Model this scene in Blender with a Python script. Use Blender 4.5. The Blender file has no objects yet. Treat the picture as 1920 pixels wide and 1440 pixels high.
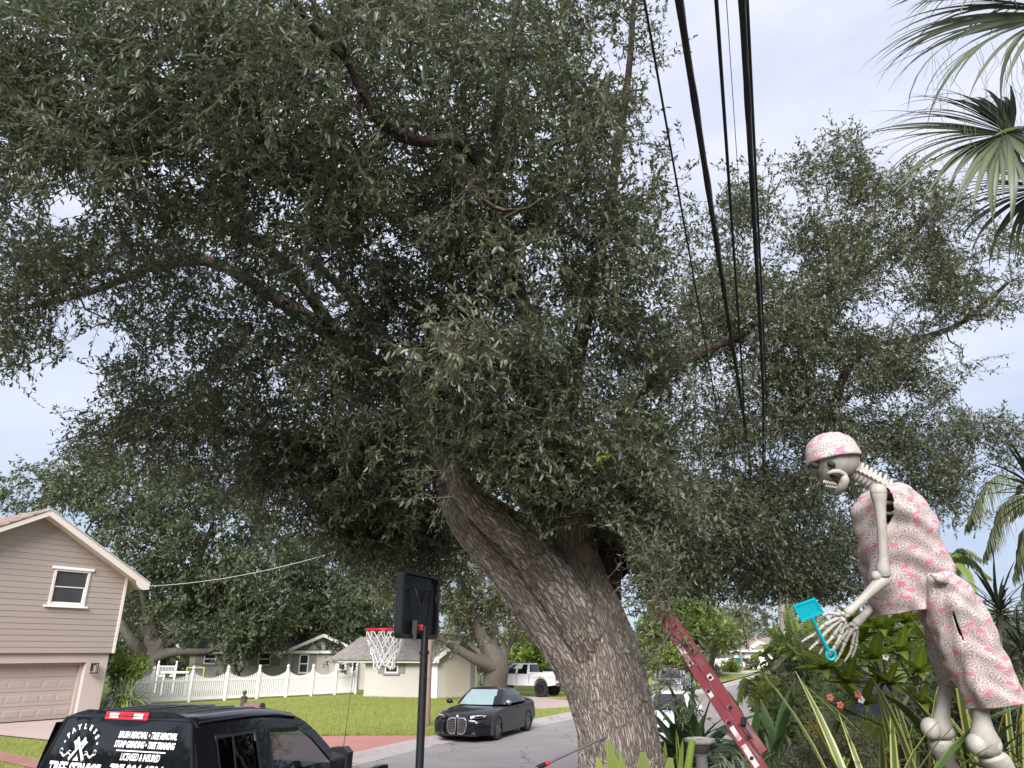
import bpy, math, random
import numpy as np
from mathutils import Vector, Matrix

random.seed(7)
RNG = np.random.default_rng(11)
SC = bpy.context.scene
COL = SC.collection
PI = math.pi

# ------------------------------------------------------------------ camera
F_PX = 1331.0
CAM_H = 2.5
PITCH = math.atan((1220 - 720) / F_PX)
cam_data = bpy.data.cameras.new('camera')
cam_data.sensor_width = 36.0
cam_data.lens = F_PX / 1920 * 36.0
cam_data.clip_start = 0.05
cam_data.clip_end = 3000
cam = bpy.data.objects.new('camera', cam_data)
cam.location = (0, 0, CAM_H)
cam.rotation_euler = (PI / 2 + PITCH, 0, 0)
COL.objects.link(cam)
SC.camera = cam

# ------------------------------------------------------------------ world, sun, exposure
SUN_EL, SUN_AZ = math.radians(31), math.radians(188)      # azimuth from +Y towards +X
world = bpy.data.worlds.new('World')
SC.world = world
world.use_nodes = True
_t = world.node_tree
_bg = _t.nodes['Background']
_sky = _t.nodes.new('ShaderNodeTexSky')
_sky.sky_type = 'NISHITA'
_sky.sun_disc = False
_sky.sun_elevation = SUN_EL
_sky.sun_rotation = SUN_AZ
_sky.air_density = 1.0
_sky.dust_density = 2.0
_tc = _t.nodes.new('ShaderNodeTexCoord')
def _wn(kind, **k):
    n = _t.nodes.new(kind)
    for a_, v_ in k.items(): n.inputs[a_.replace('_', ' ')].default_value = v_
    return n
_map = _wn('ShaderNodeMapping', Scale=(1.0, 1.0, 3.2)); _nz = _wn('ShaderNodeTexNoise', Scale=2.6, Detail=8.0, Roughness=0.58)
_t.links.new(_tc.outputs['Generated'], _map.inputs[0]); _t.links.new(_map.outputs[0], _nz.inputs['Vector'])
_r1 = _wn('ShaderNodeMapRange'); _r1.inputs['From Min'].default_value = 0.36; _r1.inputs['From Max'].default_value = 0.64
_sepz = _t.nodes.new('ShaderNodeSeparateXYZ'); _t.links.new(_tc.outputs['Generated'], _sepz.inputs[0])
_r2 = _wn('ShaderNodeMapRange'); _r2.interpolation_type = 'SMOOTHSTEP'; _r2.inputs['From Min'].default_value = 0.02; _r2.inputs['From Max'].default_value = 0.62
_t.links.new(_nz.outputs['Fac'], _r1.inputs['Value']); _t.links.new(_sepz.outputs[2], _r2.inputs['Value'])
def _mixc(f, a_, b_, fac=None):
    n = _t.nodes.new('ShaderNodeMix'); n.data_type = 'RGBA'
    for key, v_ in (('A', a_), ('B', b_)):
        if isinstance(v_, tuple): n.inputs[key].default_value = v_ + (1,)
        else: _t.links.new(v_, n.inputs[key])
    if f is None: n.inputs['Factor'].default_value = fac
    else: _t.links.new(f, n.inputs['Factor'])
    return n.outputs['Result']
_deck = _mixc(_r1.outputs[0], (4.5, 4.75, 5.75), (5.6, 5.75, 6.4))        # overcast deck: grey-blue folds and pale folds
_low = _mixc(_r1.outputs[0], (3.1, 3.75, 5.0), (4.2, 4.65, 5.6))            # bluer towards the horizon
_cloud = _mixc(_r2.outputs[0], _low, _deck)
_t.links.new(_mixc(None, _sky.outputs[0], _cloud, 0.9), _bg.inputs['Color'])
_bg.inputs['Strength'].default_value = 0.056

sun_data = bpy.data.lights.new('sun', 'SUN')
sun_data.energy = 2.2
sun_data.angle = math.radians(30)
sun_data.color = (1.0, 0.97, 0.93)
sun = bpy.data.objects.new('sun', sun_data)
_sd = Vector((math.cos(SUN_EL) * math.sin(SUN_AZ), math.cos(SUN_EL) * math.cos(SUN_AZ), math.sin(SUN_EL)))
sun.rotation_euler = _sd.to_track_quat('Z', 'Y').to_euler()
COL.objects.link(sun)
SC.view_settings.view_transform = 'Standard'
SC.view_settings.look = 'None'
SC.view_settings.exposure = 1.68
SC.view_settings.gamma = 1.0
SC.view_settings.use_curve_mapping = False
SC.cycles.use_denoising = True
SC.cycles.max_bounces = 8
SC.cycles.transparent_max_bounces = 12

# ------------------------------------------------------------------ placing by sight line
_R = np.array([1.0, 0, 0]); _Fw = np.array([0, math.cos(PITCH), math.sin(PITCH)]); _U = np.array([0, -math.sin(PITCH), math.cos(PITCH)])
_C = np.array([0, 0, CAM_H])
def ray(x, y): return _R * (x - 960) / F_PX + _U * (720 - y) / F_PX + _Fw
def D(x, y, d): return _C + ray(x, y) * d                # point at axial distance d
def P(x, y, Y): r = ray(x, y); return _C + r * (Y / r[1])  # point at ground distance Y
def G(x, y, z=0.0): r = ray(x, y); return _C + r * ((z - CAM_H) / r[2])
def proj(w):
    v = np.asarray(w) - _C; d = v @ _Fw
    return 960 + F_PX * (v @ _R) / d, 720 - F_PX * (v @ _U) / d, d
HOR = np.array([0, 1.0, 0])

# ------------------------------------------------------------------ shader helper
class X:
    """a socket with arithmetic"""
    def __init__(s, t, o): s.t, s.o = t, o
    def _m(s, op, *a):
        n = s.t.nodes.new('ShaderNodeMath'); n.operation = op
        for i, v in enumerate((s,) + a):
            if isinstance(v, X): s.t.links.new(v.o, n.inputs[i])
            else: n.inputs[i].default_value = v
        return X(s.t, n.outputs[0])
    def __add__(s, b): return s._m('ADD', b)
    def __sub__(s, b): return s._m('SUBTRACT', b)
    def __mul__(s, b): return s._m('MULTIPLY', b)
    def __truediv__(s, b): return s._m('DIVIDE', b)
    def __neg__(s): return s._m('MULTIPLY', -1.0)
    def abs(s): return s._m('ABSOLUTE')
    def lt(s, b): return s._m('LESS_THAN', b)
    def gt(s, b): return s._m('GREATER_THAN', b)
    def pow(s, b): return s._m('POWER', b)
    def sin(s): return s._m('SINE')
    def cos(s): return s._m('COSINE')
    def atan2(s, b): return s._m('ARCTAN2', b)
    def min(s, b): return s._m('MINIMUM', b)
    def max(s, b): return s._m('MAXIMUM', b)
    def fract(s): return s._m('FRACT')
    def floor(s): return s._m('FLOOR')
    def ss(s, a, b):
        n = s.t.nodes.new('ShaderNodeMapRange'); n.interpolation_type = 'SMOOTHSTEP'
        s.t.links.new(s.o, n.inputs['Value'])
        n.inputs['From Min'].default_value = a; n.inputs['From Max'].default_value = b
        return X(s.t, n.outputs[0])
class Sh:
    def __init__(s, name):
        s.m = bpy.data.materials.new(name); s.m.use_nodes = True
        s.t = s.m.node_tree; s.b = s.t.nodes['Principled BSDF']; s.out = s.t.nodes['Material Output']
    def node(s, kind, **inp):
        n = s.t.nodes.new(kind)
        for k, v in inp.items():
            k = k.replace('_', ' ')
            if isinstance(v, X): s.t.links.new(v.o, n.inputs[k])
            else: n.inputs[k].default_value = v
        return n
    def coord(s, kind='Object'): return X(s.t, s.node('ShaderNodeTexCoord').outputs[kind])
    def attr(s, name, out='Vector'):
        n = s.t.nodes.new('ShaderNodeAttribute'); n.attribute_name = name
        return X(s.t, n.outputs[out])
    def rnd(s): return X(s.t, s.t.nodes.new('ShaderNodeObjectInfo').outputs['Random'])
    def geo(s, out): return X(s.t, s.t.nodes.new('ShaderNodeNewGeometry').outputs[out])
    def sep(s, v):
        n = s.node('ShaderNodeSeparateXYZ', Vector=v); return [X(s.t, n.outputs[i]) for i in range(3)]
    def comb(s, x, y, z=0.0):
        n = s.t.nodes.new('ShaderNodeCombineXYZ')
        for i, v in enumerate((x, y, z)):
            if isinstance(v, X): s.t.links.new(v.o, n.inputs[i])
            else: n.inputs[i].default_value = v
        return X(s.t, n.outputs[0])
    def scale(s, v, k):
        n = s.node('ShaderNodeMapping', Vector=v); n.inputs['Scale'].default_value = k if hasattr(k, '__len__') else (k, k, k)
        return X(s.t, n.outputs[0])
    def vadd(s, a, b):
        n = s.t.nodes.new('ShaderNodeVectorMath'); s.t.links.new(a.o, n.inputs[0]); s.t.links.new(b.o, n.inputs[1]); return X(s.t, n.outputs[0])
    def noise(s, v, scale=5.0, detail=4.0, rough=0.55, out='Fac'):
        return X(s.t, s.node('ShaderNodeTexNoise', Vector=v, Scale=scale, Detail=detail, Roughness=rough).outputs[out])
    def voro(s, v, scale=5.0, feature='F1', rnd=1.0):
        n = s.node('ShaderNodeTexVoronoi', Vector=v, Scale=scale, Randomness=rnd); n.feature = feature
        return n
    def mix(s, f, a, b):
        n = s.t.nodes.new('ShaderNodeMix'); n.data_type = 'RGBA'
        for k, v in (('Factor', f), ('A', a), ('B', b)):
            if isinstance(v, X): s.t.links.new(v.o, n.inputs[k])
            else: n.inputs[k].default_value = v if k == 'Factor' else tuple(v) + (1,)
        return X(s.t, n.outputs['Result'])
    def tint(s, c, k):
        """colour times scalar"""
        n = s.t.nodes.new('ShaderNodeVectorMath'); n.operation = 'SCALE'
        if isinstance(c, X): s.t.links.new(c.o, n.inputs[0])
        else: n.inputs[0].default_value = c
        if isinstance(k, X): s.t.links.new(k.o, n.inputs['Scale'])
        else: n.inputs['Scale'].default_value = k
        return X(s.t, n.outputs[0])
    def set(s, **k):
        for a, v in k.items():
            i = s.b.inputs[a.replace('_', ' ')]
            if isinstance(v, X): s.t.links.new(v.o, i)
            elif hasattr(v, '__len__') and len(v) == 3: i.default_value = tuple(v) + (1,)
            else: i.default_value = v
        return s
    def bump(s, h, strength=0.5, dist=0.02):
        n = s.node('ShaderNodeBump', Strength=strength, Distance=dist, Height=h)
        s.t.links.new(n.outputs[0], s.b.inputs['Normal']); return s
def pm(name, c, rough=0.6, var=0.18, scale=6.0, bump=0.0, bscale=60.0, metal=0.0, coat=0.0, orand=0.0, dirt=None, spec=0.5, dist=0.01):
    s = Sh(name); co = s.coord()
    n = s.noise(co, scale, 5.0)
    k = n * (2 * var) + (1 - var)
    if orand: k = k * (s.rnd() * (2 * orand) + (1 - orand))
    col = s.tint(c, k)
    if dirt:
        col = s.mix(s.noise(co, scale * 0.37, 6.0, 0.7).ss(0.5, 0.72) * dirt[1], col, dirt[0])
    s.set(Base_Color=col, Roughness=(n * 0.15 + (rough - 0.07)), Metallic=metal, Specular_IOR_Level=spec)
    if coat: s.set(Coat_Weight=coat, Coat_Roughness=0.04)
    if bump: s.bump(s.noise(co, bscale, 6.0, 0.65), bump, dist)
    return s.m
def glass(name, tint, refl=1.0):
    s = Sh(name)
    tr = s.node('ShaderNodeBsdfTransparent'); tr.inputs[0].default_value = tuple(tint) + (1,)
    gl = s.node('ShaderNodeBsdfGlossy', Roughness=0.02)
    fr = s.node('ShaderNodeFresnel', IOR=1.5)
    f = X(s.t, fr.outputs[0]) * refl + 0.02
    mx = s.t.nodes.new('ShaderNodeMixShader')
    s.t.links.new(f.o, mx.inputs[0]); s.t.links.new(tr.outputs[0], mx.inputs[1]); s.t.links.new(gl.outputs[0], mx.inputs[2])
    s.t.links.new(mx.outputs[0], s.out.inputs[0]); s.t.nodes.remove(s.b)
    return s.m

# ------------------------------------------------------------------ objects
def tag(o, label=None, cat=None, group=None, kind=None):
    if label: o['label'] = label
    if cat: o['category'] = cat
    if group: o['group'] = group
    if kind: o['kind'] = kind
    return o
def thing(name, loc, label, cat, group=None, rz=0.0):
    o = bpy.data.objects.new(name, None); COL.objects.link(o)
    o.location = tuple(loc); o.rotation_euler = (0, 0, rz); o.empty_display_size = 0.2
    return tag(o, label, cat, group)
def root_matrix(o):
    m = Matrix.LocRotScale(Vector(o.location), o.rotation_euler, None)
    return (root_matrix(o.parent) @ m) if o.parent else m
def link_mesh(name, me, mat, parent=None):
    o = bpy.data.objects.new(name, me); COL.objects.link(o)
    if mat is not None:
        for m in (mat if isinstance(mat, (list, tuple)) else [mat]): me.materials.append(m)
    if parent is not None: o.parent = parent
    return o
def smooth(me, ang):
    if ang is None: return
    me.shade_smooth()
    if ang < 179: me.set_sharp_from_angle(angle=math.radians(ang))
class MB:
    def __init__(s): s.v = []; s.f = []; s.mi = []; s.a = None
    def add(s, verts, faces, mi=0):
        o = len(s.v); s.v.extend([tuple(map(float, q)) for q in verts]); s.f.extend([tuple(i + o for i in q) for q in faces]); s.mi.extend([mi] * len(faces)); return s
    def box(s, c, size, rz=0.0, m=None, mi=0):
        hx, hy, hz = (q / 2 for q in size); ca, sa = math.cos(rz), math.sin(rz); vs = []
        for z in (-hz, hz):
            for x, y in ((-hx, -hy), (hx, -hy), (hx, hy), (-hx, hy)):
                q = Vector((x, y, z))
                q = m @ q if m is not None else Vector((x * ca - y * sa, x * sa + y * ca, z))
                vs.append((q.x + c[0], q.y + c[1], q.z + c[2]))
        return s.add(vs, [(3, 2, 1, 0), (4, 5, 6, 7), (0, 1, 5, 4), (1, 2, 6, 5), (2, 3, 7, 6), (3, 0, 4, 7)], mi)
    def bar(s, p, q, w, h, up=(0, 0, 1), mi=0):
        p, q = Vector(p), Vector(q); x = (q - p); L = x.length; x.normalize()
        y = Vector(up).cross(x)
        if y.length < 1e-4: y = Vector((0, 1, 0)).cross(x)
        y.normalize(); z = x.cross(y)
        m = Matrix((x, y, z)).transposed()
        return s.box((p + q) / 2, (L, w, h), m=m, mi=mi)
    def tube(s, pts, r, n=8, cap=True, mi=0):
        pts = [Vector(q) for q in pts]; k = len(pts)
        rs = r if hasattr(r, '__len__') else [r] * k
        T = [(pts[min(i + 1, k - 1)] - pts[max(i - 1, 0)]).normalized() for i in range(k)]
        a = Vector((0, 0, 1)) if abs(T[0].z) < 0.9 else Vector((1, 0, 0))
        u = T[0].cross(a).normalized(); vs = []; fs = []
        for i in range(k):
            u = (u - T[i] * u.dot(T[i])).normalized(); w = T[i].cross(u)
            for j in range(n):
                t = 2 * PI * j / n; vs.append(pts[i] + (u * math.cos(t) + w * math.sin(t)) * rs[i])
        for i in range(k - 1):
            for j in range(n):
                b = (j + 1) % n; fs.append((i * n + j, i * n + b, (i + 1) * n + b, (i + 1) * n + j))
        if cap: fs.append(tuple(range(n - 1, -1, -1))); fs.append(tuple((k - 1) * n + j for j in range(n)))
        return s.add(vs, fs, mi)
    def lathe(s, prof, c=(0, 0, 0), n=16, axis='z', cap=True, mi=0, wob=None):
        vs = []; fs = []; k = len(prof)
        for i, (r, h) in enumerate(prof):
            for j in range(n):
                t = 2 * PI * j / n; rr = r * (wob(i, t) if wob else 1)
                x, y = rr * math.cos(t), rr * math.sin(t)
                q = (x, y, h) if axis == 'z' else ((x, h, -y) if axis == 'y' else (h, x, y))
                vs.append((q[0] + c[0], q[1] + c[1], q[2] + c[2]))
        for i in range(k - 1):
            for j in range(n):
                b = (j + 1) % n; fs.append((i * n + j, i * n + b, (i + 1) * n + b, (i + 1) * n + j))
        if cap: fs.append(tuple(range(n - 1, -1, -1))); fs.append(tuple((k - 1) * n + j for j in range(n)))
        return s.add(vs, fs, mi)
    def rings(s, rings, closed=True, cap=True, mi=0):
        n = len(rings[0]); vs = [q for r in rings for q in r]; fs = []
        for i in range(len(rings) - 1):
            for j in range(n if closed else n - 1):
                b = (j + 1) % n; fs.append((i * n + j, i * n + b, (i + 1) * n + b, (i + 1) * n + j))
        if cap and closed:
            fs.append(tuple(range(n - 1, -1, -1))); fs.append(tuple((len(rings) - 1) * n + j for j in range(n)))
        return s.add(vs, fs, mi)
    def prism(s, poly, off, mi=0):
        """closed 3D polygon pushed along off"""
        n = len(poly); o = Vector(off)
        vs = [tuple(q) for q in poly] + [tuple(Vector(q) + o) for q in poly]
        fs = [tuple(range(n - 1, -1, -1)), tuple(range(n, 2 * n))] + [(i, (i + 1) % n, n + (i + 1) % n, n + i) for i in range(n)]
        return s.add(vs, fs, mi)
    def ell(s, c, r, nu=12, nv=8, m=None, mi=0):
        vs = []; fs = []
        for i in range(nv + 1):
            ph = -PI / 2 + PI * i / nv
            for j in range(nu):
                t = 2 * PI * j / nu
                q = Vector((r[0] * math.cos(ph) * math.cos(t), r[1] * math.cos(ph) * math.sin(t), r[2] * math.sin(ph)))
                if m is not None: q = m @ q
                vs.append((q.x + c[0], q.y + c[1], q.z + c[2]))
        for i in range(nv):
            for j in range(nu):
                b = (j + 1) % nu; fs.append((i * nu + j, i * nu + b, (i + 1) * nu + b, (i + 1) * nu + j))
        return s.add(vs, fs, mi)
    def sil(s, st, n=16, cap=True, e=2.0, mi=0):
        """loft of ellipses whose two outline points are seen at (x1,y1) and (x2,y2) at distance d, with half depth h"""
        R = []
        for x1, y1, x2, y2, d, h in st:
            a, b = D(x1, y1, d), D(x2, y2, d); c = (a + b) / 2; u = (b - a) / 2; r = []
            for j in range(n):
                t = 2 * PI * j / n; ct, sn = math.cos(t), math.sin(t)
                ct = math.copysign(abs(ct) ** (2 / e), ct); sn = math.copysign(abs(sn) ** (2 / e), sn)
                r.append(c + u * ct + HOR * h * sn)
            R.append(r)
        return s.rings(R, cap=cap, mi=mi)
    def build(s, name, mat, parent=None, sm=None, world=False, attr=None):
        me = bpy.data.meshes.new(name)
        v = s.v
        if world and parent is not None:
            im = root_matrix(parent).inverted(); v = [tuple(im @ Vector(q)) for q in v]
        me.from_pydata(v, [], s.f); me.update()
        if isinstance(mat, (list, tuple)): me.polygons.foreach_set('material_index', s.mi)
        if attr is not None:
            a = me.attributes.new('pat', 'FLOAT_VECTOR', 'POINT'); a.data.foreach_set('vector', np.asarray(attr, 'f').ravel())
        smooth(me, sm)
        return link_mesh(name, me, mat, parent)
def copy_tree(o, parent=None):
    c = o.copy(); COL.objects.link(c)
    if parent is not None: c.parent = parent
    for ch in [q for q in o.children]: copy_tree(ch, c)
    return c
def fast_mesh(name, V, Fq, mat, parent=None, tint=None, k=4, world=True, sm=True):
    """numpy mesh: V (n,3), Fq (m,k)"""
    me = bpy.data.meshes.new(name); V = np.asarray(V, np.float32)
    if world and parent is not None:
        im = np.array(root_matrix(parent).inverted()); V = (V @ im[:3, :3].T + im[:3, 3]).astype(np.float32)
    m = len(Fq); me.vertices.add(len(V)); me.vertices.foreach_set('co', V.ravel())
    me.loops.add(m * k); me.loops.foreach_set('vertex_index', np.asarray(Fq, np.int32).ravel())
    me.polygons.add(m); me.polygons.foreach_set('loop_start', np.arange(0, m * k, k, dtype=np.int32))
    me.update(calc_edges=True); me.validate()
    if tint is not None:
        a = me.attributes.new('tint', 'FLOAT', 'POINT'); a.data.foreach_set('value', np.asarray(tint, np.float32))
    return link_mesh(name, me, mat, parent)
def nrm(a): return a / np.maximum(np.linalg.norm(a, axis=-1, keepdims=True), 1e-9)
def leaf_arrays(p, d, nvec, L, W, six=True):
    """folded leaves: base p, direction d, face normal nvec"""
    s_ = nrm(np.cross(d, nvec)); n_ = np.cross(s_, d)
    L = L[:, None]; W = W[:, None]
    if six:
        b = p; t = p + d * L - n_ * L * 0.10
        l1 = p + d * L * .33 + s_ * W * .46 + n_ * W * .22; l2 = p + d * L * .70 + s_ * W * .40 + n_ * (W * .18 - L * .03)
        r1 = p + d * L * .33 - s_ * W * .46 + n_ * W * .22; r2 = p + d * L * .70 - s_ * W * .40 + n_ * (W * .18 - L * .03)
        V = np.stack([b, l1, l2, t, r2, r1], 1).reshape(-1, 3); i = np.arange(len(p))[:, None] * 6
        Fq = np.concatenate([i + np.array([[0, 1, 2, 3]]), i + np.array([[0, 3, 4, 5]])], 0); k = 6
    else:
        l = p + d * L * .5 + s_ * W * .5; r = p + d * L * .5 - s_ * W * .5; t = p + d * L
        V = np.stack([p, r, t, l], 1).reshape(-1, 3); Fq = np.arange(len(p))[:, None] * 4 + np.array([[0, 1, 2, 3]]); k = 4
    return V, Fq, k
def leaf_mat(name, dark, light, rough=0.45, trans=0.25, spec=0.5, coat=0.0, under=None):
    s = Sh(name); t = s.attr('tint', 'Fac')
    col = s.mix(t.min(1.0), dark, light); col = s.mix(t.gt(1.3), col, (0.26, 0.19, 0.06))
    if under: col = s.mix(s.geo('Backfacing'), col, s.mix(t, tuple(q * .75 for q in under), under))   # pale leaf underside
    s.set(Base_Color=col, Roughness=rough, Specular_IOR_Level=spec)
    if coat: s.set(Coat_Weight=coat, Coat_Roughness=0.25)
    tr = s.node('ShaderNodeBsdfTranslucent'); s.t.links.new(s.mix(0.5, col, tuple(min(1, q * 1.6) for q in light)).o, tr.inputs[0])
    mx = s.t.nodes.new('ShaderNodeMixShader'); mx.inputs[0].default_value = trans
    s.t.links.new(s.b.outputs[0], mx.inputs[1]); s.t.links.new(tr.outputs[0], mx.inputs[2]); s.t.links.new(mx.outputs[0], s.out.inputs[0])
    return s.m
def spline(pts, n):
    """Catmull-Rom through pts (m,k) -> n samples"""
    p = np.asarray(pts, float); m = len(p)
    q = np.vstack([2 * p[0] - p[1], p, 2 * p[-1] - p[-2]]); out = []
    for t in np.linspace(0, m - 1 - 1e-9, n):
        i = int(t); f = t - i; a, b, c, d = q[i], q[i + 1], q[i + 2], q[i + 3]
        out.append(.5 * (2 * b + (c - a) * f + (2 * a - 5 * b + 4 * c - d) * f * f + (3 * b - a - 3 * c + d) * f ** 3))
    return np.array(out)
# ------------------------------------------------------------------ materials
M = {}
def asphalt():
    s = Sh('asphalt'); co = s.coord()
    n = s.noise(co, 160, 3, 0.8); b = s.noise(co, 0.5, 5, 0.6); p = s.noise(co, 3.0, 5, 0.7)
    c = s.mix(b.ss(0.35, 0.65), (0.205, 0.183, 0.178), (0.255, 0.230, 0.225))
    c = s.mix(n.ss(0.3, 0.75) * 0.5, c, (0.34, 0.315, 0.305)); c = s.mix(p.ss(0.62, 0.8) * 0.5, c, (0.12, 0.11, 0.105))
    cr = X(s.t, s.voro(s.vadd(co, s.scale(s.noise(co, 1.4, 3, out='Color'), 0.9)), 0.35, 'DISTANCE_TO_EDGE').outputs['Distance'])
    c = s.mix(cr.lt(0.006) * 0.6, c, (0.04, 0.04, 0.04))
    s.set(Base_Color=c, Roughness=0.9).bump(n, 0.35, 0.006); return s.m
def lawn(name, a, b, c2):
    s = Sh(name); co = s.coord()
    n = s.noise(co, 0.35, 5, 0.6); f = s.noise(co, 9, 5, 0.75); g = s.noise(s.scale(co, (1.0, 1.6, 1.0)), 55, 4, 0.8); d = s.noise(co, 1.3, 6, 0.7)
    c = s.mix(n.ss(0.3, 0.7), a, b); c = s.mix(f.ss(0.35, 0.72) * 0.65, c, c2); c = s.tint(c, g * 1.3 + 0.38)
    c = s.mix(d.ss(0.6, 0.74) * 0.45, c, (0.20, 0.165, 0.085))
    s.set(Base_Color=c, Roughness=0.85, Specular_IOR_Level=0.25).bump(g, 0.9, 0.05); return s.m
def pavers(name, a, b, sc, mortar=(0.20, 0.16, 0.14)):
    s = Sh(name); co = s.coord()
    n = s.node('ShaderNodeTexBrick', Vector=co, Scale=sc); n.inputs['Color1'].default_value = tuple(a) + (1,); n.inputs['Color2'].default_value = tuple(b) + (1,)
    n.inputs['Mortar'].default_value = tuple(mortar) + (1,); n.inputs['Mortar Size'].default_value = 0.012
    k = s.noise(co, 4, 5, 0.7) * 0.5 + 0.75
    s.set(Base_Color=s.tint(X(s.t, n.outputs['Color']), k), Roughness=0.85).bump(X(s.t, n.outputs['Fac']) * -1.0, 0.4, 0.01); return s.m
def mulch():
    s = Sh('mulch'); co = s.coord()
    n = s.noise(s.scale(co, (1, 2.3, 1)), 38, 4, 0.8); p = s.noise(co, 1.2, 4)
    c = s.mix(n.ss(0.3, 0.7), (0.035, 0.016, 0.012), (0.17, 0.085, 0.06)); c = s.mix(p.ss(0.45, 0.65), c, s.tint((0.13, 0.13, 0.06), n * 1.4 + 0.2))
    s.set(Base_Color=c, Roughness=0.95).bump(n, 1.0, 0.04); return s.m
M['asphalt'] = asphalt()
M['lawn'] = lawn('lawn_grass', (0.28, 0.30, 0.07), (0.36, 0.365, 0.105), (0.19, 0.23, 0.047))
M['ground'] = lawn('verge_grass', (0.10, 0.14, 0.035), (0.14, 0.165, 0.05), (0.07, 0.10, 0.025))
M['mulch'] = mulch()
M['red_drive'] = pm('painted_red_concrete', (0.40, 0.175, 0.15), 0.85, 0.14, 2.0, 0.2, 40, dirt=((0.25, 0.13, 0.11), 0.6))
M['pink_drive'] = pm('pink_concrete', (0.43, 0.33, 0.30), 0.9, 0.10, 1.5, 0.1, 50, dirt=((0.28, 0.22, 0.20), 0.5))
M['brick_path'] = pavers('red_pavers', (0.26, 0.10, 0.08), (0.34, 0.16, 0.13), 1.6)
M['kerb'] = pm('kerb_concrete', (0.38, 0.335, 0.32), 0.9, 0.15, 3.0, 0.2, 60, dirt=((0.15, 0.13, 0.12), 0.7))
M['conc'] = pm('pale_concrete', (0.52, 0.47, 0.44), 0.9, 0.10, 2.0, 0.15, 60, dirt=((0.3, 0.27, 0.25), 0.5))
M['white'] = pm('white_paint', (0.78, 0.77, 0.78), 0.45, 0.05, 2.0)
M['vinyl'] = pm('white_vinyl', (0.76, 0.745, 0.74), 0.35, 0.04, 2.0, dirt=((0.55, 0.50, 0.38), 0.55))
M['black_plastic'] = pm('black_plastic', (0.012, 0.013, 0.017), 0.38, 0.15, 20, 0.05, 90)
M['rubber'] = pm('tyre_rubber', (0.012, 0.012, 0.013), 0.8, 0.2, 30)
M['chrome'] = pm('chrome', (0.72, 0.72, 0.74), 0.12, 0.03, 4, metal=1.0)
M['steel'] = pm('dull_steel', (0.38, 0.38, 0.40), 0.35, 0.12, 12, metal=0.9)
M['car_glass'] = pm('dark_car_glass', (0.008, 0.009, 0.012), 0.03, 0.05, 2, spec=0.8)

# ------------------------------------------------------------------ the ground, street, kerbs, driveways
KERB_FAR = spline([(-11, -25), (-9.4, -5), (-7.2, 9), (-5.7, 14.4), (-4.05, 18.9), (-1.9, 24.0), (0.7, 28.4), (3.0, 33), (7.4, 41.5), (13.6, 53), (27.2, 84), (47, 130), (70, 185)], 120)
def offset(line, d):
    t = np.gradient(line, axis=0); t /= np.linalg.norm(t, axis=1)[:, None]
    return line + np.stack([t[:, 1], -t[:, 0]], 1) * d
ROAD_W = 7.6
KERB_NEAR = offset(KERB_FAR, ROAD_W)
def dist_near(x, y):
    """signed ground distance to the right of the near kerb (vectorised)"""
    x = np.asarray(x, float); y = np.asarray(y, float)
    return x - np.interp(y, KERB_NEAR[:, 1], KERB_NEAR[:, 0])
def sst(a, b, v):
    t = np.clip((v - a) / (b - a), 0, 1); return t * t * (3 - 2 * t)
def gz(x, y):
    d = dist_near(x, y)
    road = (d < 0.3) & (x > np.interp(y, KERB_FAR[:, 1], KERB_FAR[:, 0]) - 0.3)
    m = 0.1 + 0.7 * sst(0.3, 3.2, d * 0.87) * (1 - sst(11.5, 19.0, np.asarray(y)))
    return np.where(road, -0.25, m)
xs = np.concatenate([[-1500, -500, -200, -100, -60], np.arange(-40, 60.1, 0.75), [80, 130, 220, 500, 1500]])
ys = np.concatenate([[-600, -200, -60, -30], np.arange(-15, 60.1, 0.75), [70, 85, 105, 130, 170, 240, 500, 1500]])
gx, gy = np.meshgrid(xs, ys); gzv = gz(gx, gy); nx = len(xs)
V = np.stack([gx, gy, gzv], -1).reshape(-1, 3); ii = (np.arange(len(ys) - 1)[:, None] * nx + np.arange(nx - 1)[None]).ravel()
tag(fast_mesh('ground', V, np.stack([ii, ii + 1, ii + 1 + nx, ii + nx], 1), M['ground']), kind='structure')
def flat(name, poly, z, mat):
    me = bpy.data.meshes.new(name); me.from_pydata([(q[0], q[1], z) for q in poly], [], [tuple(range(len(poly)))]); me.update()
    if me.polygons[0].normal.z < 0: me.flip_normals()
    return tag(link_mesh(name, me, mat), kind='structure')
def strip(name, a, b, z, mat):
    n = len(a); v = [(q[0], q[1], z) for q in a] + [(q[0], q[1], z) for q in b]
    me = bpy.data.meshes.new(name); me.from_pydata(v, [], [(i, n + i, n + i + 1, i + 1) for i in range(n - 1)]); me.update()
    return tag(link_mesh(name, me, mat), kind='structure')
strip('road', offset(KERB_FAR, 0.02), offset(KERB_FAR, ROAD_W - 0.02), 0.004, M['asphalt'])
def kerb(name, line, sgn):
    prof = [(0.55, -0.2), (0.55, 0.012), (0.12, 0.035), (0.0, 0.115), (-0.22, 0.128), (-0.24, -0.2)]
    L = [offset(line, sgn * a) for a, z in prof]
    mb = MB(); R = [[(L[k][i][0], L[k][i][1], prof[k][1]) for k in range(len(prof))] for i in range(len(line))]
    mb.rings(R, closed=True, cap=True); return tag(mb.build(name, M['kerb'], sm=None), kind='structure')
kerb('kerb', KERB_FAR, 1); kerb('kerb', KERB_NEAR, -1)
kf = offset(KERB_FAR, -0.235)
def kfy(y): return (float(np.interp(y, kf[:, 1], kf[:, 0])), y)
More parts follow.
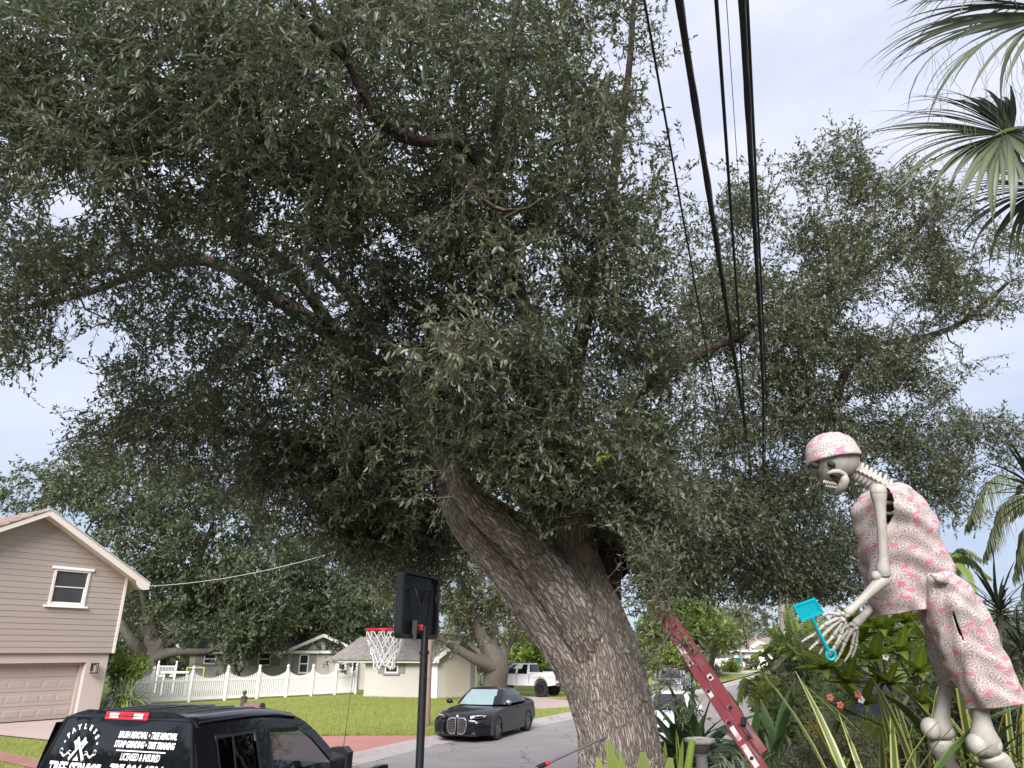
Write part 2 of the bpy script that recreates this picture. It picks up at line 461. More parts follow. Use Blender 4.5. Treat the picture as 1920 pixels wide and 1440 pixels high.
# far lawn in front of the ranch house
lw = [kfy(y) for y in (23.9, 25.5, 27, 28.5, 30, 32, 35, 38, 42, 47)] + [(6, 47.5), (-2, 49), (-8, 50.5), (-12, 47), (-19.5, 38), (-14, 30), (-11, 24.2)]
flat('lawn', lw, 0.112, M['lawn'])
flat('driveway', [kfy(16.2), kfy(18), kfy(20), kfy(22), kfy(23.9), (-5.7, 23.5), (-11, 24.2), (-14.0, 25.6), (-12, 21), (-9, 17.5)], 0.116, M['red_drive'])
flat('garage_drive', [(-14.0, 25.6), (-14.2, 27), (-15.8, 30.2), (-18.4, 26.4), (-25, 17), (-21, 17), (-16.9, 24.6), (-13.0, 22.4)], 0.120, M['pink_drive'])
flat('side_lawn', [(-21, 17), (-16.9, 24.5), (-13.1, 22.3), (-9.1, 17.5), (-8.6, 14.5), (-12, 10), (-20, 10)], 0.110, M['lawn'])
_a, _b, _c, _d = G(0, 1409, .12), G(80, 1428, .12), G(60, 1440, .12), G(0, 1427, .12)
flat('brick_path', [_a[:2] + (_a - _b)[:2] * 1.5, _b[:2] + (_b - _a)[:2] * 1.2, _c[:2] + (_c - _d)[:2] * 1.2, _d[:2] + (_d - _c)[:2] * 1.5], 0.124, M['brick_path'])
# front walk and slab on the near side
flat('driveway', [(6.2, 20.4), (15, 20.5), (17, 27), (9.6, 26), (7.0, 22.4)], 0.13, M['conc'])
# ranch garage drive and the strip of street behind
flat('garage_drive', [(-4.6, 46.9), (-1.6, 48.4), (4.4, 36.5), (1.2, 34.0)], 0.118, M['pink_drive'])
flat('garage_drive', [(1.0, 42.0), (9, 44.0), (12.5, 51.6), (10.6, 47.8), (6, 43.5), (1.0, 41.2)], 0.121, M['conc'])
# far side streets / lawns on the right
flat('lawn', [(14.4, 56.5), (21, 71), (27.5, 86.5), (20, 90), (8, 66), (8, 57)], 0.113, M['lawn'])
flat('driveway', [(25.5, 84), (30.4, 94.5), (24, 104), (16, 92)], 0.115, M['conc'])
flat('lawn', [(30.6, 95), (40, 117), (30, 122), (24, 104.5)], 0.111, M['lawn'])
# mulch bed under the oak
bx = np.arange(0.0, 13, 0.16); by = np.arange(1.0, 16.6, 0.16)
gx, gy = np.meshgrid(bx, by); ok = dist_near(gx, gy) > 0.75 + .15 * np.sin(gy * 2.3)
V = np.stack([gx, gy, gz(gx, gy) + 0.03], -1).reshape(-1, 3); n_ = len(bx)
ii = [r * n_ + c for r in range(len(by) - 1) for c in range(n_ - 1) if ok[r, c] and ok[r + 1, c] and ok[r, c + 1]]
ii = np.array(ii); tag(fast_mesh('garden_bed', V, np.stack([ii, ii + 1, ii + 1 + n_, ii + n_], 1), M['mulch']), kind='structure')
# short grass blades over the far lawn
def blades(name, n, poly_fn, z, h, mat, w=0.012):
    p = poly_fn(n); m = len(p)
    a = RNG.uniform(0, 2 * PI, m); hh = h * RNG.uniform(.5, 1.3, m)
    d = np.stack([np.cos(a), np.sin(a), np.zeros(m)], 1); s_ = np.stack([-np.sin(a), np.cos(a), np.zeros(m)], 1) * (w / 2)
    base = np.concatenate([p, np.full((m, 1), z)], 1); tip = base + d * (hh * .45)[:, None] + np.array([0, 0, 1]) * hh[:, None]
    V = np.stack([base - s_, base + s_, tip], 1).reshape(-1, 3)
    o = fast_mesh(name, V, np.arange(m * 3).reshape(-1, 3), mat, tint=np.repeat(RNG.uniform(0, 1, m), 3), k=3); return tag(o, kind='stuff')
M['blade'] = leaf_mat('grass_blade', (0.14, 0.19, 0.04), (0.34, 0.37, 0.095), 0.6, 0.3, 0.3)
def in_poly(p, poly):
    poly = np.asarray(poly)[:, :2]; r = np.zeros(len(p), bool); j = len(poly) - 1
    for i in range(len(poly)):
        a, b = poly[i], poly[j]; c = ((a[1] > p[:, 1]) != (b[1] > p[:, 1])) & (p[:, 0] < (b[0] - a[0]) * (p[:, 1] - a[1]) / (b[1] - a[1] + 1e-12) + a[0]); r ^= c; j = i
    return r
def lawn_pts(n):
    x = RNG.uniform(-13, 9, n); t = RNG.uniform(0, 1, n) ** 1.6; y = 23.6 + 23 * t
    xk = np.interp(y, kf[:, 1], kf[:, 0]) - 0.05
    k = (x < xk) & (y > 23.3 + np.maximum(0, (-5.7 - x) * .12)) & (y < 46 + (x + 8) * 0.55)
    q = np.stack([x, y], 1)[k]; return q[~in_poly(q, [(-4.6, 46.9), (-1.6, 48.4), (4.4, 36.5), (1.2, 34.0)]) & ~in_poly(q, [(1.0, 42.0), (9, 44.0), (12.5, 51.6), (10.6, 47.8), (6, 43.5), (1.0, 41.2)])]
blades('grass', 90000, lawn_pts, 0.108, 0.075, M['blade'], 0.016)
def side_pts(n):
    x = RNG.uniform(-17, -8.6, n); y = RNG.uniform(13, 24.5, n)
    k = (y < 24.3 + (x + 16.9) * -0.56) & (y < 22.2 - (x + 13.1) * 1.1 + 1.0) & (x < -8.9 - (y - 14.5) * -0.0)
    q = np.stack([x, y], 1)[k]; A, B = _d[:2], _c[:2]
    t = (B - A) / np.linalg.norm(B - A); nn = np.array([-t[1], t[0]]); s_ = (q - A) @ nn
    w = (_a[:2] - A) @ nn; lo, hi = min(0, w), max(0, w)
    return q[(s_ < lo - .05) | (s_ > hi + .05)]
blades('grass', 30000, side_pts, 0.105, 0.07, M['blade'], 0.012)
# ------------------------------------------------------------------ bark
def bark(name, dark, mid, light, su=44.0, sv=6.2, depth=0.018, disp=True):
    """fissured bark on the tube coordinate 'pat' = (round the trunk in m, along it in m, 0)"""
    s = Sh(name); a = s.attr('pat')
    wob = s.scale(s.noise(s.scale(a, (1, .45, 1)), 9.0, 4, 0.6, out='Color'), 0.040)
    q = s.vadd(a, wob); q = s.scale(q, (su, sv, 1.0))
    v1 = X(s.t, s.voro(q, 1.0, 'DISTANCE_TO_EDGE').outputs['Distance'])
    v2 = X(s.t, s.voro(s.scale(q, (1.9, 2.4, 1.0)), 1.0, 'DISTANCE_TO_EDGE').outputs['Distance'])
    fine = s.noise(s.scale(a, (85, 30, 1)), 1.0, 5, 0.75); big = s.noise(a, 1.6, 4)
    rn_ = (s.noise(s.scale(s.vadd(a, wob), (30, 3.2, 1)), 1.0, 3, 0.6) - 0.5).abs().ss(0.0, 0.075)
    ridge = v1.ss(0.0, 0.17) * (v2.ss(0.0, 0.16) * 0.35 + 0.65) * (rn_ * 0.75 + 0.25); fur = s.noise(s.scale(s.vadd(a, wob), (8.5, 0.9, 1)), 1.0, 4, 0.6); h = ridge * 0.62 + fine * 0.18 + fur.ss(.3, .7) * 0.55
    c = s.mix(ridge, dark, mid); c = s.mix((ridge * fine).ss(0.28, 0.60), c, light)
    c = s.tint(c, (big * 0.7 + 0.65) * (fur * 0.7 + 0.65))
    c = s.mix(s.noise(a, 2.2, 5, 0.7).ss(0.54, 0.72) * 0.5, c, (0.27, 0.285, 0.22))
    s.set(Base_Color=c, Roughness=0.92, Specular_IOR_Level=0.2)
    if disp:
        d = s.node('ShaderNodeDisplacement', Height=h, Midlevel=0.6, Scale=depth)
        s.t.links.new(d.outputs[0], s.out.inputs['Displacement']); s.m.displacement_method = 'BOTH'
    else: s.bump(h, 0.9, depth)
    return s.m
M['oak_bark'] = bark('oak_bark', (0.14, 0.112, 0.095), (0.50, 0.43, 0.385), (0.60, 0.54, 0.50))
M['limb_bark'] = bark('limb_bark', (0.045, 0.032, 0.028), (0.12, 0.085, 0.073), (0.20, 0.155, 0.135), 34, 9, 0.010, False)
M['twig'] = pm('twig_bark', (0.115, 0.085, 0.07), 0.85, 0.3, 9)
M['oak_leaf'] = leaf_mat('oak_leaf', (0.034, 0.053, 0.026), (0.130, 0.152, 0.068), 0.44, 0.30, 0.5, under=(0.150, 0.185, 0.120))
M['pale_leaf'] = leaf_mat('pale_oak_leaf', (0.13, 0.15, 0.095), (0.27, 0.29, 0.19), 0.45, 0.25, 0.5)

def limb_tube(name, pts, mat, parent, n=14, step=0.05, lump=0.06, seed=0, flare=None):
    """pts: (x,y,z,r) control points; tube with the bark coordinate"""
    L = np.sum(np.linalg.norm(np.diff(np.array(pts)[:, :3], axis=0), axis=1)); k = max(6, int(L / step))
    q = spline(pts, k); rg = np.random.default_rng(seed); ph = rg.uniform(0, 6.28, 12)
    T = nrm(np.gradient(q[:, :3], axis=0)); a = np.array([0.3, 1, 0.05]); u = nrm(np.cross(T[0], a)); V = []; A = []; vlen = 0
    r_mean = float(np.mean(q[:, 3]))
    for i in range(k):
        if i: vlen += np.linalg.norm(q[i, :3] - q[i - 1, :3])
        u = nrm(u - T[i] * (u @ T[i])); w = np.cross(T[i], u)
        for j in range(n + 1):
            t = 2 * PI * j / n
            f = 1 + lump * (math.sin(2 * t + ph[0] + vlen * 0.7) + .7 * math.sin(3 * t + ph[1] - vlen * 1.1) + .5 * math.sin(5 * t + ph[2] + vlen * 1.9) + .35 * math.sin(8 * t + ph[3] - vlen))
            if flare: f *= flare(t, i / (k - 1))
            V.append(q[i, :3] + (u * math.cos(t) + w * math.sin(t)) * q[i, 3] * f); A.append((t * max(r_mean, .02), vlen, 0))
    Fq = [(i * (n + 1) + j, i * (n + 1) + j + 1, (i + 1) * (n + 1) + j + 1, (i + 1) * (n + 1) + j) for i in range(k - 1) for j in range(n)]
    me = bpy.data.meshes.new(name); V = np.array(V)
    if parent is not None:
        im = np.array(root_matrix(parent).inverted()); V = V @ im[:3, :3].T + im[:3, 3]
    me.from_pydata([tuple(v) for v in V], [], Fq); me.update()
    at = me.attributes.new('pat', 'FLOAT_VECTOR', 'POINT'); at.data.foreach_set('vector', np.asarray(A, 'f').ravel())
    me.shade_smooth(); return link_mesh(name, me, mat, parent)

def grow(limbs, clumps, wander=0.12, seed=1, node_step=0.25):
    """join every clump centre to the nearest wood by a bowed branch; returns branch polylines with radii"""
    rg = np.random.default_rng(seed); N = []; NR = []
    for l in limbs:
        L = np.sum(np.linalg.norm(np.diff(np.array(l)[:, :3], axis=0), axis=1)); q = spline(l, max(4, int(L / node_step)))
        N.append(q[:, :3]); NR.append(q[:, 3])
    N = np.concatenate(N); NR = np.concatenate(NR)
    d0 = np.array([np.min(np.sum((N - c) ** 2, 1)) for c in clumps]); order = np.argsort(d0)
    cap = len(N) + len(clumps) * 4; NN = np.zeros((cap, 3)); RR = np.zeros(cap); NN[:len(N)] = N; RR[:len(N)] = NR; m = len(N)
    out = []; dirs = np.zeros((len(clumps), 3))
    for ci in order:
        c = clumps[ci]; dd = np.sum((NN[:m] - c) ** 2, 1); j = int(np.argmin(dd)); p = NN[j]; L = math.sqrt(dd[j]) + 1e-6
        r0 = min(RR[j] * 0.7, 0.007 + 0.016 * L); r1 = max(0.0035, r0 * 0.4)
        off = rg.normal(0, 1, (2, 3)) * L * wander; off[:, 2] += L * 0.07
        pts = np.array([p, p + (c - p) * .35 + off[0], p + (c - p) * .7 + off[1], c])
        out.append((pts, np.array([r0, r0 * .8, (r0 + r1) / 2, r1]))); dirs[ci] = nrm((c - pts[2])[None])[0]
        NN[m:m + 3] = pts[1:]; RR[m:m + 3] = [r0 * .8, (r0 + r1) / 2, r1]; m += 3
    return out, dirs
def wood_mesh(name, br, mat, parent, n=5):
    V = []; Fq = []; o = 0
    for pts, rs in br:
        T = nrm(np.gradient(pts, axis=0)); a = np.array([0.21, 0.35, 0.91]); k = len(pts)
        for i in range(k):
            u = nrm(np.cross(T[i], a)); w = np.cross(T[i], u)
            for j in range(n):
                t = 2 * PI * j / n; V.append(pts[i] + (u * math.cos(t) + w * math.sin(t)) * rs[i])
        for i in range(k - 1):
            for j in range(n):
                b = (j + 1) % n; Fq.append((o + i * n + j, o + i * n + b, o + (i + 1) * n + b, o + (i + 1) * n + j))
        o += k * n
    ob = fast_mesh(name, V, Fq, mat, parent); ob.data.shade_smooth(); return ob
def foliage(name, cl, dirs, rad, mat, parent, twigs=9, leaves=13, L=0.062, W=0.021, tl=0.34, droop=0.15, seed=3, six=True, stick=True, spread=0.9, keep=None, up=0.15, tbias=0.0):
    """twigs round every clump centre and leaves along the twigs"""
    rg = np.random.default_rng(seed); n = len(cl); rad = np.broadcast_to(np.asarray(rad, float), n)
    nt = n * twigs; c = np.repeat(cl, twigs, 0); d = np.repeat(dirs, twigs, 0); rr = np.repeat(rad, twigs)
    td = nrm(d * 0.55 + rg.normal(0, spread, (nt, 3)) + np.array([0, 0, up]))
    tp = c + nrm(rg.normal(0, 1, (nt, 3))) * (rr * rg.uniform(0, 1, nt) ** .5)[:, None] * 0.75
    ln = tl * rg.uniform(.6, 1.3, nt)
    te = tp + td * ln[:, None] - np.array([0, 0, 1]) * (droop * ln)[:, None]
    if keep is not None:
        k = keep(te); tp, td, te, ln = tp[k], td[k], te[k], ln[k]; nt = len(tp)
    t = (np.arange(leaves) + .5) / leaves * .85 + .2; t = np.clip(t, 0, 1)
    m = nt * leaves; tt = np.tile(t, nt) + rg.normal(0, .03, m)
    base = np.repeat(tp, leaves, 0); end = np.repeat(te, leaves, 0); tdir = nrm(end - base)
    p = base + (end - base) * tt[:, None]
    ld = nrm(tdir * rg.uniform(.35, 1.0, m)[:, None] + rg.normal(0, .62, (m, 3)) + np.array([0, 0, -.12]))
    nv = nrm(rg.normal(0, .55, (m, 3)) + np.array([0, 0, 1.0]))
    sz = rg.uniform(.65, 1.2, m)
    tw = np.repeat(rg.uniform(0, .55, nt), leaves) + rg.uniform(-.1, .45, m) + tbias
    V, Fq, k = leaf_arrays(p, ld, nv, L * sz, W * sz * rg.uniform(.8, 1.2, m), six)
    nv_ = 6 if six else 4
    ob = fast_mesh(name, V, Fq, mat, parent, tint=np.repeat(np.where(rg.uniform(0, 1, m) < .010, 1.8, np.clip(tw, 0, 1)), nv_), k=4)
    tag(ob, kind='stuff')
    if stick:
        u = nrm(np.cross(te - tp, np.array([.3, .2, .9]))) ; w = nrm(np.cross(te - tp, u)); r = 0.0032
        ring = [u, -u * .5 + w * .87, -u * .5 - w * .87]
        Vs = np.stack([tp + q * r for q in ring] + [te + q * r * .5 for q in ring], 1).reshape(-1, 3)
        b = np.arange(nt)[:, None] * 6; Fs = np.concatenate([b + np.array([[0, 1, 4, 3]]), b + np.array([[1, 2, 5, 4]]), b + np.array([[2, 0, 3, 5]])])
        tag(fast_mesh('twigs' if False else 'twig', Vs, Fs, M['twig'], parent), kind='stuff')
    return ob

# ------------------------------------------------------------------ the big live oak
TR_D = 7.75
oak_base = D(1172, 1500, TR_D); oak_base[2] = gz(oak_base[0], oak_base[1])
oak = thing('oak_tree', oak_base, 'big live oak with leaning fissured trunk spreading over the whole street', 'tree')
def lp(*a):
    """(px, py, distance, radius in px) -> (x,y,z,r)"""
    return [tuple(D(x, y, d)) + (r * d / F_PX,) for x, y, d, r in a]
trunk_pts = [tuple(oak_base + np.array([0, 0, -0.30])) + (0.62,), tuple(oak_base + np.array([0, 0, 0.12])) + (0.56,), tuple(oak_base * .45 + D(1168, 1455, TR_D) * .55) + (0.495,)] + lp((1163, 1420, TR_D, 78), (1155, 1360, 7.75, 75), (1138, 1290, 7.8, 78), (1122, 1220, 7.8, 76), (1106, 1150, 7.8, 62), (1090, 1090, 7.8, 50))
tr = limb_tube('trunk', trunk_pts + lp((1070, 1030, 7.75, 48), (1064, 980, 7.75, 47), (1062, 900, 7.8, 38)), M['oak_bark'], oak, n=190, step=0.022, lump=0.028, seed=2,
               flare=lambda t, f: 1 + 0.22 * (max(0, .17 - f) / .17) ** 1.6 * (1 + .6 * math.sin(4 * t)))
limbs = {}
def LB(key, *a): limbs[key] = lp(*a)
LB('left', (1110, 1320, 7.75, 34), (1062, 1222, 7.62, 38), (1004, 1140, 7.6, 37), (955, 1076, 7.6, 34), (908, 1024, 7.6, 33), (866, 962, 7.6, 33), (846, 890, 7.7, 30), (808, 800, 7.9, 25), (735, 715, 8.2, 22)); LB('left_far', (808, 800, 7.9, 24), (735, 715, 8.2, 21), (640, 640, 8.6, 17), (520, 560, 8.9, 13), (400, 492, 9.1, 11), (290, 500, 9.2, 9), (190, 540, 9.3, 7), (60, 575, 9.4, 5), (-90, 600, 9.5, 3))
LB('mid', (1112, 1232, 7.6, 34), (1074, 1148, 7.42, 38), (1026, 1075, 7.38, 38), (972, 1010, 7.25, 35), (900, 950, 7.15, 30), (850, 880, 7.0, 25), (790, 760, 6.8, 18), (720, 640, 6.8, 13), (640, 540, 6.9, 8), (560, 470, 6.9, 4))
LB('right', (1130, 1130, 7.9, 34), (1138, 1020, 8.1, 24), (1142, 900, 8.5, 15), (1150, 820, 8.8, 13), (1195, 738, 9.2, 12), (1280, 680, 9.7, 11), (1400, 620, 10.2, 9.5), (1500, 565, 10.7, 8), (1620, 510, 11.1, 6), (1700, 450, 11.4, 4.5), (1770, 370, 11.7, 3))
LB('low_right', (1150, 1060, 8.0, 30), (1215, 1000, 8.7, 16), (1300, 965, 9.5, 13), (1440, 935, 10.5, 11), (1535, 870, 11.0, 10), (1563, 770, 11.2, 9), (1590, 690, 11.4, 8), (1645, 648, 11.6, 6.5), (1740, 630, 11.8, 5.5), (1810, 600, 12.0, 4.5), (1890, 530, 12.2, 3))
LB('top', (1090, 1010, 7.8, 34), (1070, 900, 7.8, 25), (1060, 800, 7.9, 20), (1085, 650, 8.1, 16), (1125, 480, 8.3, 12), (1155, 300, 8.4, 9), (1180, 120, 8.5, 6), (1195, -120, 8.6, 4))
LB('over', (1060, 800, 7.9, 20), (1000, 640, 7.4, 17), (945, 450, 6.7, 14), (885, 295, 6.1, 12), (850, 262, 5.9, 11), (780, 264, 5.75, 11), (715, 226, 5.6, 10.5), (680, 170, 5.5, 10), (650, 110, 5.4, 9), (600, 65, 5.3, 7), (545, -10, 5.1, 6), (470, -160, 4.9, 4))
LB('fork', (652, 118, 5.4, 7), (640, 75, 5.3, 6), (600, 30, 5.2, 5), (560, -60, 5.1, 4))
LB('high', (945, 450, 6.7, 12), (930, 250, 6.6, 9), (960, 60, 6.5, 7), (1000, -150, 6.4, 5))
LB('low_left', (838, 885, 7.7, 24), (760, 850, 8.1, 15), (650, 835, 8.6, 11), (520, 820, 9.0, 8), (380, 800, 9.4, 6), (230, 770, 9.8, 4))
LB('far_left', (640, 640, 8.6, 12), (520, 480, 8.0, 10), (380, 420, 7.8, 6), (270, 400, 7.8, 3))
LB('hook', (872, 330, 5.6, 4.0), (893, 362, 5.5, 4.5), (925, 388, 5.5, 4.5), (955, 396, 5.5, 4), (990, 390, 5.5, 3))
LB('back', (1075, 960, 7.9, 26), (1020, 780, 8.6, 16), (900, 600, 9.2, 12), (760, 430, 9.6, 9), (600, 300, 9.9, 6))
for k_, v_ in limbs.items():
    big = k_ in ('left', 'mid')
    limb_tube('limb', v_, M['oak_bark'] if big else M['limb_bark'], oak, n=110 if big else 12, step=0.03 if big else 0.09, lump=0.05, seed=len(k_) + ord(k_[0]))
# burl on the trunk
kb = MB(); kc = D(1094, 1030, 7.52)
kb.ell(kc, (0.115, 0.07, 0.155), 28, 18, Matrix.Rotation(-.25, 3, 'Y'))
for i, v in enumerate(kb.v):
    a = math.sin(v[0] * 55) * math.sin(v[2] * 47 + 1) * .010; kb.v[i] = (v[0] + a, v[1] - a, v[2] + a)
kb.build('burl', pm('burl_bark', (0.20, 0.15, 0.11), 0.9, 0.35, 16, 0.8, 45, dist=0.03), oak, 180, world=True)

# crown: boughs as (px, py, rx, ry, distance, half spread of distance, clumps)
BOUGH = [
    (60, 50, 190, 120, 5.9, .9, 75), (250, 60, 170, 120, 5.7, .8, 70), (440, 50, 150, 110, 5.5, .8, 60), (640, 40, 160, 110, 5.8, .9, 68), (820, 60, 150, 110, 6.2, .9, 62), (980, 80, 130, 130, 6.8, 1.0, 55), (1110, 110, 110, 150, 7.8, .9, 40), (1215, 60, 60, 120, 8.3, .6, 9),
    (20, 220, 170, 120, 6.3, .9, 72), (180, 230, 160, 110, 6.0, .8, 66), (350, 220, 160, 110, 5.9, .8, 66), (520, 210, 150, 110, 6.0, .8, 62), (700, 220, 150, 120, 6.5, .9, 60), (870, 240, 150, 120, 6.6, .8, 62), (1010, 260, 140, 130, 7.1, .9, 60), (1140, 290, 120, 120, 7.8, .8, 42), (1235, 250, 60, 110, 8.4, .5, 14),
    (-20, 400, 160, 120, 7.4, .9, 66), (90, 470, 110, 70, 8.0, .6, 34), (230, 360, 130, 80, 7.0, .7, 34), (270, 505, 150, 36, 8.3, .2, 34), (420, 470, 70, 40, 7.8, .2, 16), (420, 350, 140, 100, 6.7, .8, 60), (580, 370, 150, 110, 6.6, .8, 66), (740, 400, 150, 120, 6.8, .9, 66), (900, 420, 150, 120, 6.8, .9, 66), (1050, 430, 140, 120, 7.5, .9, 60), (1180, 430, 110, 120, 8.1, .8, 46), (1265, 420, 60, 100, 8.6, .5, 14),
    (-10, 560, 130, 110, 8.2, .8, 85), (70, 650, 70, 60, 8.8, .6, 26), (160, 560, 80, 60, 8.8, .5, 22), (330, 440, 100, 60, 8.0, .8, 22), (280, 590, 120, 70, 8.8, .7, 42), (450, 580, 150, 110, 7.8, .9, 62), (610, 560, 150, 110, 7.3, .9, 68), (760, 580, 140, 120, 7.2, .9, 66), (900, 580, 140, 120, 6.8, .9, 68), (1040, 590, 140, 120, 7.4, .9, 68), (1180, 580, 120, 120, 8.3, .9, 60), (1290, 560, 70, 110, 8.9, .6, 26),
    (230, 690, 90, 60, 9.2, .6, 26), (380, 700, 140, 90, 8.8, .9, 62), (530, 720, 150, 100, 8.2, .9, 68), (680, 740, 150, 100, 7.6, .8, 70), (820, 740, 130, 110, 6.9, .8, 66), (960, 750, 140, 110, 6.7, .7, 70), (1090, 760, 140, 110, 7.6, .9, 70), (1220, 730, 120, 110, 8.8, .9, 62), (1330, 720, 90, 100, 9.6, .7, 40),
    (210, 800, 70, 35, 9.6, .4, 10), (330, 815, 110, 60, 9.2, .7, 34), (470, 855, 130, 70, 8.9, .8, 46), (600, 890, 130, 70, 8.6, .8, 50), (560, 960, 70, 35, 9.0, .5, 10), (720, 870, 120, 80, 8.4, .7, 50), (760, 960, 70, 60, 9.0, .6, 24), (905, 850, 80, 60, 6.5, .4, 26), (1000, 900, 110, 60, 6.9, .35, 40), (1090, 890, 100, 60, 7.3, .4, 36), (1050, 950, 90, 34, 6.9, .25, 24), (1150, 960, 50, 60, 7.4, .3, 16), (720, 1000, 100, 50, 8.9, .5, 44), (805, 1035, 50, 50, 8.7, .4, 30), (640, 960, 60, 40, 9, .5, 18),
    (1190, 870, 110, 90, 8.4, .8, 54), (1260, 690, 100, 55, 8.9, .4, 44), (1150, 1000, 36, 40, 7.5, .25, 8), (1190, 1085, 26, 36, 6.6, .15, 9), (1310, 850, 120, 100, 9.5, .9, 60), (1230, 970, 80, 70, 8.2, .6, 34), (1330, 980, 130, 80, 9.8, .8, 54), (1450, 1000, 120, 80, 10.6, .8, 50), (1260, 1060, 70, 45, 9.0, .7, 20), (1370, 1070, 110, 45, 10.2, .7, 34), (1500, 1085, 100, 50, 10.9, .7, 30), (1585, 1060, 60, 70, 11.2, .5, 22),
    (1365, 430, 70, 130, 10.6, .7, 34), (1340, 600, 60, 110, 10.4, .6, 34), (1430, 470, 60, 90, 11.0, .6, 18), (1410, 320, 50, 70, 10.8, .4, 7), (1560, 380, 100, 90, 11.4, .7, 34), (1600, 300, 45, 55, 11.5, .4, 8), (1680, 400, 110, 80, 11.6, .7, 34), (1600, 540, 90, 40, 10.4, .2, 12), (1450, 600, 80, 40, 9.9, .2, 14), (1700, 640, 80, 30, 11, .2, 10), (1590, 740, 50, 60, 10.8, .2, 12), (1440, 930, 80, 40, 10.0, .2, 14), (1340, 650, 60, 40, 9.9, .2, 10), (1790, 440, 90, 70, 11.9, .6, 22), (1880, 500, 80, 70, 12.2, .6, 20),
    (1440, 600, 100, 90, 10.8, .8, 42), (1570, 520, 110, 90, 11.2, .8, 46), (1690, 530, 110, 80, 11.5, .8, 42), (1800, 560, 90, 60, 11.9, .6, 24), (1420, 740, 100, 100, 10.6, .8, 46), (1540, 680, 110, 90, 11.1, .8, 46), (1650, 690, 100, 70, 11.5, .7, 36), (1750, 680, 80, 60, 11.8, .6, 18),
    (1420, 870, 110, 90, 10.7, .8, 46), (1530, 830, 100, 90, 11.2, .8, 40), (1640, 810, 110, 80, 11.5, .8, 44), (1760, 800, 90, 70, 11.8, .7, 30), (1850, 830, 70, 50, 12.1, .6, 16), (1560, 960, 80, 80, 11.3, .7, 26), (1690, 900, 90, 60, 11.7, .7, 26), (1790, 910, 70, 50, 12.0, .6, 16),
    (200, -120, 350, 120, 5.2, .9, 40), (700, -120, 350, 120, 5.8, 1.0, 40), (1080, -110, 160, 110, 7.4, 1.0, 22), (-230, 200, 130, 260, 6.4, 1.0, 50), (-220, 520, 110, 150, 8.4, .9, 26),
    (980, 300, 240, 200, 9.6, .8, 30), (650, 400, 300, 200, 9.4, .9, 45), (760, 640, 260, 170, 9.2, .8, 50), (1080, 640, 180, 180, 9.6, .7, 45), (480, 760, 200, 110, 10.0, .6, 25), (1150, 900, 160, 90, 9.4, .6, 40),
]
GAPS = [(118, 385, 46, 26), (60, 300, 34, 16), (110, 610, 42, 16), (180, 640, 55, 40), (130, 720, 60, 60), (100, 90, 30, 18), (95, 30, 26, 20), (320, 45, 26, 16), (205, 205, 20, 14), (610, 625, 26, 14), (465, 665, 22, 16), (235, 640, 26, 18),
        (1235, 170, 34, 32), (1320, 480, 20, 40), (1330, 350, 22, 60), (1485, 500, 20, 30), (1720, 590, 50, 16), (1865, 640, 70, 40), (1310, 220, 40, 60), (1480, 380, 25, 30), (1650, 600, 24, 14), (1840, 740, 60, 40), (1690, 745, 40, 14), (1600, 760, 18, 20), (1640, 1000, 18, 40), (1880, 930, 50, 40), (1210, 330, 20, 24), (1090, 100, 16, 12), (1480, 660, 14, 22), (1500, 920, 14, 14), (1650, 870, 22, 16), (1735, 870, 20, 12), (1610, 900, 16, 14)]
rgc = np.random.default_rng(5); cl = []
def gapped(x, y, k=1.0):
    return any(((x - a) / (b * k)) ** 2 + ((y - c) / (e * k)) ** 2 < 1 for a, c, b, e in GAPS)
def x_dens(x, y): return x < 1300 and y < 800
for bx_, by_, rx, ry, dd, sp, nn in BOUGH:
    c_ = 0; nn = int(nn * (.78 if x_dens(bx_, by_) else 1.85))
    while c_ < nn:
        r = math.sqrt(rgc.uniform(0, 1)); t = rgc.uniform(0, 2 * PI); x = bx_ + rx * r * math.cos(t); y = by_ + ry * r * math.sin(t); c_ += 1
        if gapped(x, y): continue
        if math.sin(x / 33 + 1.6 * math.sin(y / 47)) + math.sin(y / 30 + 1.9 * math.sin(x / 56 + 1)) < (-.95 if y < 760 else -1.3): continue
        cl.append(D(x, y, dd + rgc.normal(0, sp * .7)))
cl = np.array(cl)
def vproj(w):
    v = w - _C; d = v @ _Fw; return 960 + F_PX * (v @ _R) / d, 720 - F_PX * (v @ _U) / d, d
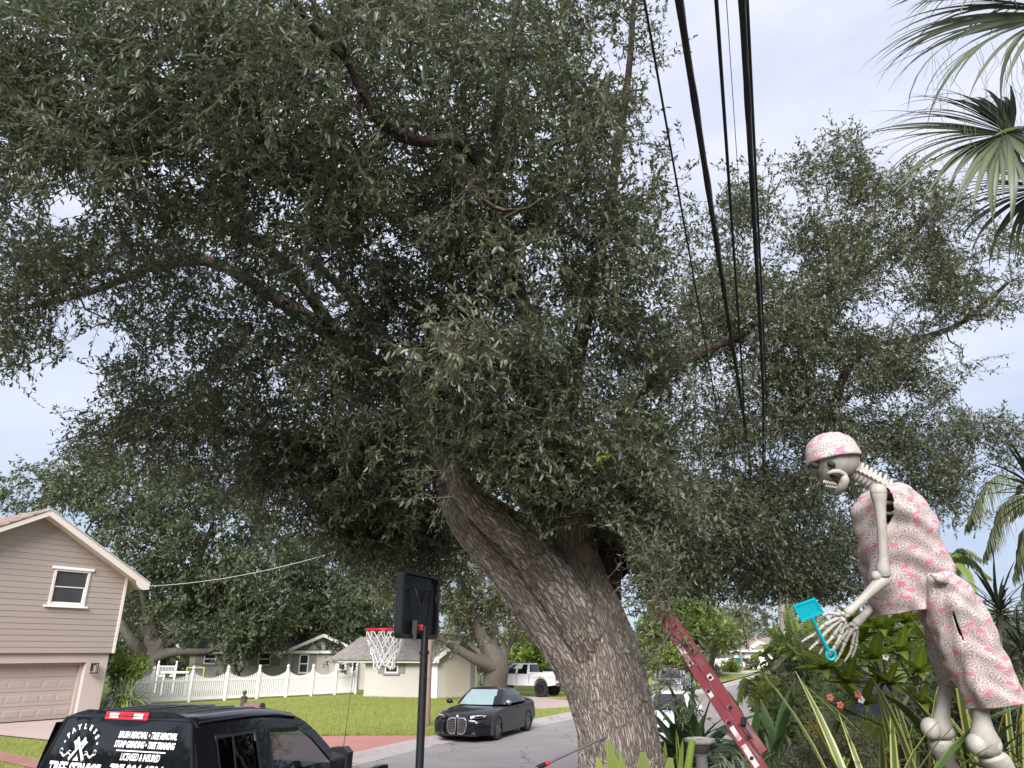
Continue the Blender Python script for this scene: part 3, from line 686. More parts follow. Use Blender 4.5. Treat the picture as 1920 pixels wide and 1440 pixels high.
def keep_oak(te):
    x, y, d = vproj(te); k = np.ones(len(te), bool)
    for a, c, b, e in GAPS: k &= ~(((x - a) / (b * .72)) ** 2 + ((y - c) / (e * .72)) ** 2 < 1)
    # keep the bark of trunk and limbs clear where the photograph shows it
    for x0, y0, x1, y1, w in ((1160, 1440, 1110, 1095, 95), (1060, 1230, 845, 915, 52), (1040, 1090, 930, 975, 38), (1085, 1080, 1078, 985, 47)):
        t = np.clip(((x - x0) * (x1 - x0) + (y - y0) * (y1 - y0)) / ((x1 - x0) ** 2 + (y1 - y0) ** 2), 0, 1)
        k &= ~((np.hypot(x - x0 - t * (x1 - x0), y - y0 - t * (y1 - y0)) < w) & (d < 8.2))
    for x0, y0, x1, y1, w, dm, pr in ((545, -10, 600, 65, 13, 5.35, .85), (600, 65, 650, 110, 14, 5.45, .85), (650, 110, 680, 170, 15, 5.55, .9), (680, 170, 715, 226, 15, 5.65, .9), (715, 226, 780, 264, 16, 5.8, .9), (780, 264, 850, 262, 14, 5.95, .8), (640, 75, 652, 118, 9, 5.4, .8),
                                     (872, 330, 893, 362, 9, 5.6, .8), (893, 362, 925, 388, 9, 5.55, .8), (925, 388, 985, 392, 8, 5.55, .7), (1450, 590, 1560, 540, 10, 11, .75), (1560, 540, 1690, 460, 9, 11.4, .7), (1563, 810, 1590, 690, 10, 11.4, .75), (1590, 690, 1645, 648, 9, 11.6, .75), (1645, 648, 1800, 605, 8, 12, .7), (1140, 870, 1150, 800, 13, 8.9, .8), (110, 560, 280, 500, 9, 9.4, .5)):
        t = np.clip(((x - x0) * (x1 - x0) + (y - y0) * (y1 - y0)) / ((x1 - x0) ** 2 + (y1 - y0) ** 2), 0, 1)
        k &= ~((np.hypot(x - x0 - t * (x1 - x0), y - y0 - t * (y1 - y0)) < w) & (d < dm) & (rgc.uniform(0, 1, len(te)) < pr))
    # keep the near wires and the clear sky below and beside the crown
    k &= ~((x > 1255) & (x < 1450) & (y < 900) & (d < 9.3 + (y > 600) * .8) & (y > 0) & (rgc.uniform(0, 1, len(te)) < .8))
    k &= ~((y > 1135) & (x > 1200))
    return k
print('clumps', len(cl))
br, dirs = grow(list(limbs.values()), cl, seed=4)
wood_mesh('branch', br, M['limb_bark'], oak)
tag(bpy.data.objects[[o.name for o in oak.children if o.name.startswith('branch')][0]], kind='stuff')
_cx, _cy, _cd = vproj(cl); _out = (_cx < -70) | (_cy < -60) | (_cx > 1990); _nr = (_cd < 6.4) & ~_out; _fr = ~_nr & ~_out
foliage('crown', cl[_nr], dirs[_nr], 0.30, M['oak_leaf'], oak, twigs=11, leaves=13, L=0.067, W=0.0225, tl=0.36, keep=keep_oak, seed=8)
foliage('crown', cl[_fr], dirs[_fr], 0.30, M['oak_leaf'], oak, twigs=11, leaves=13, L=0.067, W=0.0255, tl=0.36, keep=keep_oak, seed=18, six=False)
foliage('crown', cl[_out], dirs[_out], 0.30, M['oak_leaf'], oak, twigs=7, leaves=9, L=0.085, W=0.034, tl=0.36, keep=keep_oak, seed=28, six=False)
# ------------------------------------------------------------------ the pink-beige house on the left
HZ = 0.12
W0 = np.array([-18.0, 26.9]); W1 = np.array([-15.9, 30.2])          # its street wall, left to right as seen
ux = (W1 - W0) / np.linalg.norm(W1 - W0); LW = float(np.linalg.norm(W1 - W0)); un = np.array([ux[1], -ux[0]])   # outward normal
def wall_at(x, y, off=0.0):
    """(s along wall, z) of the sight line through the wall plane"""
    r = ray(x, y); o = np.append(W0 + un * off, 0); n = np.append(un, 0); t = ((o - _C) @ n) / (r @ n); q = _C + r * t
    return float((q[:2] - W0) @ ux), float(q[2])
def wp(s, z, off=0.0): return (W0[0] + ux[0] * s + un[0] * off, W0[1] + ux[1] * s + un[1] * off, z)
def wbox(mb, s0, s1, z0, z1, o0, o1, mi=0):
    vs = [wp(s, z, o) for z in (z0, z1) for s, o in ((s0, o0), (s1, o0), (s1, o1), (s0, o1))]
    return mb.add(vs, [(0, 1, 2, 3), (7, 6, 5, 4), (4, 5, 1, 0), (5, 6, 2, 1), (6, 7, 3, 2), (7, 4, 0, 3)], mi)
M['siding'] = pm('beige_siding', (0.325, 0.268, 0.243), 0.6, 0.04, 1.5, 0.06, 30, orand=0.03)
M['stucco'] = pm('pink_stucco', (0.45, 0.375, 0.35), 0.9, 0.06, 1.2, 0.25, 120, dist=0.004)
M['trim'] = pm('cream_trim', (0.66, 0.585, 0.54), 0.5, 0.05, 2)
M['screen'] = pm('window_screen', (0.045, 0.045, 0.05), 0.25, 0.35, 3)
M['tile'] = pm('terracotta_tile', (0.27, 0.185, 0.155), 0.8, 0.35, 6, orand=0.2)
M['lamp_metal'] = pm('bronze_lamp', (0.025, 0.02, 0.017), 0.5, 0.2, 12)
M['lamp_glass'] = pm('frosted_lamp_glass', (0.5, 0.46, 0.42), 0.3, 0.1, 8)
M['gdoor'] = pm('garage_door_paint', (0.375, 0.31, 0.285), 0.5, 0.04, 2, orand=0.02)
s_c = LW; _, z_eave = wall_at(239, 1082); s_ap, z_ap = wall_at(80, 966); _, z_over = wall_at(212, 1224); SL = -6.5
house = thing('pink_house', wp(0, HZ), 'two-storey beige-pink house with lap siding over a garage on the left', 'house')
mb = MB()
wbox(mb, SL, s_c, z_over - 0.02, z_over + .001, 0.0, -8)            # floor between the storeys
mb.prism([wp(SL, z_over, -.02), wp(s_c, z_over, -.02), wp(s_c, z_eave, -.02), wp(s_ap, z_ap, -.02), wp(2 * s_ap - s_c, z_eave, -.02), wp(SL, z_eave, -.02)], (-un[0] * 8, -un[1] * 8, 0))
mb.build('wall', M['siding'], house, world=True)
sg, zg = wall_at(165, 1242, -0.0); 
mb = MB(); wbox(mb, sg, s_c - .06, HZ - .3, z_over - .03, -.10, -8); wbox(mb, SL, sg, zg, z_over - .03, -.10, -.5); wbox(mb, SL, sg, HZ - .3, zg, -.62, -8)
mb.build('garage_wall', M['stucco'], house, world=True)
# lap siding, board by board, cut to the gable
exp_ = 0.205; z = z_over; i = 0
ws0, wz0 = wall_at(88, 1134); ws1, wz1 = wall_at(170, 1072)          # window opening
while z < z_ap - .05:
    z2 = min(z + exp_, z_ap)
    def send(zz): return s_c if zz <= z_eave else s_c - (s_c - s_ap) * (zz - z_eave) / (z_ap - z_eave)
    def ssta(zz): return SL if zz <= z_eave else max(SL, 2 * s_ap - send(zz))
    spans = [(ssta, send)]
    if z2 > wz0 + .02 and z < wz1 - .02: spans = [(ssta, lambda zz: ws0), (lambda zz: ws1, send)]
    for a, b in spans:
        m2 = MB(); q = [(a(z), z, .022), (b(z), z, .022), (b(z2), z2, .008), (a(z2), z2, .008)]
        vs = [wp(*t) for t in q] + [wp(t[0], t[1], -.015) for t in q]
        m2.add(vs, [(0, 1, 2, 3), (7, 6, 5, 4), (4, 5, 1, 0), (6, 7, 3, 2), (5, 6, 2, 1), (7, 4, 0, 3)])
        m2.build('siding_board', M['siding'], house, world=True)
    z = z2
mb = MB(); wbox(mb, s_c - .03, s_c + .07, z_over - .01, z_eave + .02, .05, -.1); mb.build('corner_board', M['trim'], house, world=True)
# roof: rake overhang, soffit, fascia, tile edge
s_r, z_r = wall_at(290, 1079, .55); OH = .55
sl = (z_ap - z_eave) / (s_c - s_ap)
z_pk = z_ap + .16; s_pk = s_ap
def roof_z(s): return z_pk - (abs(s - s_pk)) * sl
s_end = s_c + .75
for sgn in (1, -1):
    e = s_pk + sgn * (s_end - s_pk)
    mb = MB(); vs = [wp(s_pk, z_pk, OH + .03), wp(e, roof_z(e), OH + .03), wp(e, roof_z(e), -8.5), wp(s_pk, z_pk, -8.5)]
    mb.prism([Vector(v) for v in vs], (0, 0, .05)); mb.build('roof', pm('grey_roof_edge', (0.42, 0.40, 0.38), .8, .2, 5), house, world=True)
    mb = MB(); vs = [wp(s_pk, z_pk - .005, OH), wp(e, roof_z(e) - .005, OH), wp(e, roof_z(e) - .24, OH), wp(s_pk, z_pk - .235, OH)]
    if sgn > 0:   # boxed eave return with a curved cut
        cv = [wp(e - .04, roof_z(e) - .24, OH)]
        for k in range(7):
            t = k / 6 * PI / 2; cv.append(wp(e - .28 - .32 * math.sin(t), roof_z(e) - .26 + .20 * (1 - math.cos(t)) + .12 * k / 6, OH))
        vs = [vs[0], vs[1], wp(e, roof_z(e) - .20, OH)] + cv + [wp(s_pk, z_pk - .235, OH)]
    mb.prism([Vector(v) for v in vs], (-un[0] * .035, -un[1] * .035, 0)); mb.build('fascia', M['trim'], house, world=True)
    mb = MB(); vs = [wp(s_pk, z_pk - .20, OH - .03), wp(e, roof_z(e) - .20, OH - .03), wp(e, roof_z(e) - .20, -8), wp(s_pk, z_pk - .20, -8)]
    mb.prism([Vector(v) for v in vs], (0, 0, .02)); mb.build('soffit', M['trim'], house, world=True)
mb = MB(); mb.prism([Vector(wp(s_c + .05, z_eave - .03, OH - .03)), Vector(wp(s_end - .05, roof_z(s_end) - .21, OH - .03)), Vector(wp(s_end - .05, roof_z(s_end) - .21, -8)), Vector(wp(s_c + .05, z_eave - .03, -8))], (0, 0, .02)); mb.build('soffit', M['trim'], house, world=True)
# barrel tiles on the left slope near the ridge
for r in range(4):
    for c in range(16):
        s0 = s_pk - .18 - r * .36; o = OH - .05 - c * .27
        m2 = MB(); a = np.array(wp(s0, roof_z(s0) + .07, o)); b = np.array(wp(s0 - .40, roof_z(s0 - .40) + .085, o))
        m2.tube([a - np.array([0, 0, .06]), b - np.array([0, 0, .06])], [.075, .09], 8); m2.build('roof_tile', M['tile'], house, world=True)
# upstairs window
win = MB(); fw = .085
wbox(win, ws0, ws0 + fw, wz0, wz1, .055, -.05); wbox(win, ws1 - fw, ws1, wz0, wz1, .055, -.05); wbox(win, ws0 + fw, ws1 - fw, wz0, wz0 + fw, .052, -.05); wbox(win, ws0 + fw, ws1 - fw, wz1 - fw * .8, wz1, .052, -.05)
wf = win.build('window', M['trim'], house, world=True)
def sub(mbx, name, mat, par, **k): return mbx.build(name, mat, par, world=True, **k)
mb = MB(); wbox(mb, ws0 - .10, ws1 + .10, wz1 + .002, wz1 + .10, .09, -.02); sub(mb, 'window_head', M['white'], wf)
mb = MB(); wbox(mb, ws0 - .12, ws1 + .10, wz0 - .07, wz0 - .002, .12, -.02); sub(mb, 'window_sill', M['white'], wf)
zm = (wz0 + wz1) / 2 + .02
mb = MB(); wbox(mb, ws0 + fw + .002, ws1 - fw - .002, zm + .02, wz1 - fw, -.012, -.03); sub(mb, 'pane', M['screen'], wf)
mb = MB(); wbox(mb, ws0 + fw + .05, ws1 - fw - .05, wz0 + fw + .045, zm - .02, -.006, -.03); sub(mb, 'pane', M['screen'], wf)
mb = MB(); wbox(mb, ws0 + fw + .001, ws1 - fw - .001, zm - .02, zm + .02, .02, -.02); sub(mb, 'meeting_rail', M['trim'], wf)
mb = MB(); a, b, c, d = ws0 + fw + .001, ws1 - fw - .001, wz0 + fw + .001, zm - .021
wbox(mb, a, a + .045, c, d, .008, -.02); wbox(mb, b - .045, b, c, d, .008, -.02); wbox(mb, a + .046, b - .046, c, c + .04, .008, -.02); sub(mb, 'sash', M['chrome'] if False else M['white'], wf)
# garage door: sections with raised panels
mb = MB(); wbox(mb, SL + .01, sg - .004, HZ, zg - .004, -.44, -.60); gd = mb.build('garage_door', M['gdoor'], house, world=True)
rows = 4; rh = (zg - HZ) / rows; pw = .58
for r in range(rows):
    z0 = HZ + r * rh
    mb = MB(); wbox(mb, SL + .02, sg - .02, z0 + .008, z0 + rh - .008, -.425, -.445); mb.build('door_section', M['gdoor'], gd, world=True)
    s = sg - .16
    while s - pw > SL:
        z1, z2 = z0 + .12, z0 + rh - .12
        m2 = MB(); q = [(s - pw + .05, z1), (s, z1), (s, z2), (s - pw + .05, z2)]; inn = [(s - pw + .09, z1 + .04), (s - .04, z1 + .04), (s - .04, z2 - .04), (s - pw + .09, z2 - .04)]
        vs = [wp(a, b, -.424) for a, b in q] + [wp(a, b, -.417) for a, b in inn]
        m2.add(vs, [(4, 5, 6, 7)] + [(k, (k + 1) % 4, 4 + (k + 1) % 4, 4 + k) for k in range(4)]); m2.build('door_panel', M['gdoor'], gd, world=True); s -= pw
mb = MB(); wbox(mb, sg - .10, sg - .003, HZ, zg - .003, -.30, -.42); wbox(mb, SL, sg - .101, zg - .10, zg - .003, -.30, -.42); mb.build('door_casing', M['gdoor'], house, world=True)
# wall lantern
ls, lz = wall_at(178, 1252, .1)
ln = thing('wall_lantern', wp(ls, lz, -.10), 'dark bronze wall lantern beside the garage door of the beige house', 'lamp')
mb = MB(); wbox(mb, ls - .07, ls + .07, lz - .10, lz + .16, -.098, -.06); wbox(mb, ls - .03, ls + .03, lz + .10, lz + .14, -.06, .08); mb.build('bracket', M['lamp_metal'], ln, world=True)
mb = MB(); wbox(mb, ls - .10, ls + .10, lz + .13, lz + .17, -.02, .20); wbox(mb, ls - .11, ls + .11, lz - .21, lz - .17, -.03, .21); wbox(mb, ls - .09, ls - .07, lz - .17, lz + .13, .16, .18); wbox(mb, ls + .07, ls + .09, lz - .17, lz + .13, .16, .18); wbox(mb, ls - .09, ls - .07, lz - .17, lz + .13, .0, .02); wbox(mb, ls + .07, ls + .09, lz - .17, lz + .13, .0, .02); mb.build('cage', M['lamp_metal'], ln, world=True)
mb = MB(); mb.tube([wp(ls, lz - .165, .09), wp(ls, lz + .12, .09)], .055, 10); mb.build('lamp_glass', M['lamp_glass'], ln, world=True, sm=40)

# ------------------------------------------------------------------ ranch house behind the fence
M['ranch_wall'] = pm('grey_beige_stucco', (0.42, 0.385, 0.36), 0.9, 0.05, 1.0, 0.2, 80, dist=0.004)
M['ranch_light'] = pm('pale_stucco', (0.44, 0.41, 0.385), 0.9, 0.05, 1.0, 0.2, 80, dist=0.004)
M['shingle'] = pavers('grey_shingle', (0.17, 0.15, 0.15), (0.24, 0.215, 0.21), 3.2, (0.08, 0.07, 0.07))
M['shutter'] = pm('taupe_shutter', (0.21, 0.195, 0.18), 0.6, 0.08, 5)
M['pane'] = pm('house_window_glass', (0.02, 0.03, 0.032), 0.05, 0.3, 0.7, spec=0.7)
M['tan_door'] = pm('tan_garage_door', (0.46, 0.42, 0.345), 0.6, 0.05, 3)
ranch = thing('ranch_house', G(640, 1300, .1), 'low grey-beige ranch house with shuttered windows behind the white fence', 'house')
A = G(352, 1300, .1)[:2]; B = G(700, 1297, .1)[:2]
A = D(358, 1222, 46)[:2]; B = D(690, 1222, 47.5)[:2]
rx_ = (B - A) / np.linalg.norm(B - A); rn = np.array([rx_[1], -rx_[0]]); RL = float(np.linalg.norm(B - A))
class Wall:
    def __init__(s, o, d, n): s.o, s.d, s.n = np.array(o), np.array(d), np.array(n)
    def p(s, a, z, off=0.0): q = s.o + s.d * a + s.n * off; return (q[0], q[1], z)
    def box(s, mb, a0, a1, z0, z1, o0, o1):
        vs = [s.p(a, z, o) for z in (z0, z1) for a, o in ((a0, o0), (a1, o0), (a1, o1), (a0, o1))]
        return mb.add(vs, [(0, 1, 2, 3), (7, 6, 5, 4), (4, 5, 1, 0), (5, 6, 2, 1), (6, 7, 3, 2), (7, 4, 0, 3)])
    def at(s, x, y):
        r = ray(x, y); n = np.append(s.n, 0); t = ((np.append(s.o, 0) - _C) @ n) / (r @ n); q = _C + r * t
        return float((q[:2] - s.o) @ s.d), float(q[2])
RW = Wall(A, rx_, rn)
_, ze = RW.at(500, 1219); zb = 0.05
mb = MB(); RW.box(mb, 0, RL + 2, zb, ze, 0, -7); mb.build('wall', M['ranch_wall'], ranch, world=True)
zr = ze + 1.15
mb = MB(); mb.prism([Vector(RW.p(-.5, ze - .03, .5)), Vector(RW.p(-.5, zr, -3.5)), Vector(RW.p(-.5, ze - .03, -7.5))], Vector(np.append(rx_ * (RL + 3), 0))); rf = mb.build('roof', M['shingle'], ranch, world=True)
mb = MB(); RW.box(mb, -.52, RL + .6, ze - .20, ze - .035, .53, .47); mb.build('fascia', M['white'], ranch, world=True)
mb = MB(); RW.box(mb, -.3, RL + .5, ze - .07, ze - .045, .46, 0.003); mb.build('soffit', M['white'], ranch, world=True)
# front-facing gable on the right of this wing
g0, _ = RW.at(540, 1222); g1, _ = RW.at(672, 1222); gm = (g0 + g1) / 2; zg2 = ze + .95
mb = MB(); mb.prism([Vector(RW.p(g0, ze - .05, .25)), Vector(RW.p(g1, ze - .05, .25)), Vector(RW.p(gm, zg2 - .08, .25))], Vector(np.append(-rn * 3, 0))); RW.box(mb, g0, g1, zb, ze - .051, .25, -2); mb.build('gable_wall', M['ranch_light'], ranch, world=True)
for e in (g0 - .6, g1 + .6):
    zz = ze - .05 - .6 * (zg2 - ze) / (gm - g0)
    mb = MB(); mb.prism([Vector(RW.p(gm, zg2, .7)), Vector(RW.p(e, zz, .7)), Vector(RW.p(e, zz, -3.5)), Vector(RW.p(gm, zg2, -3.5))], (0, 0, .07)); mb.build('roof', M['shingle'], ranch, world=True)
    mb = MB(); mb.prism([Vector(RW.p(gm, zg2 + .065, .72)), Vector(RW.p(e, zz + .065, .72)), Vector(RW.p(e, zz - .14, .72)), Vector(RW.p(gm, zg2 - .14, .72))], Vector(np.append(-rn * .05, 0))); mb.build('fascia', M['white'], ranch, world=True)
def win(W, x0, y0, x1, y1, off, shut=.42, parent=ranch):
    a0, z0 = W.at(x0, y1); a1, z1 = W.at(x1, y0); f = .07
    mb = MB(); W.box(mb, a0, a0 + f, z0, z1, off + .05, off - .03); W.box(mb, a1 - f, a1, z0, z1, off + .05, off - .03); W.box(mb, a0 + f, a1 - f, z1 - f, z1, off + .05, off - .03); W.box(mb, a0 + f, a1 - f, z0, z0 + f, off + .05, off - .03); W.box(mb, a0 + f, a1 - f, (z0 + z1) / 2 - .03, (z0 + z1) / 2 + .03, off + .04, off - .03)
    w = mb.build('window', M['white'], parent, world=True); zmid = (z0 + z1) / 2
    for za, zb_ in ((z0 + f, zmid - .03), (zmid + .03, z1 - f)):
        mb = MB(); W.box(mb, a0 + f + .002, a1 - f - .002, za + .002, zb_ - .002, off + .012, off + .004); mb.build('pane', M['pane'], w, world=True)
    mb = MB(); W.box(mb, a0 - .1, a1 + .1, z0 - .10, z0 - .003, off + .09, off + .002); mb.build('window_sill', M['shutter'], w, world=True)
    if shut:
        for a, b in ((a0 - shut - .02, a0 - .02), (a1 + .02, a1 + shut + .02)):
            mb = MB(); W.box(mb, a, b, z0 - .02, z1 + .02, off + .04, off + .003); mb.build('shutter', M['shutter'], w, world=True)
win(RW, 381, 1226, 407, 1245, 0, .5); win(RW, 483, 1223, 510, 1248, 0, .55); win(RW, 560, 1227, 581, 1262, .25, .45); win(RW, 634, 1233, 650, 1256, .25, 0)
a0, z1 = RW.at(661, 1236); a1, _ = RW.at(673, 1236)
mb = MB(); RW.box(mb, a0, a1, zb, z1, .33, .253); dr = mb.build('door', M['white'], ranch, world=True)
mb = MB(); RW.box(mb, a0 + .1, a1 - .1, 1.0, z1 - .15, .345, .331); mb.build('pane', M['pane'], dr, world=True)
# garage wing, nearer, gable end towards the street
C0 = D(687, 1222, 40.5)[:2]; C1 = D(822, 1222, 39.0)[:2]; gx_ = (C1 - C0) / np.linalg.norm(C1 - C0); gn = np.array([gx_[1], -gx_[0]]); GL = float(np.linalg.norm(C1 - C0))
GW = Wall(C0, gx_, gn); _, ze3 = GW.at(760, 1233)
C2 = D(895, 1222, 40.2)[:2]; ex = (C2 - C1) / np.linalg.norm(C2 - C1); en = np.array([ex[1], -ex[0]]); EL = float(np.linalg.norm(C2 - C1)); EW = Wall(C1, ex, en)
ea, zpk = EW.at(866, 1200); ea = EL * .5
mb = MB(); mb.prism([Vector((*C0, zb)), Vector((*C1, zb)), Vector((*C2, zb)), Vector((*(C0 + C2 - C1), zb))], (0, 0, ze3 - zb)); mb.build('garage_wall', M['ranch_light'], ranch, world=True)
mb = MB(); mb.prism([Vector(EW.p(0, ze3 + .002, 0)), Vector(EW.p(EL, ze3 + .002, 0)), Vector(EW.p(ea, zpk, 0))], Vector(np.append(-gx_ * .3, 0))); mb.build('gable_wall', M['ranch_light'], ranch, world=True)
for e in (-.5, EL + .5):
    zz = ze3 - .12
    mb = MB(); q = [Vector(EW.p(ea, zpk + .12, .5)), Vector(EW.p(e, zz, .5))]; sh = Vector(np.append(-gx_ * (GL + 2), 0)); mb.prism([q[0], q[1], q[1] + sh, q[0] + sh], (0, 0, .08)); mb.build('roof', M['shingle'], ranch, world=True)
    mb = MB(); mb.prism([q[0] + Vector((0, 0, .078)), q[1] + Vector((0, 0, .078)), q[1] - Vector((0, 0, .15)), q[0] - Vector((0, 0, .15))], Vector(np.append(ex * 0 + gx_ * .05, 0))); mb.build('fascia', M['white'], ranch, world=True)
mb = MB(); GW.box(mb, -1.5, GL + .3, ze3 - .26, ze3 - .10, .52, .46); mb.build('fascia', M['white'], ranch, world=True)
mb = MB(); GW.box(mb, GL - .5, GL + .02, zb, ze3 - .27, .06, .002); mb.build('pilaster', M['white'], ranch, world=True)
b0, zt = EW.at(832, 1240); b1, _ = EW.at(882, 1240)
mb = MB(); EW.box(mb, b0, b1, zb, zt, -.02, .03); gd2 = mb.build('garage_door', M['tan_door'], ranch, world=True)
for r in range(4):
    for c in range(4):
        a = b0 + .1 + c * (b1 - b0 - .1) / 4; z = zb + .1 + r * (zt - zb) / 4; m2 = MB(); EW.box(m2, a, a + (b1 - b0) / 4 - .12, z, z + (zt - zb) / 4 - .14, .045, .031); m2.build('door_panel', M['tan_door'], gd2, world=True)
mb = MB(); EW.box(mb, b1 + .01, b1 + .28, zb, zt + .12, .05, .002); mb.build('door_post', M['shutter'], ranch, world=True)
win(GW, 722, 1237, 748, 1262, 0, .42)
# air conditioning unit
c_ = G(765, 1299, .1); ac = thing('air_conditioner', c_, 'grey louvred air conditioner between the fence end and the ranch garage', 'air conditioner')
S_ = .92; wz = 0.95
mb = MB()
for sx in (-1, 1):
    for sy in (-1, 1): mb.box((sx * (S_ / 2 - .03), sy * (S_ / 2 - .03), wz / 2), (.06, .06, wz))
mb.box((0, 0, wz + .03), (S_ + .04, S_ + .04, .06)); mb.box((0, 0, .04), (S_ + .02, S_ + .02, .08)); mb.build('cabinet', pm('ac_grey', (.30, .31, .32), .5, .1, 5), ac)
mb = MB(); mb.box((0, 0, wz / 2), (S_ - .14, S_ - .14, wz - .1)); mb.build('coil', pm('coil_dark', (.05, .05, .055), .7, .2, 40), ac)
for k in range(11):
    mb = MB(); z = .12 + k * .078
    for a in range(4):
        q = Matrix.Rotation(a * PI / 2, 3, 'Z'); mb.box(tuple(q @ Vector((0, -(S_ / 2 - .03), z))), (S_ - .12, .035, .018) if a % 2 == 0 else (.035, S_ - .12, .018))
    mb.build('louvre', pm('ac_louvre', (.36, .37, .38), .5, .1, 5) if k == 0 else bpy.data.materials['ac_louvre'], ac)

# ------------------------------------------------------------------ white scalloped picket fence
def fence(pix, label, base0, base1, first_post=True, npk=21, bay=None, lean=0.0):
    g = [G(x, base0 + (base1 - base0) * (x - pix[0]) / (pix[-1] - pix[0]), .11) for x in pix]
    fn = thing('picket_fence', g[0], label, 'fence')
    pk = None; H_ = 1.28
    for i, q in enumerate(g):
        m2 = MB(); lo = Vector(q) - Vector(g[0])
        m2.box(lo + Vector((0, 0, .70)), (.13, .13, 1.42)); m2.build('post', M['vinyl'], fn)
        m2 = MB(); m2.lathe([(.085, 1.41), (.085, 1.45), (.05, 1.47), (.035, 1.49), (.075, 1.53), (.088, 1.57), (.075, 1.61), (.03, 1.67), (.004, 1.70)], c=lo, n=10); m2.build('post_cap', M['vinyl'], fn, 50)
    for i in range(len(g) - 1):
        a, b = Vector(g[i]), Vector(g[i + 1]); d = (b - a); L = d.length; d.normalize(); ang = math.atan2(d.y, d.x)
        for z, h in ((.16, .13), (.98, .09)):
            m2 = MB(); m2.bar(a - Vector(g[0]) + d * .066 + Vector((0, 0, z)), b - Vector(g[0]) - d * .066 + Vector((0, 0, z)), .05, h); m2.build('rail', M['vinyl'], fn)
        n = max(3, int((L - .13) / .104))
        for k in range(n):
            t = (k + .5) / n; hh = 1.33 - .26 * (1 - (2 * t - 1) ** 2)
            q = a - Vector(g[0]) + d * (.066 + (L - .132) * t)
            if pk is None:
                m2 = MB(); m2.box((0, 0, .5), (.068, .03, 1.0)); m2.add([(-.034, -.015, 1.0001), (.034, -.015, 1.0001), (.034, .015, 1.0001), (-.034, .015, 1.0001), (0, -.015, 1.03), (0, .015, 1.03)], [(0, 1, 4), (1, 2, 5, 4), (2, 3, 5), (3, 0, 4, 5)])
                pk = m2.build('picket', M['vinyl'], fn); o = pk
            else: o = bpy.data.objects.new('picket', pk.data); COL.objects.link(o); o.parent = fn
            o.location = q + Vector((0, 0, .07)) + Vector((-d.y, d.x, 0)) * -.0; o.rotation_euler = (0, 0, ang); o.scale = (1, 1, hh - .07)
fence([204, 279, 354, 421, 481, 535, 583, 627, 666], 'long white picket fence with scalloped top along the far lawn', 1324, 1301)
fence([692, 717, 748], 'short white picket fence end beside the air conditioner', 1300, 1299)

# mailbox, on the far kerb
mc = G(455, 1402, .12); mcx = D(0, 0, 1)
mp_ = P(455, 1332, mc[1]); 
mbx = thing('mailbox', (mp_[0], mp_[1], .12), 'brown mailbox numbered 3770 on a ball-topped post past the black truck', 'mailbox')
ztop = P(455, 1310, mp_[1])[2]; zbox = P(455, 1313, mp_[1])[2] - .12
M['brown'] = pm('brown_metal', (0.17, 0.095, 0.075), 0.45, 0.12, 6); M['brown_dark'] = pm('dark_brown_metal', (0.05, 0.035, 0.032), 0.5, 0.15, 8)
mb = MB(); mb.box((0, 0, zbox / 2 + .03), (.12, .12, zbox + .06)); mb.build('post', M['brown_dark'], mbx)
mb = MB(); mb.lathe([(.09, zbox + .06), (.09, zbox + .08), (.03, zbox + .12), (.022, zbox + .14)], n=12); mb.ell((0, 0, zbox + .19), (.058, .058, .058), 14, 10); mb.build('finial', M['brown_dark'], mbx, 40)
ux3 = Vector((.93, -.37, 0)).normalized(); uy3 = Vector((.37, .93, 0)).normalized(); o3 = Vector((.0, 0, zbox - .30)) + ux3 * .09
prof = [(-.11, 0), (.11, 0), (.11, .14)] + [(.11 * math.cos(t), .14 + .11 * math.sin(t)) for t in np.linspace(.15, PI - .15, 9)] + [(-.11, .14)]
mb = MB(); mb.prism([o3 + uy3 * a + Vector((0, 0, b)) for a, b in prof], ux3 * .52); bx_o = mb.build('box', M['brown'], mbx, 40)
mb = MB(); mb.prism([o3 + ux3 * .522 + uy3 * a * 1.05 + Vector((0, 0, b * 1.03 - .003)) for a, b in prof], ux3 * .03); mb.build('box_door', M['brown_dark'], mbx, 40)
mb = MB(); mb.box(o3 + ux3 * .2 + Vector((0, 0, -.03)), (.5, .10, .05), rz=math.atan2(ux3.y, ux3.x)); mb.build('arm', M['brown_dark'], mbx)
def text_obj(txt, size, mat, parent, mtx, sx=1.0, shear=0.0, align='CENTER', ext=0.0, name='lettering', spacing=1.0, bold=0.0):
    cu = bpy.data.curves.new('lettering', 'FONT'); cu.body = txt; cu.size = size; cu.align_x = align; cu.shear = shear; cu.extrude = ext; cu.space_character = spacing; cu.resolution_u = 3; cu.offset = bold
    tmp = bpy.data.objects.new('lettering', cu); COL.objects.link(tmp)
    dg = bpy.context.evaluated_depsgraph_get(); me = bpy.data.meshes.new_from_object(tmp.evaluated_get(dg)); bpy.data.objects.remove(tmp); bpy.data.curves.remove(cu)
    me.transform(mtx @ Matrix.Diagonal((sx, 1, 1, 1))); me.name = name; me.materials.clear()
    return link_mesh(name, me, mat, parent)
M['decal'] = pm('white_decal', (0.80, 0.80, 0.80), 0.55, 0.03, 3)
fr = Matrix((ux3, Vector((0, 0, 1)), -uy3)).transposed().to_4x4(); fr.translation = o3 + ux3 * .22 - uy3 * .1125 + Vector((0, 0, .035))
text_obj('3770', .115, M['decal'], mbx, fr, .75, bold=.004)
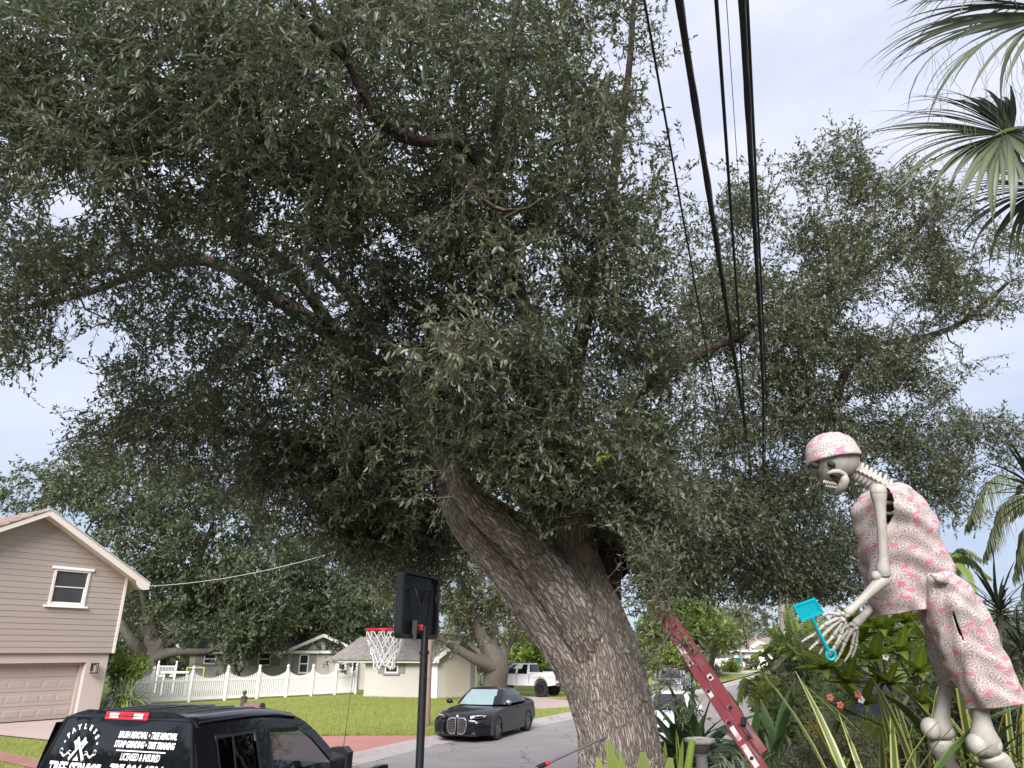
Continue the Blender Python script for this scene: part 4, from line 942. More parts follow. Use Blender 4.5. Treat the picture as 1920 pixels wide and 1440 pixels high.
# ------------------------------------------------------------------ background trees
M['far_leaf'] = leaf_mat('far_oak_leaf', (0.038, 0.054, 0.026), (0.120, 0.140, 0.066), 0.5, 0.3, 0.4, under=(0.12, 0.145, 0.085))
M['brown_leaf'] = leaf_mat('olive_oak_leaf', (0.062, 0.068, 0.036), (0.165, 0.165, 0.09), 0.5, 0.3, 0.4, under=(0.20, 0.21, 0.13))
M['green_leaf'] = leaf_mat('bright_leaf', (0.085, 0.14, 0.025), (0.24, 0.31, 0.06), 0.45, 0.35, 0.4)
M['grey_leaf'] = leaf_mat('grey_green_leaf', (0.075, 0.095, 0.075), (0.18, 0.20, 0.15), 0.6, 0.2, 0.3)
M['mid_tree_leaf'] = leaf_mat('mid_tree_leaf', (0.06, 0.095, 0.028), (0.18, 0.23, 0.06), 0.5, 0.3, 0.4)
M['far_bark'] = pm('far_bark', (0.11, 0.094, 0.083), 0.95, 0.35, 3.5, 0.9, 9, dist=0.08)
M['pale_bark'] = pm('pale_bark', (0.36, 0.33, 0.29), 0.95, 0.25, 2.5, 0.6, 12, dist=0.05)
def far_tree(name, label, base, limbs_px, boughs, lmat, L, W, twigs=7, leaves=9, rad=.8, tl=.8, seed=1, bmat=None, group=None, cat='tree', bark_k=None, spread=.9, up=.15):
    """limbs_px: list of [(px,py,d,rpx)...]; boughs: (px,py,rx,ry,d,sp,n)"""
    t = thing(name, base, label, cat, group); LL = [lp(*l) for l in limbs_px]; bm = bmat or M['far_bark']
    for i, l in enumerate(LL): limb_tube('trunk' if i == 0 else 'limb', l, bm, t, n=12, step=.4, lump=.09, seed=seed + i)
    rg = np.random.default_rng(seed); cl = []
    for bx, by, rx, ry, d, sp, n in boughs:
        for _ in range(int(n * 1.8)):
            r = math.sqrt(rg.uniform()); a = rg.uniform(0, 2 * PI); cl.append(D(bx + rx * r * math.cos(a), by + ry * r * math.sin(a), d + rg.normal(0, sp)))
    cl = np.array(cl); br, dirs = grow(LL, cl, seed=seed, node_step=.8)
    br = [(p, r * 2.2) for p, r in br]
    tag(wood_mesh('branch', br, bm, t, 4), kind='stuff')
    foliage('crown', cl, dirs, rad, lmat, t, twigs=twigs, leaves=leaves, L=L, W=W, tl=tl, seed=seed, six=False, stick=False, spread=spread, up=up)
    return t
far_tree('oak_tree', 'broad dark live oak with forked trunk behind the fence and beige house', G(285, 1318, .1),
    [[(285, 1330, 46, 21), (286, 1270, 46, 20), (290, 1225, 46, 19), (278, 1160, 46, 10), (262, 1080, 46, 6)], [(288, 1235, 46, 14), (325, 1170, 45.5, 10), (360, 1080, 46, 7), (400, 980, 46, 4)], [(284, 1240, 46, 12), (250, 1205, 45, 9), (225, 1165, 45, 7), (190, 1080, 46, 4)],
     [(292, 1232, 46, 12), (330, 1222, 44, 8), (385, 1222, 43, 6), (412, 1212, 43, 4)], [(296, 1215, 46, 9), (345, 1195, 45, 6), (400, 1185, 45, 4), (470, 1150, 46, 3)], [(282, 1200, 46, 9), (240, 1100, 48, 6), (160, 1000, 49, 4)]],
    [(60, 920, 80, 40, 50, 2, 22), (150, 900, 80, 50, 49, 2, 34), (230, 920, 90, 60, 47, 2, 42), (330, 930, 90, 60, 46, 2, 42), (420, 970, 80, 60, 46, 2, 36), (500, 1020, 60, 50, 46, 2, 28), (260, 1010, 100, 60, 46, 2, 46), (360, 1050, 100, 60, 45, 2, 46), (460, 1090, 90, 50, 45, 2, 40), (290, 1110, 80, 50, 47, 2, 34), (400, 1130, 100, 50, 45, 2, 44), (500, 1150, 70, 40, 45, 1.5, 26), (240, 1150, 40, 60, 49, 2, 22), (430, 1175, 90, 28, 44, 1.5, 26), (350, 1160, 60, 40, 47, 2, 18), (470, 1200, 50, 14, 43, 1, 8), (440, 1215, 16, 34, 42, .6, 8), (200, 860, 50, 26, 49, 2, 12), (350, 890, 40, 24, 47, 2, 10)],
    M['far_leaf'], .30, .13, 8, 10, .75, .9, seed=21)
far_tree('oak_tree', 'mid-size oak crown over the middle of the ranch house roof', G(615, 1292, .1),
    [[(622, 1300, 53, 8), (620, 1230, 53, 8), (610, 1170, 53, 6), (590, 1100, 53, 4)], [(617, 1190, 53, 5), (650, 1130, 53, 4), (670, 1080, 53, 3)], [(540, 1215, 52, 2), (570, 1180, 52, 3), (612, 1140, 52, 3)]],
    [(560, 1060, 50, 40, 53, 2, 24), (620, 1040, 60, 40, 53, 2, 30), (680, 1080, 60, 50, 52, 2, 34), (580, 1110, 60, 40, 52, 2, 30), (650, 1130, 60, 40, 51, 2, 32), (600, 1170, 60, 30, 51, 2, 26), (560, 1180, 50, 24, 51, 1.5, 18), (660, 1180, 40, 30, 50, 1.5, 20), (650, 1220, 26, 24, 48, 1, 14), (715, 1150, 40, 50, 51, 1.5, 22), (700, 1190, 30, 20, 50, 1, 10)],
    M['far_leaf'], .34, .14, 8, 9, .8, .9, seed=31)
far_tree('oak_tree', 'stout olive-leaved oak with low forked limbs in front of the ranch garage', G(928, 1312, .12),
    [[(924, 1318, 37, 24), (926, 1280, 37, 21), (930, 1240, 37, 21), (905, 1195, 37.5, 12), (880, 1130, 38, 8), (860, 1060, 38, 5)], [(930, 1250, 37, 17), (890, 1235, 36, 9), (850, 1212, 35.5, 7), (815, 1190, 35, 5)], [(932, 1245, 37, 16), (955, 1200, 37.5, 9), (985, 1140, 38, 6), (1010, 1080, 38, 4)], [(925, 1235, 37, 12), (925, 1170, 38, 8), (930, 1090, 38, 5)]],
    [(700, 1010, 60, 50, 37, 1.5, 30), (780, 1000, 70, 60, 37, 1.5, 46), (850, 1020, 60, 60, 38, 1.5, 40), (760, 1080, 60, 50, 37, 1.5, 34), (840, 1090, 60, 50, 38, 1.5, 36), (920, 1080, 60, 60, 39, 1.5, 36), (990, 1100, 60, 60, 39, 1.5, 34), (900, 1150, 50, 40, 39, 1, 26), (985, 1140, 60, 44, 38, 1, 44), (850, 1160, 30, 20, 38, .8, 6), (720, 1060, 30, 50, 37, 1, 12), (835, 1200, 14, 8, 35.2, .3, 3)],
    M['brown_leaf'], .21, .085, 8, 10, .55, .65, seed=41)
far_tree('tree', 'bright yellow-green tree seen between the oaks above the ranch roof', G(600, 1270, .1),
    [[(600, 1275, 75, 6), (600, 1200, 75, 5), (596, 1140, 75, 4)]], [(580, 1150, 60, 20, 75, 2, 20), (640, 1160, 40, 20, 75, 2, 14), (860, 1140, 20, 26, 70, 1, 10)], M['green_leaf'], .5, .24, 8, 8, 1.1, 1.2, seed=51)
far_tree('tree', 'round green tree behind the white pickup beside the grey house', G(1000, 1285, .1),
    [[(1010, 1290, 58, 6), (1010, 1250, 58, 6), (1012, 1190, 58, 4)]], [(1000, 1215, 40, 36, 58, 1.5, 30), (1040, 1200, 40, 40, 58, 1.5, 28), (1015, 1160, 50, 40, 58, 1.5, 26)], M['green_leaf'], .34, .17, 8, 9, .9, .9, seed=61)
far_tree('tree', 'tall leafy green tree right of the leaning trunk behind the red ladder', G(1290, 1272, .1),
    [[(1292, 1275, 66, 7), (1290, 1220, 66, 6), (1286, 1160, 66, 5), (1280, 1120, 66, 4)]], [(1285, 1135, 44, 34, 66, 2, 34), (1300, 1170, 60, 34, 66, 2, 38), (1250, 1180, 50, 40, 67, 2, 30), (1330, 1178, 44, 20, 65, 2, 22), (1235, 1205, 26, 20, 66, 2, 10)], M['mid_tree_leaf'], .40, .2, 8, 9, 1.1, 1.0, seed=71)
far_tree('tree', 'olive tree over the far pickup with one pale leaning bough', G(1350, 1264, .1),
    [[(1332, 1268, 74, 5), (1336, 1235, 74, 5), (1345, 1200, 74, 4), (1360, 1170, 74, 3)], [(1290, 1212, 70, 2.5), (1315, 1203, 70, 2.5), (1340, 1195, 72, 2)]], [(1350, 1180, 40, 26, 74, 2, 26), (1385, 1165, 26, 26, 76, 1.5, 16), (1375, 1190, 26, 14, 74, 1.5, 8)], M['brown_leaf'], .42, .19, 8, 9, 1.0, 1.0, seed=81)
# pale-trunked trees by the street on the right
far_tree('tree', 'tall tree with pale peeling trunk rising from the palm hedge', G(1475, 1292, .1),
    [[(1478, 1320, 34, 9), (1474, 1250, 34, 8), (1470, 1180, 34, 8), (1463, 1100, 34, 7), (1455, 1020, 34, 6)]], [(1450, 1040, 60, 50, 34, 1, 16), (1400, 1130, 30, 18, 36, 1, 5), (1480, 1110, 40, 30, 34, 1, 10)], M['far_leaf'], .2, .085, 7, 9, .6, .7, seed=91, bmat=M['pale_bark'])
far_tree('tree', 'slimmer pale trunk close behind the first pale-trunked tree', G(1494, 1288, .1),
    [[(1494, 1310, 37, 6), (1489, 1250, 37, 6), (1487, 1180, 37, 5), (1480, 1090, 37, 4)]], [(1500, 1080, 50, 40, 37, 1, 10)], M['far_leaf'], .2, .085, 7, 9, .6, .7, seed=92, bmat=M['pale_bark'])
# far tree belt
def belt(name, segs, lmat, L, W, seed, n_per):
    rg = np.random.default_rng(seed); cl = []
    for x0, x1, ytop, ybot, d, sp in segs:
        for _ in range(int((x1 - x0) * n_per)):
            x = rg.uniform(x0, x1); yt = ytop + 9 * math.sin(x * .07) + 6 * math.sin(x * .19 + 2); cl.append(D(x, yt + (ybot - yt) * rg.uniform() ** .8, d + rg.normal(0, sp)))
    cl = np.array(cl); dirs = np.tile(np.array([0, 0, 1.0]), (len(cl), 1))
    foliage(name, cl, dirs, 1.8, lmat, None, twigs=6, leaves=8, L=L, W=W, tl=2.0, seed=seed, six=False, stick=False)
belt('far_wood', [(1330, 1700, 1165, 1262, 130, 8), (1700, 2000, 1150, 1262, 110, 6)], M['grey_leaf'], 1.0, .5, 5, .5)
belt('far_wood', [(-500, 360, 1130, 1290, 75, 4), (340, 900, 1180, 1275, 85, 4), (900, 1330, 1190, 1270, 95, 4)], M['far_leaf'], .8, .4, 6, .42)

# trees and gardens behind the photographer (they show in the black paint and glass)
def belt_world(name, pts, h0, h1, lmat, L, W, seed, n):
    rg = np.random.default_rng(seed); t = rg.uniform(0, 1, n); q = spline(pts, 200); p = q[(t * 199).astype(int)]
    cl = np.stack([p[:, 0] + rg.normal(0, 2, n), p[:, 1] + rg.normal(0, 2, n), rg.uniform(h0, h1, n) * (1 + .25 * np.sin(t * 40))], 1)
    foliage(name, cl, np.tile(np.array([0, 0, 1.0]), (n, 1)), 1.5, lmat, None, twigs=6, leaves=7, L=L, W=W, tl=1.5, seed=seed, six=False, stick=False)
belt_world('far_wood', [(45, 150), (75, 110), (85, 60), (75, 25), (60, 5)], .5, 9.0, M['grey_leaf'], 1.0, .5, 19, 420)
belt_world('garden_wood', [(34, 14), (30, -4), (18, -14), (0, -18), (-16, -16), (-30, -6), (-40, 10)], .3, 5.0, M['far_leaf'], .8, .4, 9, 700)
# ------------------------------------------------------------------ vehicles: x forward, y left, z up, origin on the ground at mid-wheelbase
def paint(name, c, rough=0.22, metal=0.0, coat=0.55, fl=0.0):
    s = Sh(name); co = s.coord(); n = s.noise(co, 1.3, 5, 0.6); d = s.noise(co, 30, 4, 0.7)
    s.set(Base_Color=s.tint(c, n * 0.2 + 0.9), Roughness=d * 0.08 + rough, Metallic=metal, Coat_Weight=coat, Coat_Roughness=0.03, Specular_IOR_Level=0.12); return s.m
M['black_paint'] = paint('black_car_paint', (0.006, 0.007, 0.010))
M['navy_paint'] = paint('dark_navy_paint', (0.012, 0.014, 0.026))
M['white_car'] = paint('white_car_paint', (0.84, 0.84, 0.86), 0.3)
M['silver_car'] = paint('silver_car_paint', (0.26, 0.28, 0.31), 0.3, 0.6)
M['rim'] = pm('alloy_rim', (0.30, 0.29, 0.30), 0.3, 0.1, 8, metal=0.8)
M['dark_rim'] = pm('dark_rim', (0.02, 0.02, 0.022), 0.35, 0.1, 8)
M['red_lens'] = pm('red_lens', (0.50, 0.012, 0.02), 0.15, 0.15, 30, coat=1.0)
M['clear_lens'] = pm('clear_lens', (0.52, 0.50, 0.49), 0.12, 0.12, 40, coat=1.0)
M['lamp_black'] = pm('headlamp_dark', (0.05, 0.052, 0.058), 0.08, 0.4, 14, coat=1.0)
M['screen_reflection'] = pm('painted_sky_reflection', (0.22, 0.30, 0.32), 0.12, 0.25, 3.5, coat=1.0)  # pale blue sky reflection painted into the coupe's windscreen colour
M['seat'] = pm('dark_seat_cloth', (0.018, 0.018, 0.02), 0.85, 0.2, 10)
M['tint_glass'] = glass('tinted_window_glass', (0.40, 0.46, 0.43), 1.6)
M['dark_tint'] = glass('privacy_glass', (0.05, 0.055, 0.06), 1.5)

def wheel(parent, x, y, r, w, rim, spokes=5, rr=0.68):
    sg = 1 if y > 0 else -1
    t = MB(); t.lathe([(r * rr, -w / 2), (r * .94, -w / 2), (r, -w * .36), (r, w * .36), (r * .94, w / 2), (r * rr, w / 2)], n=28, axis='y', cap=False)
    wo = thing_part('wheel', parent, (x, y, r)); t.build('tyre', M['rubber'], wo, 40)
    m2 = MB(); yo = sg * w * .36
    m2.lathe([(r * rr, -yo * .5), (r * rr, yo * 1.05), (r * rr * .90, yo * 1.05), (r * rr * .88, yo * .3)], n=28, axis='y', cap=False)
    m2.lathe([(.02, yo * .9), (r * .14, yo * .9), (r * .15, yo * .5)], n=12, axis='y', cap=True)
    for k in range(spokes):
        a = 2 * PI * k / spokes + .3; d = Vector((math.cos(a), 0, math.sin(a))); s_ = Vector((-math.sin(a), 0, math.cos(a)))
        for e in (-1, 1):
            p0 = d * r * .10 + s_ * e * r * .05; p1 = d * r * rr * .93 + s_ * e * r * .12
            m2.bar(p0 + Vector((0, yo * .86, 0)), p1 + Vector((0, yo * .95, 0)), r * .075, .03, up=(0, 1, 0))
    m2.build('rim', rim, wo, 40)
    m3 = MB(); m3.lathe([(.005, yo * .25), (r * rr * .9, yo * .25), (r * rr * .9, yo * .1)], n=24, axis='y'); m3.build('dark_backing', M['dark_rim'], wo)  # plain dark disc standing for the shade behind the spokes
def thing_part(name, parent, loc, rz=0.0):
    o = bpy.data.objects.new(name, None); COL.objects.link(o); o.parent = parent; o.location = loc; o.rotation_euler = (0, 0, rz); return o
def arch_profile(top, zb, wheels, r, back, front):
    """closed side outline: top points from rear to front, underside with wheel arches cut out"""
    pts = list(top)
    for xw in sorted(wheels, reverse=True):
        pts += [(xw + r, zb)] + [(xw + r * math.cos(t), max(zb, zb + .02) + (r * 1.0) * math.sin(t)) for t in np.linspace(.12, PI - .12, 9)] + [(xw - r, zb)]
    return pts
def hull(parent, name, prof, W, mat, nose=0.25, tail=0.15, xf=2.0, xr=-2.0, top_drop=0.05, tumble=0.06, z_belt=0.8):
    """body extruded across its width with rounded plan ends and tucked-in sides"""
    mb = MB(); R = []
    for s in (-1, -.97, -.86, -.6, -.3, 0, .3, .6, .86, .97, 1):
        e = abs(s); r = []
        for x, z in prof:
            kx = x
            if x > xf - 1.0: kx = x - nose * e ** 3 * (x - xf + 1.0)
            if x < xr + .8: kx = x + tail * e ** 3 * (xr + .8 - x) / .8
            zz = z - (top_drop * e ** 4 if z > z_belt - .35 else 0)
            yy = W / 2 * s * (1 - (tumble * max(0, z - z_belt * .62) ** 1.0 + .10 * max(0, .42 - z)) * e)
            r.append((kx, yy, zz))
        R.append(r)
    mb.rings(R, closed=True, cap=True); return mb.build(name, mat, parent, 32)
def ring_se(x0, x1, hw, z, n=64, e=5.0, bow=0.0):
    xc, a = (x0 + x1) / 2, (x1 - x0) / 2; r = []
    for j in range(n):
        t = 2 * PI * (j + .5) / n; c, s = math.cos(t), math.sin(t)
        x = math.copysign(abs(c) ** (2 / e), c); y = math.copysign(abs(s) ** (2 / e), s)
        r.append((xc + a * x - bow * (y * y) * (1 if c > 0 else -1), hw * y, z))
    return r
def cabin(parent, lv, mat, gmats, pillars, n=64, e=5.0, crown=0.05, bow=.06):
    """lv: (x_rear, x_front, half width, z) from belt to roof; glass between levels 0..2, gmats = (front, rear, side)"""
    R = [ring_se(a, b, h, z, n, e, bow) for a, b, h, z in lv]
    body = MB(); gl = {'windscreen': MB(), 'rear_window': MB(), 'side_window': MB(), 'side_window.001': MB()}
    top = R[-1]; c = (sum(q[0] for q in top) / n, 0, top[0][2] + crown)
    in1 = [((q[0] - c[0]) * .6 + c[0], q[1] * .6, q[2] + crown * .75) for q in top]
    def quad(mb, i, j, b): mb.add([R[i][j], R[i][b], R[i + 1][b], R[i + 1][j]], [(0, 1, 2, 3)])
    for i in range(len(R) - 1):
        for j in range(n):
            b = (j + 1) % n; t = 2 * PI * (j + 1) / n; q = R[i][j]; xm = (R[i][j][0] + R[i][b][0]) / 2; ym = (q[1] + R[i][b][1]) / 2
            hw = lv[i][2]; k = None
            if i in (0, 1):
                nx_ = R[i][b][0] - R[i][j][0]; ny_ = R[i][b][1] - R[i][j][1]
                if abs(ny_) > abs(nx_) * 1.3: k = 'windscreen' if xm > c[0] else 'rear_window'
                elif abs(nx_) > abs(ny_) * 3 and not any(abs(xm - p) < .05 for p in pillars): k = 'side_window' if ym > 0 else 'side_window.001'
            (quad(gl[k], i, j, b) if k else quad(body, i, j, b))
    o = len(body.v); body.add(top + in1 + [c], [(j, (j + 1) % n, n + (j + 1) % n, n + j) for j in range(n)] + [(n + j, n + (j + 1) % n, 2 * n) for j in range(n)])
    body.build('roof', mat, parent, 40)
    for k, mb in gl.items():
        if mb.f: mb.build(k.split('.')[0], gmats[0] if k == 'windscreen' else gmats[1] if k == 'rear_window' else gmats[2], parent, 40)
def rot_at(xy, heading): return (xy[0], xy[1], 0.0), heading

# ---- black coupe on the street
cf = G(928, 1386); cr_ = G(989, 1374)
hd = math.atan2(cf[1] - cr_[1], cf[0] - cr_[0])
wb = 2.72; ctr = np.array([-0.78, 25.1])
coupe_h = math.radians(-110.5)
coupe = thing('black_coupe', (ctr[0], ctr[1], 0.005), 'glossy black coupe with tall twin grille parked at the far kerb', 'car', rz=coupe_h)
top = [(-2.28, .42), (-2.33, .62), (-2.30, .92), (-2.18, .99), (-1.7, .97), (-1.0, .95), (0.2, .94), (.95, .93), (1.5, .865), (1.95, .785), (2.20, .70), (2.31, .60), (2.35, .42), (2.33, .24), (2.22, .17)]
hull(coupe, 'body', arch_profile(top, .17, (-1.36, 1.36), .375, -2.3, 2.3), 1.84, M['black_paint'], .36, .28, 2.35, -2.33, .09, .10, .85)
cabin(coupe, [(-1.85, 1.08, .84, .935), (-1.45, .72, .735, 1.16), (-1.05, .36, .62, 1.335), (-.85, .20, .56, 1.365)], M['black_paint'], (M['screen_reflection'], M['car_glass'], M['car_glass']), (-.95, -.2), e=4.2, crown=.025)
for sx in (-1.36, 1.36):
    for sy in (-1, 1): wheel(coupe, sx, sy * .80, .345, .24, M['rim'], 5, .76)
# kidney grilles: frame, dark mesh, bright studs
for sg in (-1, 1):
    o = [(sg * .035, .66), (sg * .20, .665), (sg * .30, .60), (sg * .315, .44), (sg * .27, .28), (sg * .20, .225), (sg * .06, .225), (sg * .030, .28)]
    def fx(y, z): return 2.37 - .36 * abs(y / .92) ** 3 + .0 - (.05 * max(0, z - .55) / .12)
    mb = MB(); n = len(o); cy_, cz_ = sum(p[0] for p in o) / n, sum(p[1] for p in o) / n
    inn = [((y - cy_) * .88 + cy_, (z - cz_) * .91 + cz_) for y, z in o]
    vs = [(fx(y, z) + .03, y, z) for y, z in o] + [(fx(y, z) + .03, y, z) for y, z in inn] + [(fx(y, z) - .03, y, z) for y, z in o]
    mb.add(vs, [(k, (k + 1) % n, n + (k + 1) % n, n + k) for k in range(n)] + [(k, 2 * n + k, 2 * n + (k + 1) % n, (k + 1) % n) for k in range(n)])
    gr = mb.build('grille', M['chrome'], coupe)
    mb = MB(); mb.add([(fx(y, z) + .012, y, z) for y, z in inn], [tuple(range(n))]); mb.build('mesh', M['rubber'], gr)
    mb = MB()
    for r in range(9):
        for c in range(6):
            y = sg * (.055 + (c + .5 * (r % 2)) * .043); z = .26 + r * .046
            if abs(y) < .285 - .1 * max(0, .33 - z) / .1: mb.box((fx(y, z) + .016, y, z), (.008, .013, .016))
    tag(mb.build('stud', M['chrome'], gr), kind='stuff')
    # headlamp and bumper intakes
    mb = MB(); q = [(.40, .70), (.62, .73), (.80, .715), (.78, .665), (.60, .63), (.42, .635)]
    def fx2(y, z): return 2.37 - .36 * (y / .92) ** 3 - (.32 * max(0, z - .55))
    mb.add([(fx2(y, z) + .012 - (.10 if y > .7 else 0), sg * y, z) for y, z in q] + [(fx2(y, z) - .12, sg * y, z) for y, z in q], [tuple(range(6))] + [(k, 6 + k, 6 + (k + 1) % 6, (k + 1) % 6) for k in range(6)]); hl = mb.build('headlight', M['lamp_black'], coupe)
    mb = MB(); mb.tube([(fx2(.50, .70) + .02, sg * .50, .705), (fx2(.66, .72) + .02, sg * .66, .718), (fx2(.78, .70) - .06, sg * .78, .70), (fx2(.74, .66) - .03, sg * .74, .665)], .013, 6); mb.build('light_bar', M['clear_lens'], hl)
    mb = MB(); q = [(.40, .56), (.80, .54), (.78, .30), (.45, .27)]
    mb.add([(2.385 - .36 * (y / .92) ** 3 - (.09 if y > .7 else 0), sg * y, z) for y, z in q], [(0, 1, 2, 3)]); it = mb.build('air_intake', M['black_plastic'], coupe)
    mb = MB()
    for k in range(4): z = .33 + k * .055; mb.bar((2.40 - .36 * (.42 / .92) ** 3, sg * .43, z), (2.30 - .36 * (.78 / .92) ** 3, sg * .77, z + .01), .02, .012)
    mb.build('slat', M['black_paint'], it)
    mb = MB(); mb.bar((2.36 - .05, sg * .45, .245), (2.26 - .36 * .7, sg * .82, .27), .03, .025); mb.build('bumper_blade', M['silver_car'], coupe)
    # mirrors, sill line
    mb = MB(); mb.ell((.78, sg * 1.0, 1.0), (.09, .11, .075), 12, 8); mb.bar((.80, sg * .86, .95), (.79, sg * .95, .98), .05, .03); mb.build('mirror', M['steel'] if sg > 0 else M['black_paint'], coupe, 40)
    mb = MB(); mb.bar((-.92, sg * .885, .235), (.93, sg * .885, .235), .03, .04); mb.build('sill', M['steel'], coupe)
    mb = MB(); mb.bar((-.55, sg * .905, .80), (-.37, sg * .905, .80), .02, .03); mb.build('door_handle', M['black_plastic'], coupe)
mb = MB(); mb.lathe([(.038, 0), (.036, .012), (.002, .014)], c=(2.335, 0, .70), n=16, axis='x'); mb.build('badge', M['clear_lens'], coupe, 40)
mb = MB(); mb.box((2.30, 0, .20), (.10, 1.25, .05)); mb.build('splitter', M['black_plastic'], coupe)

# ---- pickup trucks in the distance
def pickup(name, loc, rz, label, mat, r=.42, lift=0.0, rim=None, grille='bars', group=None):
    t = thing(name, loc, label, 'pickup truck', group, rz)
    z = lift; wx = (-1.85, 1.85)
    top = [(-2.95, .62 + z), (-2.97, 1.05 + z), (-1.02, 1.06 + z), (-1.0, 1.26 + z), (1.15, 1.26 + z), (1.3, 1.25 + z), (2.6, 1.17 + z), (2.86, 1.08 + z), (2.93, .62 + z), (2.88, .50 + z)]
    hull(t, 'body', arch_profile(top, .50 + z, wx, .53, -2.9, 2.9), 2.02, mat, .10, .03, 2.93, -2.97, .05, .04, 1.1)
    cabin(t, [(-1.0, 1.45, .93, 1.24 + z), (-.95, 1.02, .83, 1.55 + z), (-.88, .58, .74, 1.82 + z), (-.80, .45, .70, 1.87 + z)], mat, (M['car_glass'],) * 3, (-.80, .0, .05, .1), e=6, crown=.03, bow=.03)
    for sg in (-1, 1):
        mb = MB(); mb.bar((.07, sg * .938, 1.25 + z), (.0, sg * .755, 1.83 + z), .13, .03, up=(0, sg, 0)); mb.build('door_pillar', mat, t)
        mb = MB(); mb.box((-1.98, sg * .965, 1.20 + z), (1.93, .07, .30)); mb.build('bed_side', mat, t)
        mb = MB(); mb.box((-2.985, sg * .90, 1.02 + z), (.05, .16, .34)); mb.build('tail_light', M['red_lens'], t)
        mb = MB(); mb.box((2.90, sg * .80, .99 + z), (.10, .30, .20)); mb.build('headlight', M['clear_lens'], t)
        mb = MB(); mb.box((1.0, sg * 1.12, 1.38 + z), (.14, .20, .28)); mb.bar((1.0, sg * .93, 1.28 + z), (1.0, sg * 1.05, 1.32 + z), .05, .05); mb.build('mirror', mat, t)
        for x in (-.72, .25): mb = MB(); mb.bar((x, sg * 1.012, 1.12 + z), (x + .2, sg * 1.012, 1.12 + z), .03, .04); mb.build('door_handle', mat, t)
        for x in (-.96, .02, 1.0): mb = MB(); mb.box((x, sg * 1.0, .92 + z), (.018, .03, .62)); mb.build('door_gap', M['black_plastic'], t)
        for x in wx:
            mb = MB(); mb.tube([(x + .60 * math.cos(a), sg * 1.0, .53 + z + .58 * math.sin(a)) for a in np.linspace(-.05, PI + .05, 13)], .055, 6); mb.build('wheel_arch', mat, t, 60)
            wheel(t, x, sg * .88, r, .30, rim or M['dark_rim'], 6, .6)
    mb = MB(); mb.box((-2.97, 0, 1.20 + z), (.07, 1.86, .30)); mb.build('tailgate', mat, t)
    mb = MB(); mb.box((-3.06, 0, .60 + z), (.14, 1.96, .20)); mb.build('rear_bumper', M['chrome'], t)
    mb = MB(); mb.box((2.98, 0, .60 + z), (.14, 2.0, .26)); mb.build('front_bumper', M['chrome'] if grille == 'bars' else mat, t)
    mb = MB(); mb.box((2.93, 0, .98 + z), (.06, 1.30, .42)); g = mb.build('grille', M['black_plastic'], t)
    if grille == 'bars':
        mb = MB()
        for dz in (-.2, -.07, .07, .2): mb.box((2.972, 0, .98 + z + dz), (.03, 1.9, .05))
        for dy in (-.94, -.60, .60, .94): mb.box((2.974, dy, .98 + z), (.03, .06, .46))
        mb.build('grille_bar', M['chrome'], g)
        mb = MB(); mb.box((2.95, 0, .45 + z), (.05, 1.7, .10)); mb.build('valance', M['black_plastic'], t)
    return t
wpk = G(985, 1308, .1)
wp_ = pickup('white_pickup', (.6, 40, .06), math.radians(150), 'white lifted crew-cab pickup parked on the grass behind the forked oak', M['white_car'], r=.50, lift=.22)
wp_.scale = (.82,) * 3; _h = math.radians(150); _q = np.array([math.cos(_h) * -1.85 - math.sin(_h) * 1.0, math.sin(_h) * -1.85 + math.cos(_h) * 1.0]) * .82; _g = G(1014, 1308, .1)[:2]; wp_.location = (_g[0] - _q[0], _g[1] - _q[1], .1)
sp_ = pickup('silver_pickup', (D(1262, 1270, 42)[0], D(1262, 1270, 42)[1], .0), math.radians(-112), 'silver pickup with wide chrome grille facing the camera behind the white sedan', M['silver_car'], r=.42, lift=.04)
sp_.scale = (.80,) * 3
fp = D(1312, 1240, 112); fpk = pickup('white_pickup', (fp[0], fp[1], .1), math.radians(165), 'small distant white pickup on the far lawn behind the red ladder', M['white_car'], r=.44, lift=.12)
fpk.scale = (.85,) * 3

def sedan(name, loc, rz, label, mat, H=1.45, cat='car', shade=None):
    t = thing(name, loc, label, cat, None, rz); k = H / 1.45
    top = [(-2.30, .42), (-2.36, .75 * k), (-2.25, 1.02 * k), (-1.6, 1.03 * k), (.9, .98 * k), (1.5, .92 * k), (2.05, .80 * k), (2.28, .66 * k), (2.33, .40), (2.25, .20)]
    hull(t, 'body', arch_profile(top, .20, (-1.38, 1.38), .37, -2.3, 2.3), 1.83, mat, .30, .22, 2.33, -2.36, .07, .08, .9 * k)
    cabin(t, [(-1.95, 1.10, .83, .97 * k), (-1.5, .65, .73, 1.23 * k), (-1.2, .28, .62, 1.41 * k), (-1.05, .12, .57, H)], mat, (shade or M['car_glass'], M['car_glass'], M['car_glass']), (-1.15, -.25, -.2), e=4.5, crown=.025)
    for sx in (-1.38, 1.38):
        for sy in (-1, 1): wheel(t, sx, sy * .80, .34, .22, M['rim'], 5, .7)
    for sg in (-1, 1):
        mb = MB(); mb.box((2.13, sg * .68, .68 * k), (.14, .34, .12), rz=-sg * .35); mb.build('headlight', M['clear_lens'], t)
        mb = MB(); mb.box((-2.24, sg * .68, .84 * k), (.14, .30, .14), rz=sg * .25); mb.build('tail_light', M['red_lens'], t)
        mb = MB(); mb.ell((.80, sg * .99, 1.03 * k), (.08, .11, .08), 10, 8); mb.build('mirror', mat, t, 50)
        for x in (-.6, .35): mb = MB(); mb.bar((x, sg * .905, .84 * k), (x + .18, sg * .905, .84 * k), .02, .03); mb.build('door_handle', mat, t)
    mb = MB(); mb.box((2.31, 0, .50 * k), (.06, 1.0, .16)); mb.build('grille', M['black_plastic'], t)
    mb = MB(); mb.box((2.36, 0, .38), (.02, .42, .12)); mb.build('number_plate', M['decal'], t)
    return t
